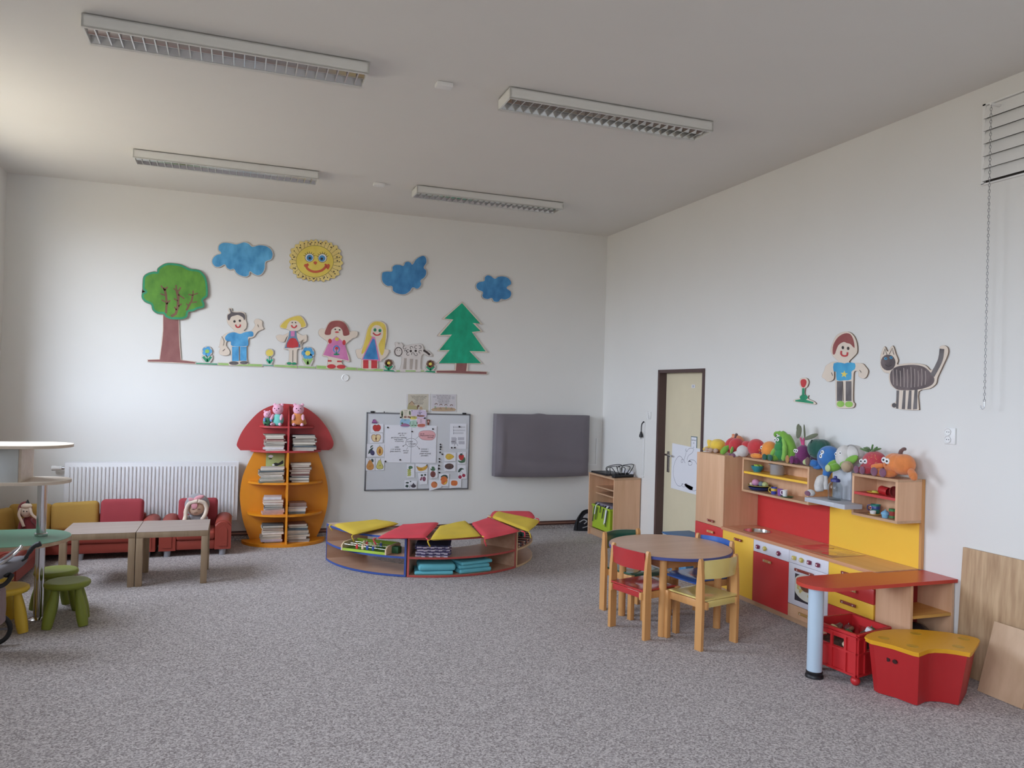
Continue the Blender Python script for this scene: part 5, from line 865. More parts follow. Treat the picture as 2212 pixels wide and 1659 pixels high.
def seatpad(label, quad, zs, mat, th=.034):
    P4 = []
    for (x, y), z in zip(quad, zs): v = onZ(690+x/4.424, 1080+y/4.424, z); P4.append(v)
    c = sum(P4, Vector())/4; t = thing('seat_cushion', label, 'cushion', (c.x, c.y, min(zs)-th), group='thin seat cushions on the curved bench')
    n = 14; b = bmesh.new(); V = {}
    for s in (1, 0):
        for i in range(n+1):
            for j in range(n+1):
                u, v = i/n, j/n; p = P4[0]*(1-u)*(1-v)+P4[1]*u*(1-v)+P4[2]*u*v+P4[3]*(1-u)*v
                e_ = min(u, 1-u, v, 1-v); bul = (1-(1-min(e_/.13, 1))**2)**.5
                cc = (p-c)*(1-.035*(1-min(1, max(abs(2*u-1), abs(2*v-1))-min(abs(2*u-1), abs(2*v-1)))*1)) + c if e_ == 0 else p
                V[s, i, j] = b.verts.new((cc.x, cc.y, cc.z-th*.5+(th*.5*bul+.003*math.sin(u*7)*math.sin(v*6))*(1 if s else -1)))
    for s in (1, 0):
        for i in range(n):
            for j in range(n): b.faces.new((V[s, i, j], V[s, i+1, j], V[s, i+1, j+1], V[s, i, j+1]))
    bmesh.ops.remove_doubles(b, verts=b.verts, dist=1e-5)
    m = MB(); m.b.free(); m.b = b; m.part('pad', mat, t, smooth=80)
    tm = MB()
    for k in (0, 1):
        p = P4[k]-Vector((0, 0, th*.5)); d = (p-c).normalized()*.03; tm.tube(smo([p, p+d+Vector((0, -.008, -.004)), p+d*.6+Vector((.015, -.01, -.05))], 4), .006, 6)
    tm.part('ties', mat, t, smooth=True); return t
seatpad('yellow seat cushion on the blue edged end of the curved bench', [(125, 222), (320, 318), (770, 208), (560, 175)], [.40, .40, .415, .41], CY)
seatpad('red seat cushion bridging the blue edged and red edged bench units', [(540, 348), (1020, 346), (1150, 200), (790, 222)], [.395, .40, .43, .40], CR)
seatpad('yellow seat cushion in the middle of the curved bench', [(1050, 365), (1555, 330), (1400, 182), (1140, 238)], [.405, .405, .42, .41], CY)
seatpad('red seat cushion on the right part of the red edged bench', [(1580, 362), (1930, 282), (1620, 152), (1445, 205)], [.40, .40, .415, .41], CR)
seatpad('red seat cushion underneath at the far end of the curved bench', [(1625, 150), (2070, 160), (2030, 102), (1650, 98)], [.392, .392, .392, .392], CR)
seatpad('yellow seat cushion slanted across the far end of the curved bench', [(1645, 150), (2000, 290), (2115, 185), (1690, 96)], [.425, .425, .43, .43], CY)
# table football game
FW = wood('game_wood', (232, 208, 172), (218, 190, 150), 'x', .4); GG = M('game_green', (96, 150, 50), .6); GL = M('game_lime', (170, 206, 60), .5); DGR = M('game_dark_green', (42, 96, 56), .6)
a = onZ(740, 1187, .19); b_ = onZ(832, 1197.5, .19); dx = (b_-a); L = dx.length; rz = math.atan2(dx.y, dx.x)
t = thing('table_football', 'small wooden table football game in the blue edged bench unit', 'game', (a.x, a.y, .1845), rz)
MB().box(.0, L, .0, .26, 0, .012).part('field', GG, t, local=True); MB().box(0, L, -.006, .004, 0, .022).box(0, L, .256, .266, 0, .07).part('side_rail', GL, t, local=True)
MB().slab([(-.012, -.008, 0), (-.012, -.008, .05), (-.012, .03, .075), (-.012, .22, .075), (-.012, .266, .06), (-.012, .266, 0)], (.014, 0, 0)).part('end_panel', FW, t, local=True); MB().slab([(L, -.008, 0), (L, -.008, .05), (L, .03, .075), (L, .22, .075), (L, .266, .06), (L, .266, 0)], (.014, 0, 0)).part('end_panel', FW, t, local=True)
MB().cyl((0, .02, .055), (L, .02, .042), .004).cyl((0, .10, .05), (L, .10, .05), .004).cyl((0, .18, .05), (L, .18, .05), .004).part('rods', CHROME, t, local=True)
for k, (x, y, c) in enumerate(((.14, .02, RED), (.17, .10, FW), (.20, .02, FW), (.25, .02, BLU), (.28, .10, FW), (.31, .02, BLU), (.30, .18, BLU), (.15, .18, RED))):
    f_ = MB().box(x-.012, x+.012, y-.007, y+.007, .022, .062, .004).part('player', c, t, local=True)
    MB().ball((x, y, .076 if k in (1, 4) else .068), .015 if k in (1, 4) else .009, seg=12).part('head', FW, f_, local=True, smooth=True)
t = thing('green_block', 'dark green toy block right of the table football game', 'block', (1.395, 6.955, .1845), rz); MB().box(-.03, .05, -.02, .05, 0, .06, .006).part('body', DGR, t, local=True); MB().box(-.036, -.03, -.02, .05, 0, .05).part('end', GL, t, local=True)
# foam puzzle tiles
FL = M('foam_lilac', (206, 196, 216), .9, bump=.1, bs=120); FV = M('foam_violet', (84, 74, 118), .9, bump=.1, bs=120); FN = M('foam_navy', (48, 50, 84), .9, bump=.1, bs=120)
rr = random.Random(3); ctrp = onZ(936, 1199, .19); ca = math.degrees(math.atan2(ctrp.y-BY, ctrp.x-BX)); 
for k in range(8):
    p = pol(.90, ca); ang = math.radians(ca+90)+rr.uniform(-.12, .12); z = .1845+k*.0128
    t = thing('foam_tile', '%s foam puzzle tile, %s in the pile inside the red edged bench unit' % (('lilac', 'violet')[k % 2] if k < 7 else 'navy', ('lowest', 'second', 'third', 'fourth', 'fifth', 'sixth', 'seventh', 'topmost')[k]), 'foam tile', (p[0]+rr.uniform(-.012, .012), p[1]+rr.uniform(-.01, .01), z), ang, 'foam puzzle tiles in the bench')
    pts = []; h = .135; tn = .022; nt_ = 4
    for s in range(4):
        c, sn = math.cos(s*PI/2), math.sin(s*PI/2)
        for i in range(nt_*2):
            u = -h+2*h*i/(nt_*2); v = -h-(tn if i % 2 else 0); u2 = -h+2*h*(i+1)/(nt_*2)
            for uu in (u, u2): pts.append((uu*c-v*sn, uu*sn+v*c))
    MB().slab([(x, y, 0) for x, y in pts], (0, 0, .012)).part('foam', FN if k == 7 else (FL, FV)[k % 2], t, local=True, smooth=None)
# teal folded mats
TEAL = M('teal_mat_fabric', (96, 188, 204), .85, var=.05, vs=6, bump=.12, bs=140)
def mat_(label, px, py, z, w, d, h, tw=0):
    p = onZ(px, py, z); a = math.atan2(p.y-BY, p.x-BX); q = (BX+(RO-.02-d/2)*math.cos(a), BY+(RO-.02-d/2)*math.sin(a))
    t = thing('folded_mat', label, 'mat', (q[0], q[1], z), a+PI/2+tw, 'teal folded mats in the bench')
    MB().box(-w/2, w/2, -d/2, d/2, 0, h, h*.42, 4).part('fabric', TEAL, t, local=True, smooth=70); return t
mat_('teal folded mat, lower of the two in the left pile of the red edged bench', 937, 1241, .0215, .35, .26, .032)
mat_('teal folded mat, upper thicker one in the left pile of the red edged bench', 943, 1233, .0545, .34, .25, .062, .03)
mat_('teal folded mat, lowest of three in the right pile of the red edged bench', 1030, 1238, .0215, .33, .24, .042)
mat_('teal folded mat, middle of three in the right pile of the red edged bench', 1030, 1229, .0645, .31, .24, .034, -.03)
mat_('teal folded mat, topmost of three with a drooping right corner', 1035, 1221, .0995, .33, .25, .03, .06)
# contents of the beech edged unit
t = thing('striped_mat', 'folded multicoloured striped mat in the beech edged bench unit', 'mat', (*pol(.95, -35), .1845))
cols = [M('mat_'+n, c, .8) for n, c in (('rust', (160, 70, 60)), ('cream', (220, 200, 180)), ('navy', (60, 56, 90)), ('brown', (110, 66, 56)))]
for k in range(24):
    a0 = -50+k*1.7
    for j in range(3): sector(.78, 1.045-.012*(j % 2), a0, a0+1.6, .1848+j*.012, .1848+j*.012+.0115, 2).part('stripe', cols[(k+j*2) % 4], t)
t = thing('teal_bundle', 'bundle of teal ribbed rolls on the striped mat in the bench', 'toy', (*pol(.93, -20), .221))
for k in range(7):
    p = pol(.96-.02*(k % 2), -29+k*2.6); MB().ball((p[0], p[1], .246+.018*(k % 3)), .024, .05, .02, Matrix.Rotation(k*.4, 3, 'Z')).part('roll', M('teal_roll', (74, 150, 146), .8), t, smooth=True)
t = thing('pink_pouch', 'mauve pink cloth pouch behind the teal rolls in the bench', 'pouch', (*pol(.84, -40), .221)); 
p = pol(.86, -38); MB().ball((p[0], p[1], .262), .10, .07, .045, Matrix.Rotation(.8, 3, 'Z')).part('cloth', M('mauve_cloth', (170, 92, 120), .9, bump=.3, bs=40), t, smooth=True)
t = thing('navy_pouch', 'small navy cloth in front of the mauve pouch in the bench', 'pouch', (*pol(.95, -44), .221)); p = pol(.95, -43); MB().ball((p[0], p[1], .24), .055, .035, .02, Matrix.Rotation(.7, 3, 'Z')).part('cloth', M('navy_cloth', (72, 76, 120), .9, bump=.3, bs=40), t, smooth=True)
# ================================================================== CORNER CABINET, LAPTOP, BAG
t = thing('corner_cabinet', 'beech cabinet with open front standing in the right corner by the door', 'cabinet', (4.22, 8.08, 0))
cx0, cx1, cy0, cy1, ch = 4.05, 4.385, 7.746, 8.41, .745
MB().box(cx0, cx1, cy0, cy0+.018, 0, ch-.02).part('side_panel', BEECH, t); MB().box(cx0, cx1, cy1-.018, cy1, 0, ch-.02).part('side_panel', BEECH, t)
MB().box(cx0-.005, cx1, cy0-.004, cy1+.004, ch-.02, ch).part('top', BEECHX, t); MB().box(cx0+.002, cx1, cy0+.018, cy1-.018, .075, .093).part('bottom', BEECHX, t); MB().box(cx0+.03, cx0+.045, cy0+.018, cy1-.018, 0, .075).part('plinth', BEECHX, t)
MB().box(cx1-.006, cx1, cy0+.018, cy1-.018, .09, ch-.02).part('back_panel', BEECH, t)
MB().box(cx0+.09, cx1-.006, cy0+.018, cy1-.018, .565, .582).part('shelf', BEECHX, t); MB().box(cx0+.09, cx1-.006, cy0+.018, cy1-.018, .49, .507).part('shelf', BEECHX, t)
t = thing('lime_box', 'lime green storage box with hanging ribbons inside the corner cabinet', 'box', (4.2, 8.09, .0935))
LIME = M('lime_plastic', (166, 196, 34), .45, var=.02)
m = MB(); m.box(4.07, 4.075, 7.87, 8.32, .094, .37).box(4.33, 4.335, 7.87, 8.32, .094, .37).box(4.07, 4.335, 7.865, 7.87, .094, .37).box(4.07, 4.335, 8.32, 8.325, .094, .37).box(4.07, 4.335, 7.87, 8.32, .094, .1); m.part('body', LIME, t)
MB().box(4.06, 4.345, 7.855, 7.867, .35, .375, .003).box(4.06, 4.345, 8.322, 8.335, .35, .375, .003).box(4.058, 4.07, 7.855, 8.335, .35, .375, .003).part('rim', LIME, t)
MB().obox((4.2, 8.08, .375), .24, .42, .04, Matrix.Rotation(.1, 3, 'Y'), .018, 3).part('grey_cloth', M('grey_cloth', (128, 120, 134), .9, bump=.2, bs=40), t, smooth=60)
WR = MB(); KR = MB()
for y, z, bk_ in ((8.25, .17, 1), (8.2, .26, 0), (8.17, .2, 1), (8.06, .3, 1), (8.0, .24, 1), (7.95, .18, 0), (7.93, .2, 0), (7.91, .16, 1)):
    (KR if bk_ else WR).slab([(q.x, q.y, q.z) for q in smo([(4.12, y-.02, .398), (4.064, y-.01, .385), (4.053, y+.01, z+.08), (4.055, y+.035, z)], 4)]+[(q.x-.001, q.y+.016, q.z) for q in smo([(4.12, y-.02, .398), (4.064, y-.01, .385), (4.053, y+.01, z+.08), (4.055, y+.035, z)], 4)][::-1], (-.0015, 0, 0))
WR.part('white_ribbons', PAPER, t); KR.part('black_ribbons', BLACK, t)
t = thing('laptop', 'closed dark laptop lying on the corner cabinet', 'laptop', (4.2, 8.18, .745))
MB().box(4.065, 4.33, 7.99, 8.39, .7455, .756, .004).part('base', DARK, t); MB().box(4.065, 4.33, 7.99, 8.39, .757, .764, .004).part('lid', BLACK, t)
t = thing('power_strip', 'black power strip with loose cables on the front corner of the corner cabinet', 'power strip', (4.18, 7.82, .745))
MB().obox((4.20, 7.83, .762), .30, .055, .032, Matrix.Rotation(.25, 3, 'Z'), .008).part('housing', BLACK, t)
cbm = MB(); rr = random.Random(5)
for k in range(6):
    s = Vector((4.10+.04*k, 7.80+.012*k, .785)); e_ = Vector((4.10+.05*((k*3) % 6), 7.95+.04*(k % 3), .77))
    cbm.tube(smo([s, s+Vector((-.02+.02*k, .06, .06+.02*(k % 3))), e_+Vector((.02, .05, .07)), e_], 6), .0045, 6)
cbm.part('cables', BLACK, t, smooth=True)
for k in range(4): MB().obox((4.10+.055*k, 7.805+.014*k, .787), .03, .03, .022, Matrix.Rotation(.25, 3, 'Z'), .006).part('plug', BLACK, t)
t = thing('paper_sheet', 'white sheet of paper standing behind the cables on the corner cabinet', 'paper', (4.33, 7.98, .745)); MB().slab([(4.355, 7.88, .766), (4.355, 8.14, .766), (4.372, 8.14, .815), (4.372, 7.88, .80)], (.0015, 0, 0)).part('sheet', PAPER, t)
t = thing('drawstring_bag', 'black drawstring bag with a pale grey print leaning behind the corner cabinet', 'bag', (4.1, 8.6, 0))
b = bmesh.new(); V = {}; n, k_ = 18, 10
def bagp(u, v, s): 
    w = .165*(1-.45*v**2.2); return (4.115+(u-.5)*2*w+.03*v, 8.60+.02*v+s*.05*math.sin(PI*min(max(u, 0), 1))**.5*(1-v*.7), .005+.245*v**.9*(1-.12*abs(2*u-1)**3))
m = MB()
for s in (-1, 1):
    G_ = [[m.b.verts.new(bagp(i/n, j/k_, s)) for j in range(k_+1)] for i in range(n+1)]
    for i in range(n):
        for j in range(k_): m.b.faces.new((G_[i][j], G_[i+1][j], G_[i+1][j+1], G_[i][j+1]))
m.part('cloth', M('black_cloth', (24, 23, 30), .8, bump=.2, bs=30), t, smooth=80)
def bagpt(x, y): 
    u, v = x, y; p = bagp(u, v, -1); return (p[0], p[1]-.003, p[2])
pm = MB()
for q in ([(.25, .62), (.35, .78), (.5, .82), (.7, .74), (.85, .84), (.9, .7), (.7, .62), (.6, .52), (.4, .6)], stroke(smo([(.15, .4), (.3, .5), (.45, .42), (.35, .3)], 4), .05), stroke(smo([(.3, .12), (.5, .2), (.55, .38), (.75, .3), (.7, .15), (.9, .1)], 5), .035), stroke(smo([(.55, .42), (.7, .46), (.9, .36)], 4), .05)):
    pm.slab([bagpt(x, y) for x, y in sm(q, 2)], (0, -.0008, 0))
pm.part('pale_print', M('pale_print_grey', (176, 176, 178), .8), t, smooth=None)
MB().tube(smo([bagp(.1, 0, -1), Vector(bagp(.06, .45, -1))+Vector((-.01, -.01, 0)), Vector(bagp(.25, .9, -1))+Vector((-.02, 0, .01)), Vector(bagp(.7, 1, -1))+Vector((0, 0, .012))], 6), .006, 6).part('cord', BLACK, t, smooth=True)
# ================================================================== ROUND TABLE AND CHAIRS
t = thing('round_table', 'round child table with beech top and blue edge', 'table', (3.09, 4.99, 0))
TTOP = wood('table_top_laminate', (196, 164, 138), (184, 150, 122), 'x', .35)
MB().lathe([(0, .556), (.452, .556), (.452, .5745), (0, .5745)], (3.09, 4.99, 0), 64).part('tabletop', TTOP, t); MB().lathe([(.452, .553), (.456, .555), (.456, .573), (.452, .575)], (3.09, 4.99, 0), 64).part('edge_band', M('table_blue_edge', (70, 80, 150), .4), t)
lg = [(2.868, 4.71), (2.83, 5.235), (3.37, 4.775), (3.33, 5.29)]
for x, y in lg: MB().cyl((x, y, .002), (x, y, .50), .027, seg=24).part('leg', BEECHW, t)
for (i, j) in ((0, 1), (0, 2), (2, 3), (1, 3)):
    a, c = Vector((*lg[i], .515)), Vector((*lg[j], .515)); d = c-a
    MB().obox((a+c)/2, d.length, .02, .075, Matrix.Rotation(math.atan2(d.y, d.x), 3, 'Z')).part('apron', wood('beech_apron', (176, 122, 78), (160, 106, 64), 'x'), t)
for x, y in lg: MB().cyl((x, y, .50), (x, y, .556), .027, seg=24).part('leg_cap', BEECHW, t)
def chair(x, y, rz, mat, label, first=None):
    if first: return dup(first, (x, y, 0), rz, label, swap=mat)
    t = thing('child_chair', label, 'chair', (x, y, 0), rz, 'wooden child chairs round the table')
    for s in (-1, 1):
        p = [(-.028, 0), (-.03, .30), (-.026, .45), (-.016, .56), (-.013, .60), (-.004, .614), (.008, .61), (.014, .59), (.020, .50), (.028, .40), (.028, 0)]
        MB().slab([(s*.178-.013, yy, z) for yy, z in p], (.026, 0, 0)).part('rear_leg', BEECHW, t, local=True)
        MB().box(s*.165-.019, s*.165+.019, .285, .325, 0, .335, .004).part('front_leg', BEECHW, t, local=True)
        MB().box(s*.152-.011, s*.152+.011, -.045, .30, .275, .325, .003).part('side_rail', BEECHW, t, local=True)
    g = [[None]*7 for _ in range(13)]; m = MB()
    for q in (0, 1):
        G_ = [[m.b.verts.new((-.165+.33*i/12, -.012-.035*math.sin(PI*i/12)+(.008 if q else 0)-.012*j/4, .475+.125*j/4+.006*math.sin(PI*i/12)*(j/4))) for j in range(5)] for i in range(13)]
        for i in range(12):
            for j in range(4): m.b.faces.new((G_[i][j], G_[i+1][j], G_[i+1][j+1], G_[i][j+1]))
        if q == 0: F = G_
        else:
            for i in range(12):
                for j in (0, 4): m.b.faces.new((F[i][j], F[i+1][j], G_[i+1][j], G_[i][j]))
    m.part('backrest', mat, t, local=True, smooth=50)
    m = MB(); N1, N2 = 14, 14; Gt = {}
    for q in (0, 1):
        for i in range(N1+1):
            for j in range(N2+1):
                u, v = i/N1, j/N2; dz = -.012*math.exp(-(((u-.5)/.26)**2+((v-.45)/.26)**2))-.018*max(0, v-.88)/.12*(v > .88)
                Gt[q, i, j] = m.b.verts.new((-.163+.326*u, -.03+.37*v, .342+dz-(.011 if q else 0)))
        for i in range(N1):
            for j in range(N2): m.b.faces.new((Gt[q, i, j], Gt[q, i+1, j], Gt[q, i+1, j+1], Gt[q, i, j+1]))
    for i in range(N1):
        for j in (0, N2): m.b.faces.new((Gt[0, i, j], Gt[0, i+1, j], Gt[1, i+1, j], Gt[1, i, j]))
    for j in range(N2):
        for i in (0, N1): m.b.faces.new((Gt[0, i, j], Gt[0, i, j+1], Gt[1, i, j+1], Gt[1, i, j]))
    m.part('seat', mat, t, local=True, smooth=50)
    MB().box(-.141, .141, -.036, -.024, .285, .328, .003).part('rear_rail', mat, t, local=True)
    return t
CHR = M('chair_red', (190, 46, 48), .22, var=.02, coat=.4); CHY = M('chair_yellow', (226, 204, 120), .22, var=.02, coat=.4); CHG = M('chair_green', (44, 96, 76), .22, var=.02, coat=.4); CHB = M('chair_blue', (58, 104, 190), .22, var=.02, coat=.4)
c1 = chair(2.675, 4.84, math.radians(-75.7), CHR, 'child chair with red seat and backrest, left of the round table')
chair(3.13, 4.43, math.radians(15), {CHR: CHY}, 'child chair with pale yellow seat and backrest, nearest the camera', c1)
chair(2.93, 5.455, math.radians(-166), {CHR: CHG}, 'child chair with dark green seat and backrest, far side of the round table', c1)
chair(3.525, 5.05, math.radians(101), {CHR: CHB}, 'child chair with blue seat and backrest, between table and kitchen', c1)
t = thing('storage_box', 'pale storage box with blue lid and patterned base on the floor before the door', 'box', (4.15, 6.45, 0))
a = onX(1455, 1148, 4.15); c = onX(1502, 1150, 4.15); bz = a.z
MB().box(4.03, 4.33, 6.22, 6.64, .002, .12, .004).part('patterned_base', M('blue_patterned', (110, 180, 222), .6, c2=(60, 110, 180), vs=60), t); MB().box(4.03, 4.33, 6.22, 6.64, .12, .33, .004).part('body', M('pale_blue_plastic', (206, 214, 226), .4), t)
MB().box(4.02, 4.34, 6.21, 6.65, .33, .345, .004).part('lid', M('blue_lid', (64, 110, 160), .5), t)
# ================================================================== TOY KITCHEN
XF = 4.015
HBR = M('handle_brown', (150, 62, 50), .4); HBE = M('handle_tan', (206, 150, 92), .4); SCR = M('screw_pale', (226, 206, 200), .3); MAG = M('knob_magenta', (134, 40, 74), .35); KYE = M('knob_yellow', (212, 194, 84), .35)
def handle(parent, y, z, mat=HBR, L=.10):
    h = MB().box(XF-.022, XF-.012, y-L/2, y+L/2, z-.011, z+.011, .005).part('handle', mat, parent)
    m = MB()
    for s in (-1, 1): m.cyl((XF-.0225, y+s*L*.34, z), (XF-.024, y+s*L*.34, z), .005, seg=12)
    m.part('screws', SCR, h, smooth=None); m = MB()
    for s in (-1, 1): m.cyl((XF-.012, y+s*L*.34, z), (XF-.0005, y+s*L*.34, z), .004, seg=8)
    m.part('standoffs', DARK, h, smooth=None); return h
def front(t, name, y0, y1, z0, z1, mat): return MB().box(XF, XF+.017, y0+.0015, y1-.0015, z0, z1, .001).part(name, mat, t)
def carcass(t, y0, y1, z1=.552):
    MB().box(XF+.0175, 4.39, y0, y1, .045, z1).part('body', BEECH, t); MB().box(XF+.03, 4.39, y0, y1, 0, .045).part('plinth', BEECHX, t)
Y0, Y1, Y2, Y3, Y4, Y5 = 3.952, 4.368, 4.785, 5.213, 5.635, 6.06
t = thing('tall_cabinet', 'tall beech kitchen cabinet with red drawer at the door end of the toy kitchen', 'cabinet', (4.2, 5.85, 0))
MB().box(XF+.0175, 4.395, Y4, Y5, .045, 1.19).part('body', BEECH, t); MB().box(XF+.03, 4.39, Y4, Y5, 0, .045).part('plinth', BEECHX, t)
handle(front(t, 'door', Y4, Y5, .558, 1.19, BEECH), 5.80, .598); handle(front(t, 'drawer', Y4, Y5, .255, .555, RED), 5.80, .50, HBE); handle(front(t, 'drawer', Y4, Y5, .047, .252, YEL), 5.80, .2)
t = thing('sink_cabinet', 'toy kitchen cabinet with yellow door under the sink', 'cabinet', (4.2, 5.42, 0)); carcass(t, Y3, Y4-.001); handle(front(t, 'door', Y3, Y4-.001, .047, .548, YEL), 5.40, .505)
def knob(parent, y, z, mat, rot=.8):
    k = MB().obox((XF-.012, y, z), .022, .028, .028, Matrix.Rotation(rot, 3, 'X'), .003).part('knob', mat, parent); MB().cyl((XF-.0235, y, z), (XF-.0245, y, z), .007, seg=12).part('screw', SCR, k, smooth=None)
t = thing('toy_dishwasher', 'toy dishwasher with pale control panel and red door', 'dishwasher', (4.2, 5.0, 0)); carcass(t, Y2, Y3-.001)
cp = front(t, 'control_panel', Y2, Y3-.001, .452, .548, GREYP)
for q, m, r in ((onX(1639, 1181, XF), MAG, .2), (onX(1654, 1185, XF), KYE, .7), (onX(1684, 1195.5, XF), MAG, .5)): knob(cp, q.y, q.z, m, r)
handle(front(t, 'door', Y2, Y3-.001, .047, .449, RED), 5.02, .405, HBE)
t = thing('toy_oven', 'toy oven with pale front, four knobs and a printed food picture', 'oven', (4.2, 4.58, 0)); carcass(t, Y1, Y2-.001)
cp = front(t, 'control_panel', Y1, Y2-.001, .456, .548, GREYP)
for q, m, r in ((onX(1717.5, 1205, XF), KYE, .05), (onX(1733.5, 1210, XF), KYE, .35), (onX(1750.5, 1215, XF), MAG, .08), (onX(1769, 1220.5, XF), MAG, .12)): knob(cp, q.y, q.z, m, r)
d_ = front(t, 'oven_door', Y1, Y2-.001, .145, .453, GREYP); handle(d_, 4.60, .418, HBR, .2)
def op(pts, d): return [(XF-d, y, z) for y, z in pts]
MB().slab(op(rect(4.435, .185, 4.71, .385), .0008), (.0007, 0, 0)).part('food_print', M('print_dark', (58, 54, 64), .4), d_)
MB().slab(op([(min(4.708, max(4.437, y)), z) for y, z in ell(4.575, .30, .155, .10, 40)], .0012), (.0004, 0, 0)).part('plate_print', M('print_plate', (222, 222, 206), .5), d_)
rr = random.Random(2); m = MB()
for k in range(26):
    a = rr.uniform(0, 2*PI); r = rr.uniform(.5, .86); q = ell(4.575+.12*r*math.cos(a), .30+.085*r*math.sin(a), .014, .010, 8, rr.uniform(0, 3)); m.slab(op(q, .0014+.00002*k), (.0002, 0, 0))
m.part('potato_print', M('print_potato', (226, 206, 130), .5, c2=(200, 174, 96), vs=90), d_)
MB().slab(op(sm([(4.52, .29), (4.55, .275), (4.60, .27), (4.64, .285), (4.65, .32), (4.60, .345), (4.54, .335)], 3), .0022), (.0003, 0, 0)).part('meat_print', M('print_meat', (134, 88, 66), .5, c2=(108, 66, 50), vs=60), d_)
handle(front(t, 'drawer', Y1, Y2-.001, .047, .141, BEECH), 4.58, .10, M('handle_ochre', (184, 140, 74), .4), .13)
t = thing('drawer_cabinet', 'toy kitchen drawer unit with alternating yellow and red fronts', 'cabinet', (4.2, 4.16, 0)); carcass(t, Y0, Y1-.001)
for z0, z1, m, h in ((.452, .548, YEL, HBR), (.350, .449, RED, HBE), (.250, .347, YEL, HBR), (.150, .247, RED, HBE), (.047, .147, YEL, HBR)): handle(front(t, 'drawer', Y0, Y1-.001, z0, z1, m), 4.16, (z0+z1)/2+.005, h, .14)
t = thing('kitchen_worktop', 'long beech worktop of the toy kitchen', 'worktop', (4.2, 4.8, .5525)); WTOP = wood('worktop_beech', (196, 148, 112), (182, 132, 96), 'y', .22)
sk = MB()                                                     # slab with a round hole for the sink
sc, sr = (4.175, 5.375), .108; x0, x1, y0, y1 = 3.995, 4.372, 3.925, Y4-.002
ring = [(sc[0]+sr*math.cos(a), sc[1]+sr*math.sin(a)) for a in (2*PI*i/32 for i in range(32))]
def edgept(a):
    c, s = math.cos(a), math.sin(a); tt = min(((x1-sc[0])/c if c > 1e-9 else (x0-sc[0])/c if c < -1e-9 else 9e9), ((y1-sc[1])/s if s > 1e-9 else (5.1-sc[1])/s if s < -1e-9 else 9e9)); return (sc[0]+c*tt, sc[1]+s*tt)
AN = sorted(set([2*PI*i/32 for i in range(32)]+[math.atan2(y-sc[1], x-sc[0]) % (2*PI) for x in (x0, x1) for y in (5.1, y1)]))
IN = [(sc[0]+sr*math.cos(a), sc[1]+sr*math.sin(a)) for a in AN]; OUT = [edgept(a) for a in AN]
for z in (.5525, .577):
    iv = [sk.b.verts.new((*p, z)) for p in IN]; ov = [sk.b.verts.new((*p, z)) for p in OUT]
    for i in range(len(AN)): sk.b.faces.new((iv[i], iv[(i+1) % len(AN)], ov[(i+1) % len(AN)], ov[i]))
    if z < .56: i0, o0 = iv, ov
    else:
        for i in range(len(AN)):
            j = (i+1) % len(AN); sk.b.faces.new((i0[i], i0[j], iv[j], iv[i])); sk.b.faces.new((o0[i], o0[j], ov[j], ov[i]))
sk.box(x0, x1, y0, 5.1, .5525, .577); sk.part('slab', WTOP, t, smooth=None)
t = thing('toy_sink', 'round steel sink bowl set into the worktop beside the tall cabinet', 'sink', (*sc, .50))
MB().lathe([(.12, .0775), (.118, .0795), (.108, .079), (.10, .05), (.085, .02), (.05, .008), (0, .006)], (*sc, .50), 40).part('bowl', CHROME, t, smooth=60); MB().lathe([(0, .0062), (.015, .0085), (.018, .0075), (.018, .006)], (*sc, .50), 20).part('drain', STEEL, t)
t = thing('toy_hob', 'flat glossy hob with four round rings on the worktop above the oven', 'hob', (4.19, 4.56, .577)); HOBM = M('hob_gloss', (186, 140, 104), .06, var=.02, coat=1)
MB().box(4.035, 4.345, 4.36, 4.77, .5772, .5795, .001).part('plate', HOBM, t)
for x, y, r in ((4.11, 4.465, .055), (4.11, 4.665, .06), (4.27, 4.465, .06), (4.27, 4.665, .05)): MB().lathe([(0, 0), (r, 0), (r, .0006), (0, .0006)], (x, y, .5795), 32).part('ring', M('hob_ring_rust', (184, 96, 74), .08, coat=1), t)
# back panels
t = thing('red_back_panel', 'red splash panel behind the toy kitchen sink', 'panel', (4.385, 5.2, .577)); MB().box(4.374, 4.394, 4.761, Y4-.002, .5772, 1.178).part('board', RED, t)
t = thing('yellow_back_panel', 'yellow splash panel behind the toy kitchen hob', 'panel', (4.385, 4.35, .577)); MB().box(4.374, 4.394, 3.928, 4.759, .5772, 1.182).part('board', YEL, t); MB().box(4.372, 4.396, 3.908, 3.928, .5772, 1.184).part('edge', BEECHW, t)
def wallbox(name, label, y0, y1, shz, shm):
    t = thing(name, label, 'shelf box', (4.27, (y0+y1)/2, .89)); a, b, th = 4.157, 4.373, .018
    MB().box(a, b, y0, y1, .89, .89+th).part('bottom', BEECHX, t); MB().box(a, b, y0, y1, 1.167, 1.185).part('top', BEECHX, t); MB().box(a, b, y0, y0+th, .908, 1.167).part('side_panel', BEECH, t); MB().box(a, b, y1-th, y1, .908, 1.167).part('side_panel', BEECH, t)
    MB().box(b-.006, b, y0+th, y1-th, .908, 1.167).part('back_panel', BEECH, t); MB().box(a+.004, b-.006, y0+th, y1-th, shz, shz+.018).part('shelf', shm, t); return t
wallbox('wall_shelf_box', 'long open beech wall box with yellow shelf over the sink', 4.75, 5.575, 1.048, YEL); wallbox('wall_shelf_box', 'short open beech wall box with red shelf over the yellow panel', 3.912, 4.312, 1.040, M('shelf_red', (206, 62, 62), .4))
t = thing('cooker_hood', 'pale grey toy cooker hood with flat canopy and chimney board', 'hood', (4.2, 4.41, .943)); HOOD = M('hood_grey', (188, 192, 200), .4, var=.01)
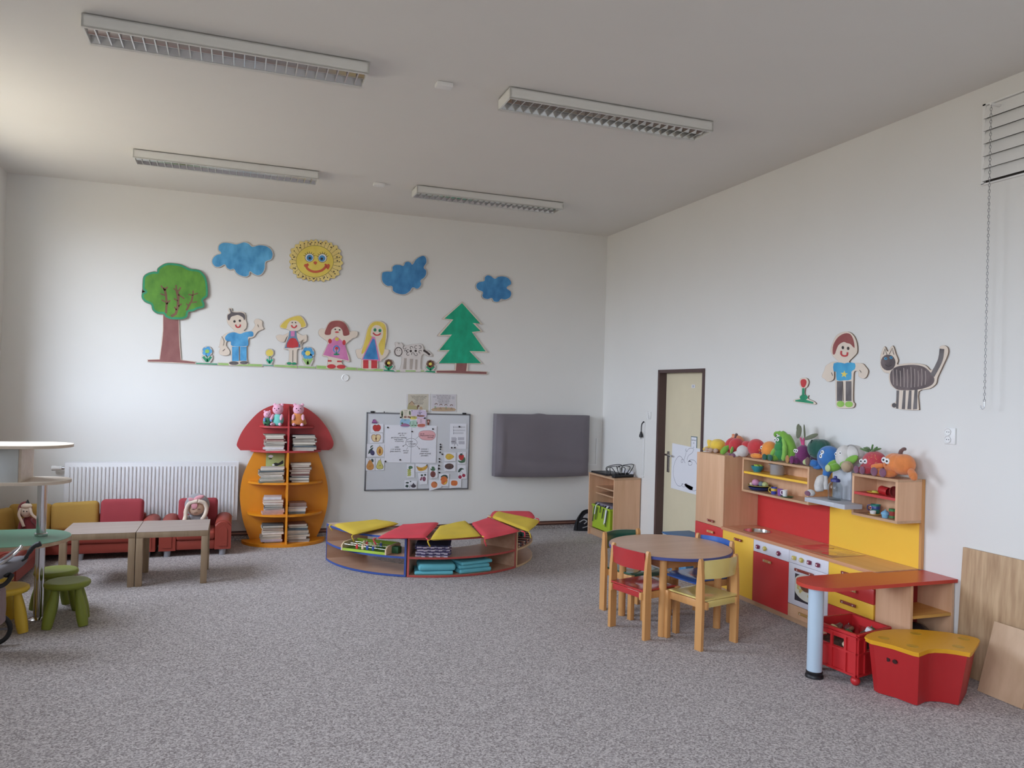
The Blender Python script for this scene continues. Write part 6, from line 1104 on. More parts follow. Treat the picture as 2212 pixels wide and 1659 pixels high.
MB().box(4.0, 4.372, 4.316, 4.612, .943, .975, .002).box(4.0, 4.155, 4.212, 4.3165, .943, .975).part('canopy', HOOD, t); MB().box(4.225, 4.372, 4.395, 4.58, .9755, 1.188, .002).part('chimney', HOOD, t)
# red counter with pole
t = thing('red_counter', 'red breakfast counter with rounded end on a grey pole', 'counter', (3.9, 3.8, 0)); CTR = M('counter_red', (206, 62, 48), .3, var=.02)
MB().slab([(3.445+.1525*math.cos(a), 3.797+.1525*math.sin(a), .552) for a in (PI/2+PI*i/24 for i in range(25))]+[(4.394, 3.6445, .552), (4.394, 3.9065, .552), (3.99, 3.9065, .552), (3.99, 3.9495, .552)], (0, 0, .022)).part('top', CTR, t, smooth=30)
pl = MB().cyl((3.385, 3.78, .02), (3.385, 3.78, .552), .0455, seg=32).part('pole', M('pole_grey', (164, 176, 192), .4, var=.01), t); MB().lathe([(0, 0), (.054, 0), (.054, .012), (.048, .02), (.05, .035), (.0465, .04), (0, .04)], (3.385, 3.78, 0), 32).part('foot', BLACK, pl)
t = thing('counter_shelf_unit', 'beech open shelf unit under the red counter with yellow shelf and red back', 'shelf unit', (4.2, 3.8, 0))
MB().box(4.025, 4.043, 3.665, 3.945, 0, .5515).part('side_panel', BEECH, t); MB().box(4.372, 4.39, 3.665, 3.945, 0, .5515).part('side_panel', BEECH, t); MB().box(4.043, 4.372, 3.93, 3.945, .02, .5515).part('back_panel', M('niche_red', (170, 44, 46), .35), t)
MB().box(4.043, 4.372, 3.67, 3.93, .335, .353).part('shelf', wood('shelf_yellow_wood', (230, 172, 84), (214, 154, 66), 'x'), t); MB().box(4.043, 4.372, 3.67, 3.93, .02, .038).part('bottom', BEECHX, t)
t = thing('dark_sack', 'dark crumpled plastic sack under the yellow shelf of the counter unit', 'sack', (4.2, 3.82, .0385)); MB().ball((4.21, 3.82, .15), .15, .09, .11).part('film', M('dark_film', (54, 50, 58), .25, bump=.8, bs=14), t, smooth=True)
# leaning boards
BRD = wood('leaning_board', (206, 172, 132), (168, 132, 96), 'z', .5, 16); BRD2 = wood('leaning_board_pale', (210, 176, 142), (196, 160, 126), 'z', .5, 8)
MB().slab([(4.335, 3.60, .003), (4.335, 2.55, .003), (4.378, 2.55, .79), (4.378, 3.60, .79)], (.018, 0, 0)).top('large_board', BRD, 'large grained wooden board leaning on the wall right of the red counter', 'board', (4.34, 3.1, .003))
MB().slab([(4.185, 3.325, .003), (4.185, 3.05, .003), (4.312, 3.05, .405), (4.312, 3.325, .405)], (.018, 0, -.006)).top('small_board', BRD2, 'smaller plain wooden board leaning against the large board', 'board', (4.2, 3.2, .003))
# red crate
t = thing('toy_crate', 'red slatted plastic toy crate on ball castors under the counter', 'crate', (3.66, 3.76, 0)); CRA = M('crate_red', (206, 36, 40), .4, var=.02)
q0 = [Vector((3.458, 3.92, 0)), Vector((3.502, 3.562, 0)), Vector((3.832, 3.637, 0)), Vector((3.81, 3.925, 0))]; cc = sum(q0, Vector())/4; q0 = [cc+(v-cc)*.985 for v in q0]
CZ0, CZ1 = .062, .315
def wallp(i, u0, u1, z0, z1, o=0, th=.008):
    a, b = q0[i], q0[(i+1) % 4]; d = (b-a); n = Vector((d.y, -d.x, 0)).normalized(); n = n if n.dot((a+b)/2-cc) > 0 else -n
    p, q = a+d*u0+n*o, a+d*u1+n*o
    return [Vector((p.x, p.y, z0)), Vector((q.x, q.y, z0)), Vector((q.x, q.y, z1)), Vector((p.x, p.y, z1))], -n*th
side = MB()
for i in range(4):
    for u0, u1, z0, z1 in ((0, 1, CZ0, .205), (0, 1, .262, CZ1), (0, .22, .205, .262), (.78, 1, .205, .262)): side.slab(*wallp(i, u0, u1, z0, z1))
side.part('walls', CRA, t, smooth=None)
rbm = MB()
for i in range(4):
    for u in (.02, .22, .5, .78, .98): rbm.slab(*wallp(i, max(0, u-.022), min(1, u+.022), CZ0, CZ1-.02, .010, .012))
    for z in (CZ0, .19, .282, CZ1-.012): rbm.slab(*wallp(i, 0, 1, z, z+.012, .012, .016))
rbm.part('ribs', CRA, t, smooth=None); MB().slab([(v.x, v.y, CZ0) for v in q0], (0, 0, .01)).part('bottom', CRA, t)
for v in q0:
    p = cc+(v-cc)*.84; w = MB().ball((p.x, p.y, .0285), .028, seg=16).part('castor', CRA, t, smooth=True); MB().cyl((p.x, p.y, .05), (p.x, p.y, .064), .008).part('stem', STEEL, w)
toys = [('bottle', (3.55, 3.80, .255), (190, 180, 120), 'brown and cream toy bottle at the left of the red crate'), ('ball', (3.62, 3.76, .25), (50, 120, 70), 'green toy ball in the middle of the red crate'), ('stick', (3.67, 3.80, .262), (150, 120, 90), 'brown toy stick lying across the red crate'), ('stick', (3.70, 3.72, .262), (90, 60, 56), 'dark toy stick near the front of the red crate'),
        ('cube', (3.745, 3.72, .275), (230, 232, 236), 'white toy cube in the red crate'), ('ball', (3.78, 3.735, .258), (48, 110, 60), 'green toy ball beside the white cube in the red crate'), ('lump', (3.75, 3.68, .25), (206, 186, 130), 'cream toy vegetable at the front of the red crate'), ('lump', (3.58, 3.70, .238), (60, 44, 42), 'dark brown toy loaf at the front left of the red crate'), ('ball', (3.70, 3.84, .25), (120, 44, 44), 'dark red toy ball at the back of the red crate'), ('lump', (3.53, 3.66, .225), (206, 190, 160), 'pale toy dumpling by the crate hand hole'), ('lump', (3.64, 3.66, .225), (50, 40, 40), 'dark toy lump behind the crate hand hole')]
for k, (kd, p, c, lb) in enumerate(toys):
    mt = M('crate_toy_%d' % k, c, .5, var=.08)
    if kd == 'bottle':
        tt = thing('toy_bottle', lb, 'toy', p); R_ = Matrix.Rotation(1.0, 4, 'Y') @ Matrix.Rotation(.4, 4, 'Z')
        MB().lathe([(0, 0), (.034, 0), (.036, .02), (.036, .05), (.02, .075), (.014, .10), (0, .10)]).xf(Matrix.Translation((p[0]-.03, p[1], p[2]-.01)) @ R_).part('body', M('toy_brown', (96, 60, 50), .4), tt); MB().lathe([(.037, .022), (.038, .024), (.038, .05), (.037, .052)]).xf(Matrix.Translation((p[0]-.03, p[1], p[2]-.01)) @ R_).part('band', mt, tt)
    elif kd == 'ball': tt = thing('toy_ball', lb, 'toy', p); MB().ball(p, .03, seg=16).part('body', mt, tt, smooth=True); MB().cyl((p[0], p[1], p[2]+.028), (p[0]+.004, p[1], p[2]+.038), .004).part('stalk', M('toy_brown', (96, 60, 50), .4), tt)
    elif kd == 'stick': tt = thing('toy_stick', lb, 'toy', p); MB().tube([Vector(p)+Vector((-.05+.02*i, .012*i-.03, .004*math.sin(i))) for i in range(6)], [.008, .010, .010, .010, .012, .014], 8).part('body', mt, tt, smooth=True)
    elif kd == 'cube': tt = thing('toy_cube', lb, 'toy', p); MB().obox(p, .032, .032, .032, Matrix.Rotation(.5, 3, 'Z') @ Matrix.Rotation(.4, 3, 'X'), .003).part('body', mt, tt); 
    else: tt = thing('toy_food', lb, 'toy', p); MB().ball(p, .042, .03, .022, Matrix.Rotation(k*.7, 3, 'Z'), 14).ball((p[0]+.02, p[1]+.01, p[2]+.005), .02, .018, .018, seg=10).part('body', mt, tt, smooth=True)
MB().slab([(v.x, v.y, .19) for v in (cc+(w-cc)*.93 for w in q0)], (0, 0, .01)).top('toy_heap', M('heap_dark', (62, 44, 44), .8, c2=(120, 90, 70), vs=40, bump=1, bs=40), 'layer of small mixed wooden toys filling the red crate', 'toys', (cc.x, cc.y, .19), kind='stuff')
# red tub with yellow lid
t = thing('toy_tub', 'red wedge shaped toy tub with yellow lid before the leaning boards', 'tub', (3.85, 3.35, 0)); TZ = .318
def lt_(x, y): return onZ(1690+x/4.238, 1170+y/4.238, TZ)
lidp = [lt_(x, y) for x, y in [(752, 872), (775, 848), (840, 824), (930, 808), (1050, 801), (1250, 803), (1500, 828), (1700, 860), (1790, 885), (1810, 905), (1780, 955), (1745, 1008), (1722, 1020), (1600, 998), (1500, 985), (1400, 980), (1340, 986), (1290, 1005), (1250, 1020), (1200, 1010), (1000, 945), (800, 898)]]
lc = sum(lidp, Vector())/len(lidp)
MB().slab(lidp, (0, 0, -.010)).slab([lc+(p-lc)*.985-Vector((0, 0, .010)) for p in lidp], (0, 0, -.014)).part('lid', M('lid_yellow', (214, 164, 24), .35, var=.02), t, smooth=30)
lid = t.children[0]; LDK = M('lid_dimple', (196, 146, 20), .35, var=.02)
for x, y in ((925, 882), (1222, 842), (1190, 957), (1610, 962), (1660, 890)):
    p = lt_(x, y); MB().lathe([(.032, .0003), (.030, .0016), (.027, .0018), (.024, .0008), (0, .0004)], (p.x, p.y, TZ), 24).part('dimple', LDK, lid, smooth=True)
top_ = [lc+(p-lc)*.93-Vector((0, 0, .024)) for p in lidp]; bot_ = [Vector((lc.x+(p.x-lc.x)*.80+.01, lc.y+(p.y-lc.y)*.80+.02, .004)) for p in lidp]
m = MB(); tv = [m.b.verts.new(p) for p in top_]; bv = [m.b.verts.new(p) for p in bot_]; n = len(tv)
for i in range(n): m.b.faces.new((bv[i], bv[(i+1) % n], tv[(i+1) % n], tv[i]))
m.b.faces.new(bv[::-1]); m.b.faces.new(tv); m.part('body', M('tub_red', (190, 34, 38), .45, var=.02), t, smooth=30)
A_, B_ = top_[0], top_[19]; A2, B2 = bot_[0], bot_[19]
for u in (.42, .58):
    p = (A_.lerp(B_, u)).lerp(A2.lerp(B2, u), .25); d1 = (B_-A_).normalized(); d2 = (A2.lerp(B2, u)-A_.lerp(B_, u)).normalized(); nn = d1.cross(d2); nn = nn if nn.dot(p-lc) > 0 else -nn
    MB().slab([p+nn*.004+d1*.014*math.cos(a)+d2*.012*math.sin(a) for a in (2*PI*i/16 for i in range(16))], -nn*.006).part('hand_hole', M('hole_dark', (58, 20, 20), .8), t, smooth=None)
# ================================================================== THINGS IN THE KITCHEN BOXES
def px(a, b, X=4.25): return onX(a, b, X)
def bowl(name, label, cat, p, r, h, mat, extra=None, th=.003):
    t = thing(name, label, cat, p); MB().lathe([(0, 0), (r*.55, 0), (r*.62, h*.12), (r*.9, h*.6), (r, h), (r-th, h), (r*.86, h*.6), (r*.55, h*.15), (0, h*.12)], p, 28).part('body', mat, t, smooth=50)
    return t
SH1, SH2, BT = 1.0662, 1.0582, .9082
p = px(1638, 1014, 4.26); t = bowl('toy_bowl', 'turquoise toy bowl of salad on the yellow shelf', 'bowl', (4.25, p.y, SH1), .054, .05, M('turquoise', (42, 138, 156), .4)); m = MB(); rr = random.Random(4)
for k in range(9): m.ball((4.25+rr.uniform(-.025, .025), p.y+rr.uniform(-.03, .03), SH1+.05), .016, .02, .010, Matrix.Rotation(rr.uniform(0, 3), 3, 'Z') @ Matrix.Rotation(.6, 3, 'X'), 8)
m.part('salad_leaves', M('salad', (172, 204, 70), .7, var=.15), t, smooth=True)
p = px(1679, 1020, 4.26); t = bowl('toy_pot', 'silver toy cooking pot with side handles on the yellow shelf', 'pot', (4.26, p.y, SH1), .001, .001, STEEL)
bpy.data.objects.remove(t.children[0]); MB().lathe([(0, 0), (.052, 0), (.058, .006), (.058, .085), (.062, .09), (.057, .09), (.055, .085), (.055, .008), (0, .006)], (4.26, p.y, SH1), 32).part('body', M('pot_grey', (170, 170, 174), .4, metal=.2), t, smooth=50)
for s in (-1, 1): MB().tube(smo([(4.26, p.y+s*.055, SH1+.076), (4.24, p.y+s*.085, SH1+.08), (4.28, p.y+s*.085, SH1+.08), (4.265, p.y+s*.055, SH1+.076)], 5), .005, 8).part('handle', STEEL, t, smooth=True)
p = px(1640, 1053, 4.25); t = thing('toy_dish', 'dark blue toy dish on the floor of the long wall box', 'dish', (4.255, p.y, BT)); MB().lathe([(0, 0), (.06, 0), (.085, .012), (.095, .03), (.091, .03), (.082, .016), (.058, .005), (0, .005)], (4.255, p.y, BT), 32).part('body', M('navy_dish', (44, 56, 112), .4), t, smooth=50)
t = thing('toy_plate', 'dark toy plate with yellow rim on top of the blue dish', 'plate', (4.255, p.y, BT+.0305)); MB().lathe([(0, 0), (.07, 0), (.095, .010), (.096, .013), (.07, .004), (0, .004)], (4.255, p.y, BT+.0305), 32).part('body', M('plate_dark', (70, 66, 48), .4), t, smooth=50); MB().lathe([(.096, .0125), (.1005, .012), (.1005, .0155), (.096, .0155)], (4.255, p.y, BT+.0305), 32).part('rim', M('rim_yellow', (190, 168, 70), .4), t)
z = BT+.035
for nm, lb, dx, dy, r, c in (('toy_ball', 'pink toy scoop on the yellow rimmed plate', -.02, .028, .033, (220, 150, 190)), ('toy_ball', 'grey blue toy scoop on the yellow rimmed plate', 0, -.022, .026, (120, 138, 146)), ('toy_lettuce', 'pale green toy lettuce on the yellow rimmed plate', .01, -.06, .026, (190, 200, 130)), ('toy_shell', 'cream toy shell in front of the pink scoop on the plate', -.045, .055, .016, (226, 206, 180))):
    t = thing(nm, lb, 'toy', (4.255+dx, p.y+dy, z)); q = MB().ball((4.255+dx, p.y+dy, z+r*.9), r, r, r*.9, seg=16)
    if 'lettuce' in nm or 'shell' in nm: [q.ball((4.255+dx+r*.5*math.cos(k), p.y+dy+r*.6*math.sin(k), z+r*.8), r*.5, r*.35, r*.7, Matrix.Rotation(k, 3, 'Z'), 10) for k in (0, 1.3, 2.6, 3.9, 5.2)]
    q.part('body', M('scoop_%d' % int(r*1000+dx*1000), c, .6), t, smooth=True)
def cup(label, y, x, z, r, h, mat, hm=None, tilt=0, band=None):
    t = thing('toy_cup', label, 'cup', (x, y, z)); T_ = Matrix.Translation((x, y, z)) @ Matrix.Rotation(tilt, 4, 'X')
    MB().lathe([(0, 0), (r*.8, 0), (r*.85, .003), (r, h), (r-.002, h), (r*.82, .005), (0, .005)], (0, 0, 0), 24).xf(T_).part('body', mat, t, smooth=50)
    if hm: MB().tube(smo([(-r*.5, r*.75, h*.85), (-r*.7, r*1.5, h*.8), (-r*.75, r*1.55, h*.35), (-r*.5, r*.75, h*.2)], 5), .0035, 8).xf(T_).part('handle', hm, t, smooth=True)
    if band: MB().lathe([(r*.93, h*.45), (r*.965, h*.46), (r*1.01, h*.8), (r*.99, h*.82)], (0, 0, 0), 24).xf(T_).part('band', band, t)
    return t
q = px(1672, 1058, 4.22); cup('blue toy cup with yellow handle in the long wall box', q.y, 4.22, BT, .026, .058, M('cup_blue', (62, 76, 176), .35), M('cup_handle_yellow', (216, 184, 50), .35), band=M('cup_handle_yellow', (216, 184, 50), .35))
q = px(1684.5, 1059, 4.22); cup('purple toy cup beside the blue cup in the long wall box', q.y, 4.225, BT, .024, .052, M('cup_purple', (146, 92, 176), .35))
q = px(1698, 1066, 4.2); t = thing('toy_saucer', 'green toy saucer at the front of the long wall box', 'saucer', (4.20, q.y-.01, BT)); MB().lathe([(0, 0), (.038, 0), (.052, .006), (.052, .008), (.037, .003), (0, .003)], (4.20, q.y-.01, BT), 28).part('body', M('saucer_green', (40, 110, 72), .4), t, smooth=50)
q = px(1696, 1063, 4.2); cup('white toy cup with red inside handle on the green saucer', q.y, 4.20, BT+.004, .021, .052, WPL, WPL); 
# short box
q = px(1892, 1061, 4.25); t = thing('toy_plate', 'yellow toy plate with a yellow morsel on the red shelf', 'plate', (4.25, q.y, SH2)); MB().lathe([(0, 0), (.045, 0), (.06, .006), (.06, .009), (.044, .003), (0, .003)], (4.25, q.y, SH2), 28).part('body', M('plate_yellow', (222, 184, 44), .4), t, smooth=50); MB().ball((4.24, q.y, SH2+.010), .02, .022, .008, seg=10).part('morsel', M('morsel_lemon', (214, 206, 80), .6), t, smooth=True)
q = px(1914, 1056, 4.25); t = thing('toy_mug', 'red toy mug lying on its side on the red shelf', 'mug', (4.25, q.y, SH2)); MB().lathe([(0, 0), (.028, 0), (.03, .004), (.03, .07), (.027, .07), (.027, .006), (0, .005)], (0, 0, 0), 24).xf(Matrix.Translation((4.235, q.y+.03, SH2+.031)) @ Matrix.Rotation(PI/2+.1, 4, 'X')).part('body', M('mug_red', (190, 36, 40), .3), t, smooth=50)
q = px(1927, 1060, 4.25); t = thing('toy_bowl', 'dark red toy bowl standing on edge beside the red mug', 'bowl', (4.25, q.y, SH2)); MB().lathe([(0, .0), (.02, .0), (.033, .012), (.035, .02), (.033, .02), (.018, .004), (0, .003)], (0, 0, 0), 24).xf(Matrix.Translation((4.235, q.y-.01, SH2+.0345)) @ Matrix.Rotation(PI/2, 4, 'X')).part('body', M('bowl_maroon', (140, 50, 50), .4), t, smooth=50)
q = px(1890, 1104, 4.24); t = thing('toy_dish', 'yellow wooden toy dish on the floor of the short wall box', 'dish', (4.23, q.y-.012, BT)); MB().lathe([(0, 0), (.035, 0), (.046, .005), (.046, .008), (0, .006)], (4.225, q.y-.014, BT), 28).part('body', M('dish_ochre', (216, 166, 76), .5), t, smooth=50)
t = cup('green and blue toy cup with a round eye picture in the short wall box', q.y+.004, 4.25, BT+.0085, .032, .062, M('cup_green', (42, 130, 110), .35), M('cup_blue2', (56, 72, 140), .35), band=M('cup_blue2', (56, 72, 140), .35))
MB().ball((4.222, q.y+.02, BT+.045), .004, .013, .013, seg=12).part('eye_picture', WPL, t); MB().ball((4.219, q.y+.02, BT+.045), .003, .008, .008, seg=12).part('red_dot', M('dot_red', (170, 44, 60), .5), t)
t = cup('white toy cup standing in the yellow dish of the short wall box', q.y-.022, 4.20, BT+.0085, .022, .022, WPL)
q = px(1912, 1114, 4.2); t = thing('toy_cupcake', 'pale blue toy cupcake in the short wall box', 'toy', (4.2, q.y, BT)); CB = M('cupcake_blue', (120, 178, 214), .5); m = MB().lathe([(0, 0), (.019, 0), (.025, .026), (0, .026)], (4.2, q.y, BT), 16); m.part('case', CB, t, smooth=None); MB().lathe([(.028, .024), (.026, .034), (.016, .044), (.004, .05), (.004, .056), (0, .057)], (4.2, q.y, BT), 24).part('icing', CB, t, smooth=60)
q = px(1928, 1109, 4.22); t = thing('toy_jar', 'red toy jar with green lid at the end of the short wall box', 'jar', (4.22, q.y, BT)); MB().lathe([(0, 0), (.02, 0), (.021, .004), (.021, .05), (0, .05)], (4.22, q.y, BT), 24).part('body', M('jar_red', (160, 52, 46), .3), t, smooth=50); MB().cyl((4.22, q.y, BT+.05), (4.22, q.y, BT+.066), .023, seg=24).part('lid', M('jar_lid_green', (46, 130, 66), .4), t); MB().cyl((4.22, q.y, BT+.003), (4.22, q.y, BT+.02), .0215, seg=24).part('label_band', M('jar_band_green', (60, 120, 60), .4), t)
# bottle on the hood
HZ = .9755; q = px(1806, 1080, 4.13); t = thing('clear_bottle', 'clear plastic bottle with dark blue cap on the cooker hood', 'bottle', (4.12, q.y, HZ)); GLS = bpy.data.materials.new('clear_plastic'); GLS.use_nodes = True; g_ = GLS.node_tree.nodes['Principled BSDF']
g_.inputs['Transmission Weight'].default_value = 1; g_.inputs['Roughness'].default_value = .05; g_.inputs['IOR'].default_value = 1.3; g_.inputs['Base Color'].default_value = (.86, .89, .90, 1)
MB().lathe([(0, .002), (.044, .002), (.05, .008), (.05, .10), (.044, .118), (.03, .13), (.028, .138), (.0265, .138), (.028, .129), (.042, .116), (.0485, .099), (.0485, .009), (.043, .0035), (0, .0035)], (4.12, q.y, HZ), 36).part('body', GLS, t, smooth=50)
MB().lathe([(.029, .132), (.034, .134), (.033, .150), (.020, .158), (.012, .160), (.011, .172), (.006, .176), (0, .176)], (4.12, q.y, HZ), 28).part('cap', M('cap_navy', (54, 58, 138), .4), t, smooth=40)
t = thing('lilac_toy', 'lilac and pink toy tucked between chimney board and short wall box', 'toy', (4.28, 4.345, HZ)); MB().ball((4.26, 4.352, HZ+.075), .036, .03, .038).part('body', M('lilac', (166, 158, 212), .6), t, smooth=True); MB().lathe([(0, 0), (.034, 0), (.034, .03), (.028, .045), (0, .045)], (4.26, 4.352, HZ)).part('base', M('magenta_base', (170, 60, 130), .5), t)
# ================================================================== FRUIT AND VEGETABLE SOFT TOYS ON TOP
TOPZ = 1.1855
def toy(name, label, y, x, z, yaw=0): return thing(name, label, 'soft toy', (x, y, z), yaw, 'fruit and vegetable soft toys on the kitchen top')
# local axes: -x is towards the room, y along the wall, z up
def lp(t, nm, m, mat, sub=None): return m.part(nm, mat, sub or t, local=True, smooth=True)
def eyes(t, pts, r, d=(-1, -.35, .1), par=None):
    w, b = MB(), MB(); [eye(w, b, p, d, r) for p in pts]; e_ = lp(t, 'eyes', w, EYEW, par); lp(t, 'pupils', b, EYEB, par)
YP = plush('plush_yellow', (240, 200, 60)); OP = plush('plush_orange', (244, 146, 52)); RP = plush('plush_red', (212, 56, 62)); GP = plush('plush_lime_green', (122, 180, 58)); DG = plush('plush_pea_green', (52, 140, 72)); BP = plush('plush_beet', (122, 44, 104)); MP = plush('plush_melon', (34, 90, 76)); UP = plush('plush_blue', (50, 116, 190)); WP = plush('plush_white', (214, 210, 206)); SP = plush('plush_strawberry', (196, 60, 72)); KP = plush('plush_pumpkin', (232, 132, 64)); PSOLE = plush('plush_plum_sole', (128, 80, 104)); TSOLE = plush('plush_tan', (184, 160, 126)); TAUPE = plush('plush_taupe', (190, 160, 140)); OLV = plush('plush_olive_leaf', (108, 114, 88)); DBR = plush('plush_brown', (116, 82, 76))
t = toy('lemon_toy', 'yellow lemon soft toy slumped at the door end of the tall cabinet', 6.0, 4.19, 1.1905)
lp(t, 'body', MB().ball((0, -.01, .062), .07, .085, .062), YP); lp(t, 'leaf_flap', MB().ball((-.01, .085, .085), .02, .06, .018, Matrix.Rotation(.3, 3, 'X')).ball((0, .11, .05), .02, .07, .02, Matrix.Rotation(.9, 3, 'X')), YP)
for yy, xx in ((.06, -.07), (-.03, -.09), (-.08, -.07)): lp(t, 'foot', MB().ball((xx, yy, .022), .02, .03, .02), TAUPE)
lp(t, 'arm', limb((-.03, .06, .04), (-.07, .10, .02), .018, .02), YP)
t = toy('peach_toy', 'pale orange soft toy partly hidden behind the lemon and apple toys', 5.86, 4.30, 1.1905)
lp(t, 'body', MB().ball((0, 0, .085), .07, .085, .085), plush('plush_peach', (232, 136, 84))); lp(t, 'tuft', MB().ball((0, .05, .165), .012, .02, .012).ball((-.02, .08, .12), .012, .012, .012), plush('plush_peach', (232, 136, 84)))
t = toy('apple_toy', 'red apple soft toy with brown stalk and lime leaf legs', 5.76, 4.21, 1.1905)
lp(t, 'body', MB().ball((0, .03, .075), .075, .06, .075).ball((0, -.025, .075), .075, .06, .075), RP); lp(t, 'stalk', MB().tube(smo([(0, 0, .14), (0, -.004, .165), (0, -.022, .185)], 4), [.009]*5+[.012]*4, 10), DBR)
lp(t, 'arm', limb((-.01, .07, .09), (-.03, .10, .05), .016, .018), RP)
for a, b in (((-.06, .03, .07), (-.10, .06, .012)), ((-.07, .0, .075), (-.115, .02, .008)), ((-.06, -.05, .06), (-.09, -.075, .035))): lp(t, 'leaf_leg', MB().ball(tuple((Vector(a)+Vector(b))/2), .012, .022, .05, (Vector(b)-Vector(a)).to_track_quat('Z', 'Y').to_matrix()), GP)
t = toy('toadstool_toy', 'red and white toadstool soft toy lying next to the apple toy', 5.545, 4.23, TOPZ)
lp(t, 'cap', MB().ball((.02, -.03, .085), .07, .085, .078).ball((-.01, .05, .10), .05, .05, .035, Matrix.Rotation(.5, 3, 'X')), RP); lp(t, 'stem', MB().ball((-.05, .055, .05), .055, .06, .052), WP)
for yy, dx in ((.11, -.02), (.065, -.05)): 
    f = lp(t, 'leg', limb((-.05, .06, .04), (-.085+dx*.2, yy+.03, .012), .02, .024), WP); lp(t, 'sole', MB().ball((-.105+dx*.2, yy+.04, .006), .018, .024, .02), PSOLE, f)
t = toy('orange_toy', 'round orange soft toy with a sleepy face beside the pea pod toy', 5.325, 4.24, TOPZ)
lp(t, 'body', MB().ball((0, 0, .078), .068, .075, .078), OP); eyes(t, [(-.058, .03, .10)], .016); lp(t, 'nose', MB().ball((-.066, .042, .078), .010, seg=10), plush('plush_dark_orange', (214, 110, 40))); lp(t, 'mouth', MB().tube([(-.062, .055, .058), (-.064, .035, .052), (-.064, .02, .058)], .003, 6), DBR)
lp(t, 'leg', limb((-.04, .05, .025), (-.07, .13, .022), .02, .024), OP)
t = toy('pea_pod_toy', 'green pea pod soft toy with curled tip, tallest beside the orange toy', 5.175, 4.25, TOPZ)
lp(t, 'pod', MB().tube(smo([(.03, -.05, .01), (.035, -.065, .08), (.03, -.04, .16), (.01, .0, .215), (-.01, .04, .235)], 5), [.03]+[.045]*7+[.042]*6+[.03]*4+[.018]*3, 14), GP); lp(t, 'pod_flap', MB().tube(smo([(-.03, -.05, .012), (-.03, -.065, .08), (-.02, -.045, .15), (-.005, -.005, .20)], 5), [.012]+[.02]*8+[.016]*5+[.01]*2, 10), plush('plush_spring_green', (136, 196, 76)))
lp(t, 'curl', MB().tube(smo([(-.01, .04, .235), (-.02, .065, .232), (-.02, .075, .215), (-.02, .062, .205)], 4), .011, 10), GP)
lp(t, 'peas', MB().ball((-.02, 0, .055), .046, .05, .052).ball((-.02, .008, .115), .044, .046, .046).ball((-.015, .018, .17), .036, .038, .036), DG); eyes(t, [(-.05, .03, .175), (-.05, .0, .178)], .015)
lp(t, 'arm', limb((-.03, .045, .10), (-.05, .065, .05), .02, .022), plush('plush_spring_green', (136, 196, 76)))
for yy in (.075, .0): f = lp(t, 'leg', limb((-.02, yy*.6, .03), (-.08, yy+.02, .026), .022, .026), DG if yy else GP); lp(t, 'sole', MB().ball((-.104, yy+.02, .028), .008, .028, .026), MP, f)
t = toy('beet_toy', 'purple beetroot soft toy with pink stems and olive leaves', 4.93, 4.25, TOPZ)
lp(t, 'body', MB().ball((0, 0, .075), .06, .062, .08), BP); eyes(t, [(-.05, .035, .105), (-.055, .008, .105)], .016)
lp(t, 'stems', MB().tube(smo([(0, .005, .14), (0, .02, .18), (0, .035, .21)], 4), .008, 8).tube(smo([(0, -.005, .14), (0, 0, .18), (0, -.01, .21)], 4), .009, 8), plush('plush_hot_pink', (214, 72, 130)))
lp(t, 'leaf', MB().ball((0, .055, .255), .008, .03, .055, Matrix.Rotation(.25, 3, 'X')).ball((0, .065, .29), .008, .018, .03, Matrix.Rotation(.2, 3, 'X')), OLV); lp(t, 'leaf', MB().ball((0, -.085, .225), .008, .08, .018, Matrix.Rotation(-.32, 3, 'X')), OLV); lp(t, 'leaf', MB().ball((0, -.01, .255), .008, .006, .065, Matrix.Rotation(-.12, 3, 'X')), OLV)
for yy in (.05, .0): f = lp(t, 'leg', limb((-.02, yy*.6, .03), (-.075, yy+.012, .026), .024, .026), BP); lp(t, 'sole', MB().ball((-.098, yy+.015, .035), .009, .022, .032), plush('plush_caramel', (182, 128, 72)) if yy else BP, f)
lp(t, 'arm', limb((-.01, .05, .06), (-.03, .085, .03), .018, .02), BP)
t = toy('melon_toy', 'dark green segmented soft toy leaning on the wall behind the blue one', 4.79, 4.285, TOPZ)
m = MB()
for k in range(6): a = k*PI/3; m.ball((.0+.025*math.cos(a), .025*math.sin(a), .135), .065, .068, .075)
lp(t, 'body', m, MP); lp(t, 'seams', MB().tube([(-.075, .06*math.cos(a)*.2+.08*math.sin(a)*.0, .135+.07*math.sin(a)) for a in (PI*i/10-.8 for i in range(10))], .004, 6), plush('plush_dark_seam', (20, 60, 52)))
lp(t, 'lower_body', MB().ball((0, .03, .05), .05, .05, .05), plush('plush_aubergine', (70, 50, 70))); lp(t, 'leg', limb((-.03, .05, .03), (-.10, .035, .028), .024, .028), plush('plush_pale_lime', (190, 204, 140)))
t = toy('blueberry_toy', 'blue round soft toy toppled over the gap beside the hood', 4.63, 4.235, 1.19)
lp(t, 'body', MB().ball((0, 0, .075), .082, .092, .092).ball((.0, -.005, .02), .06, .055, .06), UP); eyes(t, [(-.075, -.012, .118), (-.078, -.002, .088)], .017, (-1, -.3, .25)); lp(t, 'leg', limb((0, .005, -.01), (-.02, .022, -.095), .034, .02), UP); lp(t, 'foot', MB().ball((-.03, .024, -.108), .016, .02, .016), WP)
f = lp(t, 'leg', limb((-.03, .08, .02), (-.06, .125, .025), .026, .03), UP); lp(t, 'sole', MB().ball((-.082, .135, .035), .012, .024, .034), DBR, f); lp(t, 'arm', limb((-.02, .06, .0), (-.04, .10, -.005), .018, .02), UP)
t = toy('cauliflower_toy', 'off-white cauliflower soft toy with green leaf arms above the hood', 4.44, 4.235, 1.189)
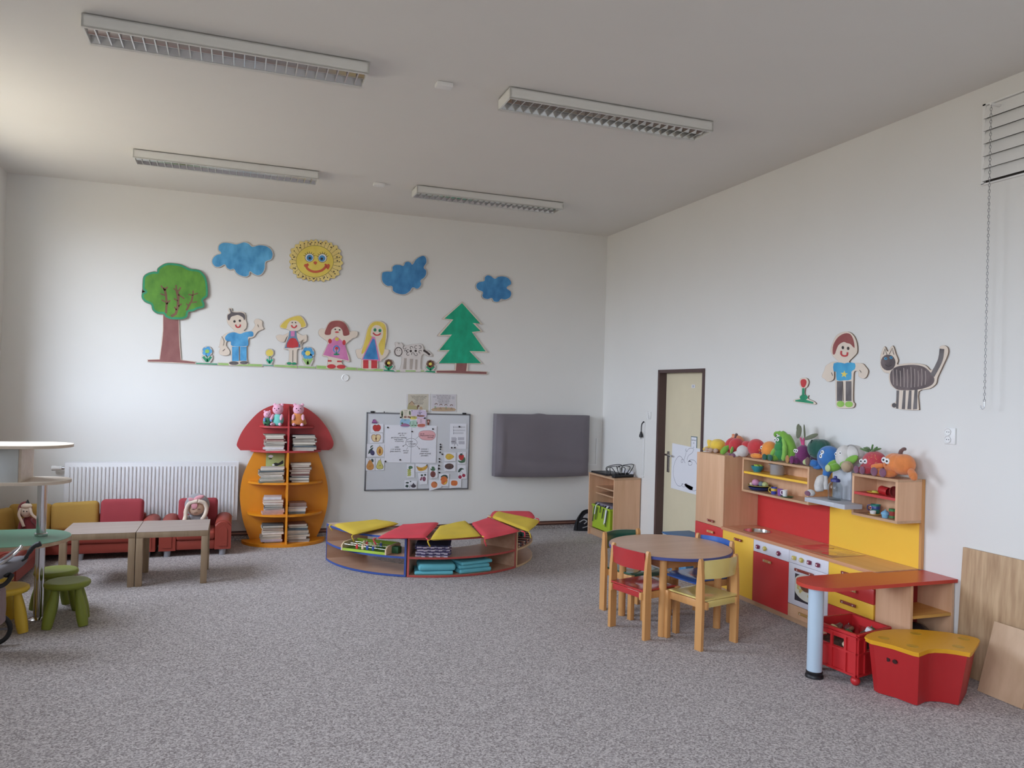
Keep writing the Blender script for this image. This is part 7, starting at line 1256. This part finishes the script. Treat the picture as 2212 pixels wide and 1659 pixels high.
lp(t, 'body', MB().ball((.03, -.03, .12), .075, .075, .07).ball((-.02, .015, .10), .065, .06, .085), WP); eyes(t, [(-.078, .035, .118), (-.075, -.005, .128)], .014); lp(t, 'seams', MB().tube([(.0, -.03+.07*math.cos(a), .115+.075*math.sin(a)) for a in (PI*i/12 for i in range(13))], .004, 6), plush('plush_grey_seam', (160, 156, 152)))
lp(t, 'leaf_arm', limb((-.05, .055, .06), (-.09, .085, .03), .022, .024), GP); lp(t, 'leaf_arm', MB().ball((-.04, -.07, .08), .022, .075, .03, Matrix.Rotation(-.5, 3, 'X')).ball((-.05, -.03, .045), .03, .05, .03), GP); f = lp(t, 'leg', limb((-.05, .03, .03), (-.11, .055, .01), .028, .03), GP); lp(t, 'sole', MB().ball((-.128, .06, .012), .010, .026, .026), plush('plush_pale_lime', (190, 204, 140)), f)
lp(t, 'leg', limb((-.03, -.04, .04), (-.09, -.085, .035), .035, .045), TSOLE)
t = toy('strawberry_toy', 'red strawberry soft toy with green leaf crown next to the pumpkin', 4.215, 4.26, TOPZ)
lp(t, 'body', MB().ball((0, 0, .09), .075, .088, .075).ball((0, .01, .055), .06, .07, .055), SP); eyes(t, [(-.07, .05, .088), (-.076, .008, .092)], .019); m = MB(); rr = random.Random(8)
for k in range(16): a, b_ = rr.uniform(-.9, .6), rr.uniform(-.3, .9); m.ball((-.075*math.cos(a)*math.cos(b_), .088*math.sin(a), .09+.075*math.sin(b_)*math.cos(a)), .0028, seg=6)
lp(t, 'seeds', m, plush('plush_seed', (226, 170, 90))); m = MB()
for k in range(6): a = k*PI/3; m.ball((.028*math.cos(a), .04+.045*math.sin(a), .166+.01*(k % 2)), .016, .036, .008, Matrix.Rotation(a-PI/2, 3, 'Z') @ Matrix.Rotation(.3, 3, 'X'))
m.tube([(0, .03, .16), (0, .025, .19), (0, .02, .21)], .006, 8).tube([(0, .03, .16), (0, .0, .18), (0, -.02, .195)], .006, 8); lp(t, 'leaf_crown', m, plush('plush_leaf_green', (92, 134, 70)))
for yy in (.035, -.02): f = lp(t, 'leg', limb((-.03, yy, .03), (-.085, yy+.02, .026), .024, .026), SP); lp(t, 'sole', MB().ball((-.108, yy+.022, .03), .009, .024, .028), PSOLE, f)
lp(t, 'arm', limb((-.02, .075, .06), (-.03, .095, .02), .018, .02), SP)
t = toy('pumpkin_toy', 'orange pumpkin soft toy with brown stalk at the end of the short wall box', 4.005, 4.265, TOPZ)
m = MB()
for k in range(8): a = k*PI/4; m.ball((.02*math.cos(a), .045*math.sin(a), .095), .068, .068, .07)
lp(t, 'body', m, KP); lp(t, 'stalk', MB().tube(smo([(0, -.005, .155), (0, -.01, .18), (0, -.03, .198), (0, -.048, .20)], 4), [.014]*6+[.012]*5+[.010]*2, 10), DBR); eyes(t, [(-.083, .052, .118), (-.088, .018, .112)], .021); lp(t, 'nose', MB().ball((-.088, .032, .088), .006, seg=8), plush('plush_dark_orange', (214, 110, 40)))
lp(t, 'arm', limb((-.03, .10, .075), (-.06, .165, .06), .017, .022), KP); lp(t, 'arm', limb((-.01, -.10, .065), (-.03, -.15, .02), .022, .028), KP)
for yy in (.07, -.005): f = lp(t, 'leg', limb((-.04, yy*.8, .032), (-.10, yy+.02, .028), .025, .029), KP); lp(t, 'sole', MB().ball((-.125, yy+.024, .034), .010, .03, .03), PSOLE, f)
t = toy('white_toy', 'limp white soft toy with plum sole slumped on the cooker hood', 4.60, 4.13, HZ)
lp(t, 'body', MB().tube(smo([(.03, -.01, .155), (.01, .0, .13), (0, .01, .08), (0, .0, .04)], 5), [.016, .02, .024, .028, .032]+[.036]*6+[.034]*3+[.03, .024], 14).tube(smo([(.03, -.02, .155), (.02, -.035, .11), (.02, -.04, .06)], 4), .016, 10), WP); f = lp(t, 'foot', MB().ball((-.055, .035, .026), .03, .036, .026), WP); lp(t, 'sole', MB().ball((-.08, .04, .022), .012, .03, .02), PSOLE, f)
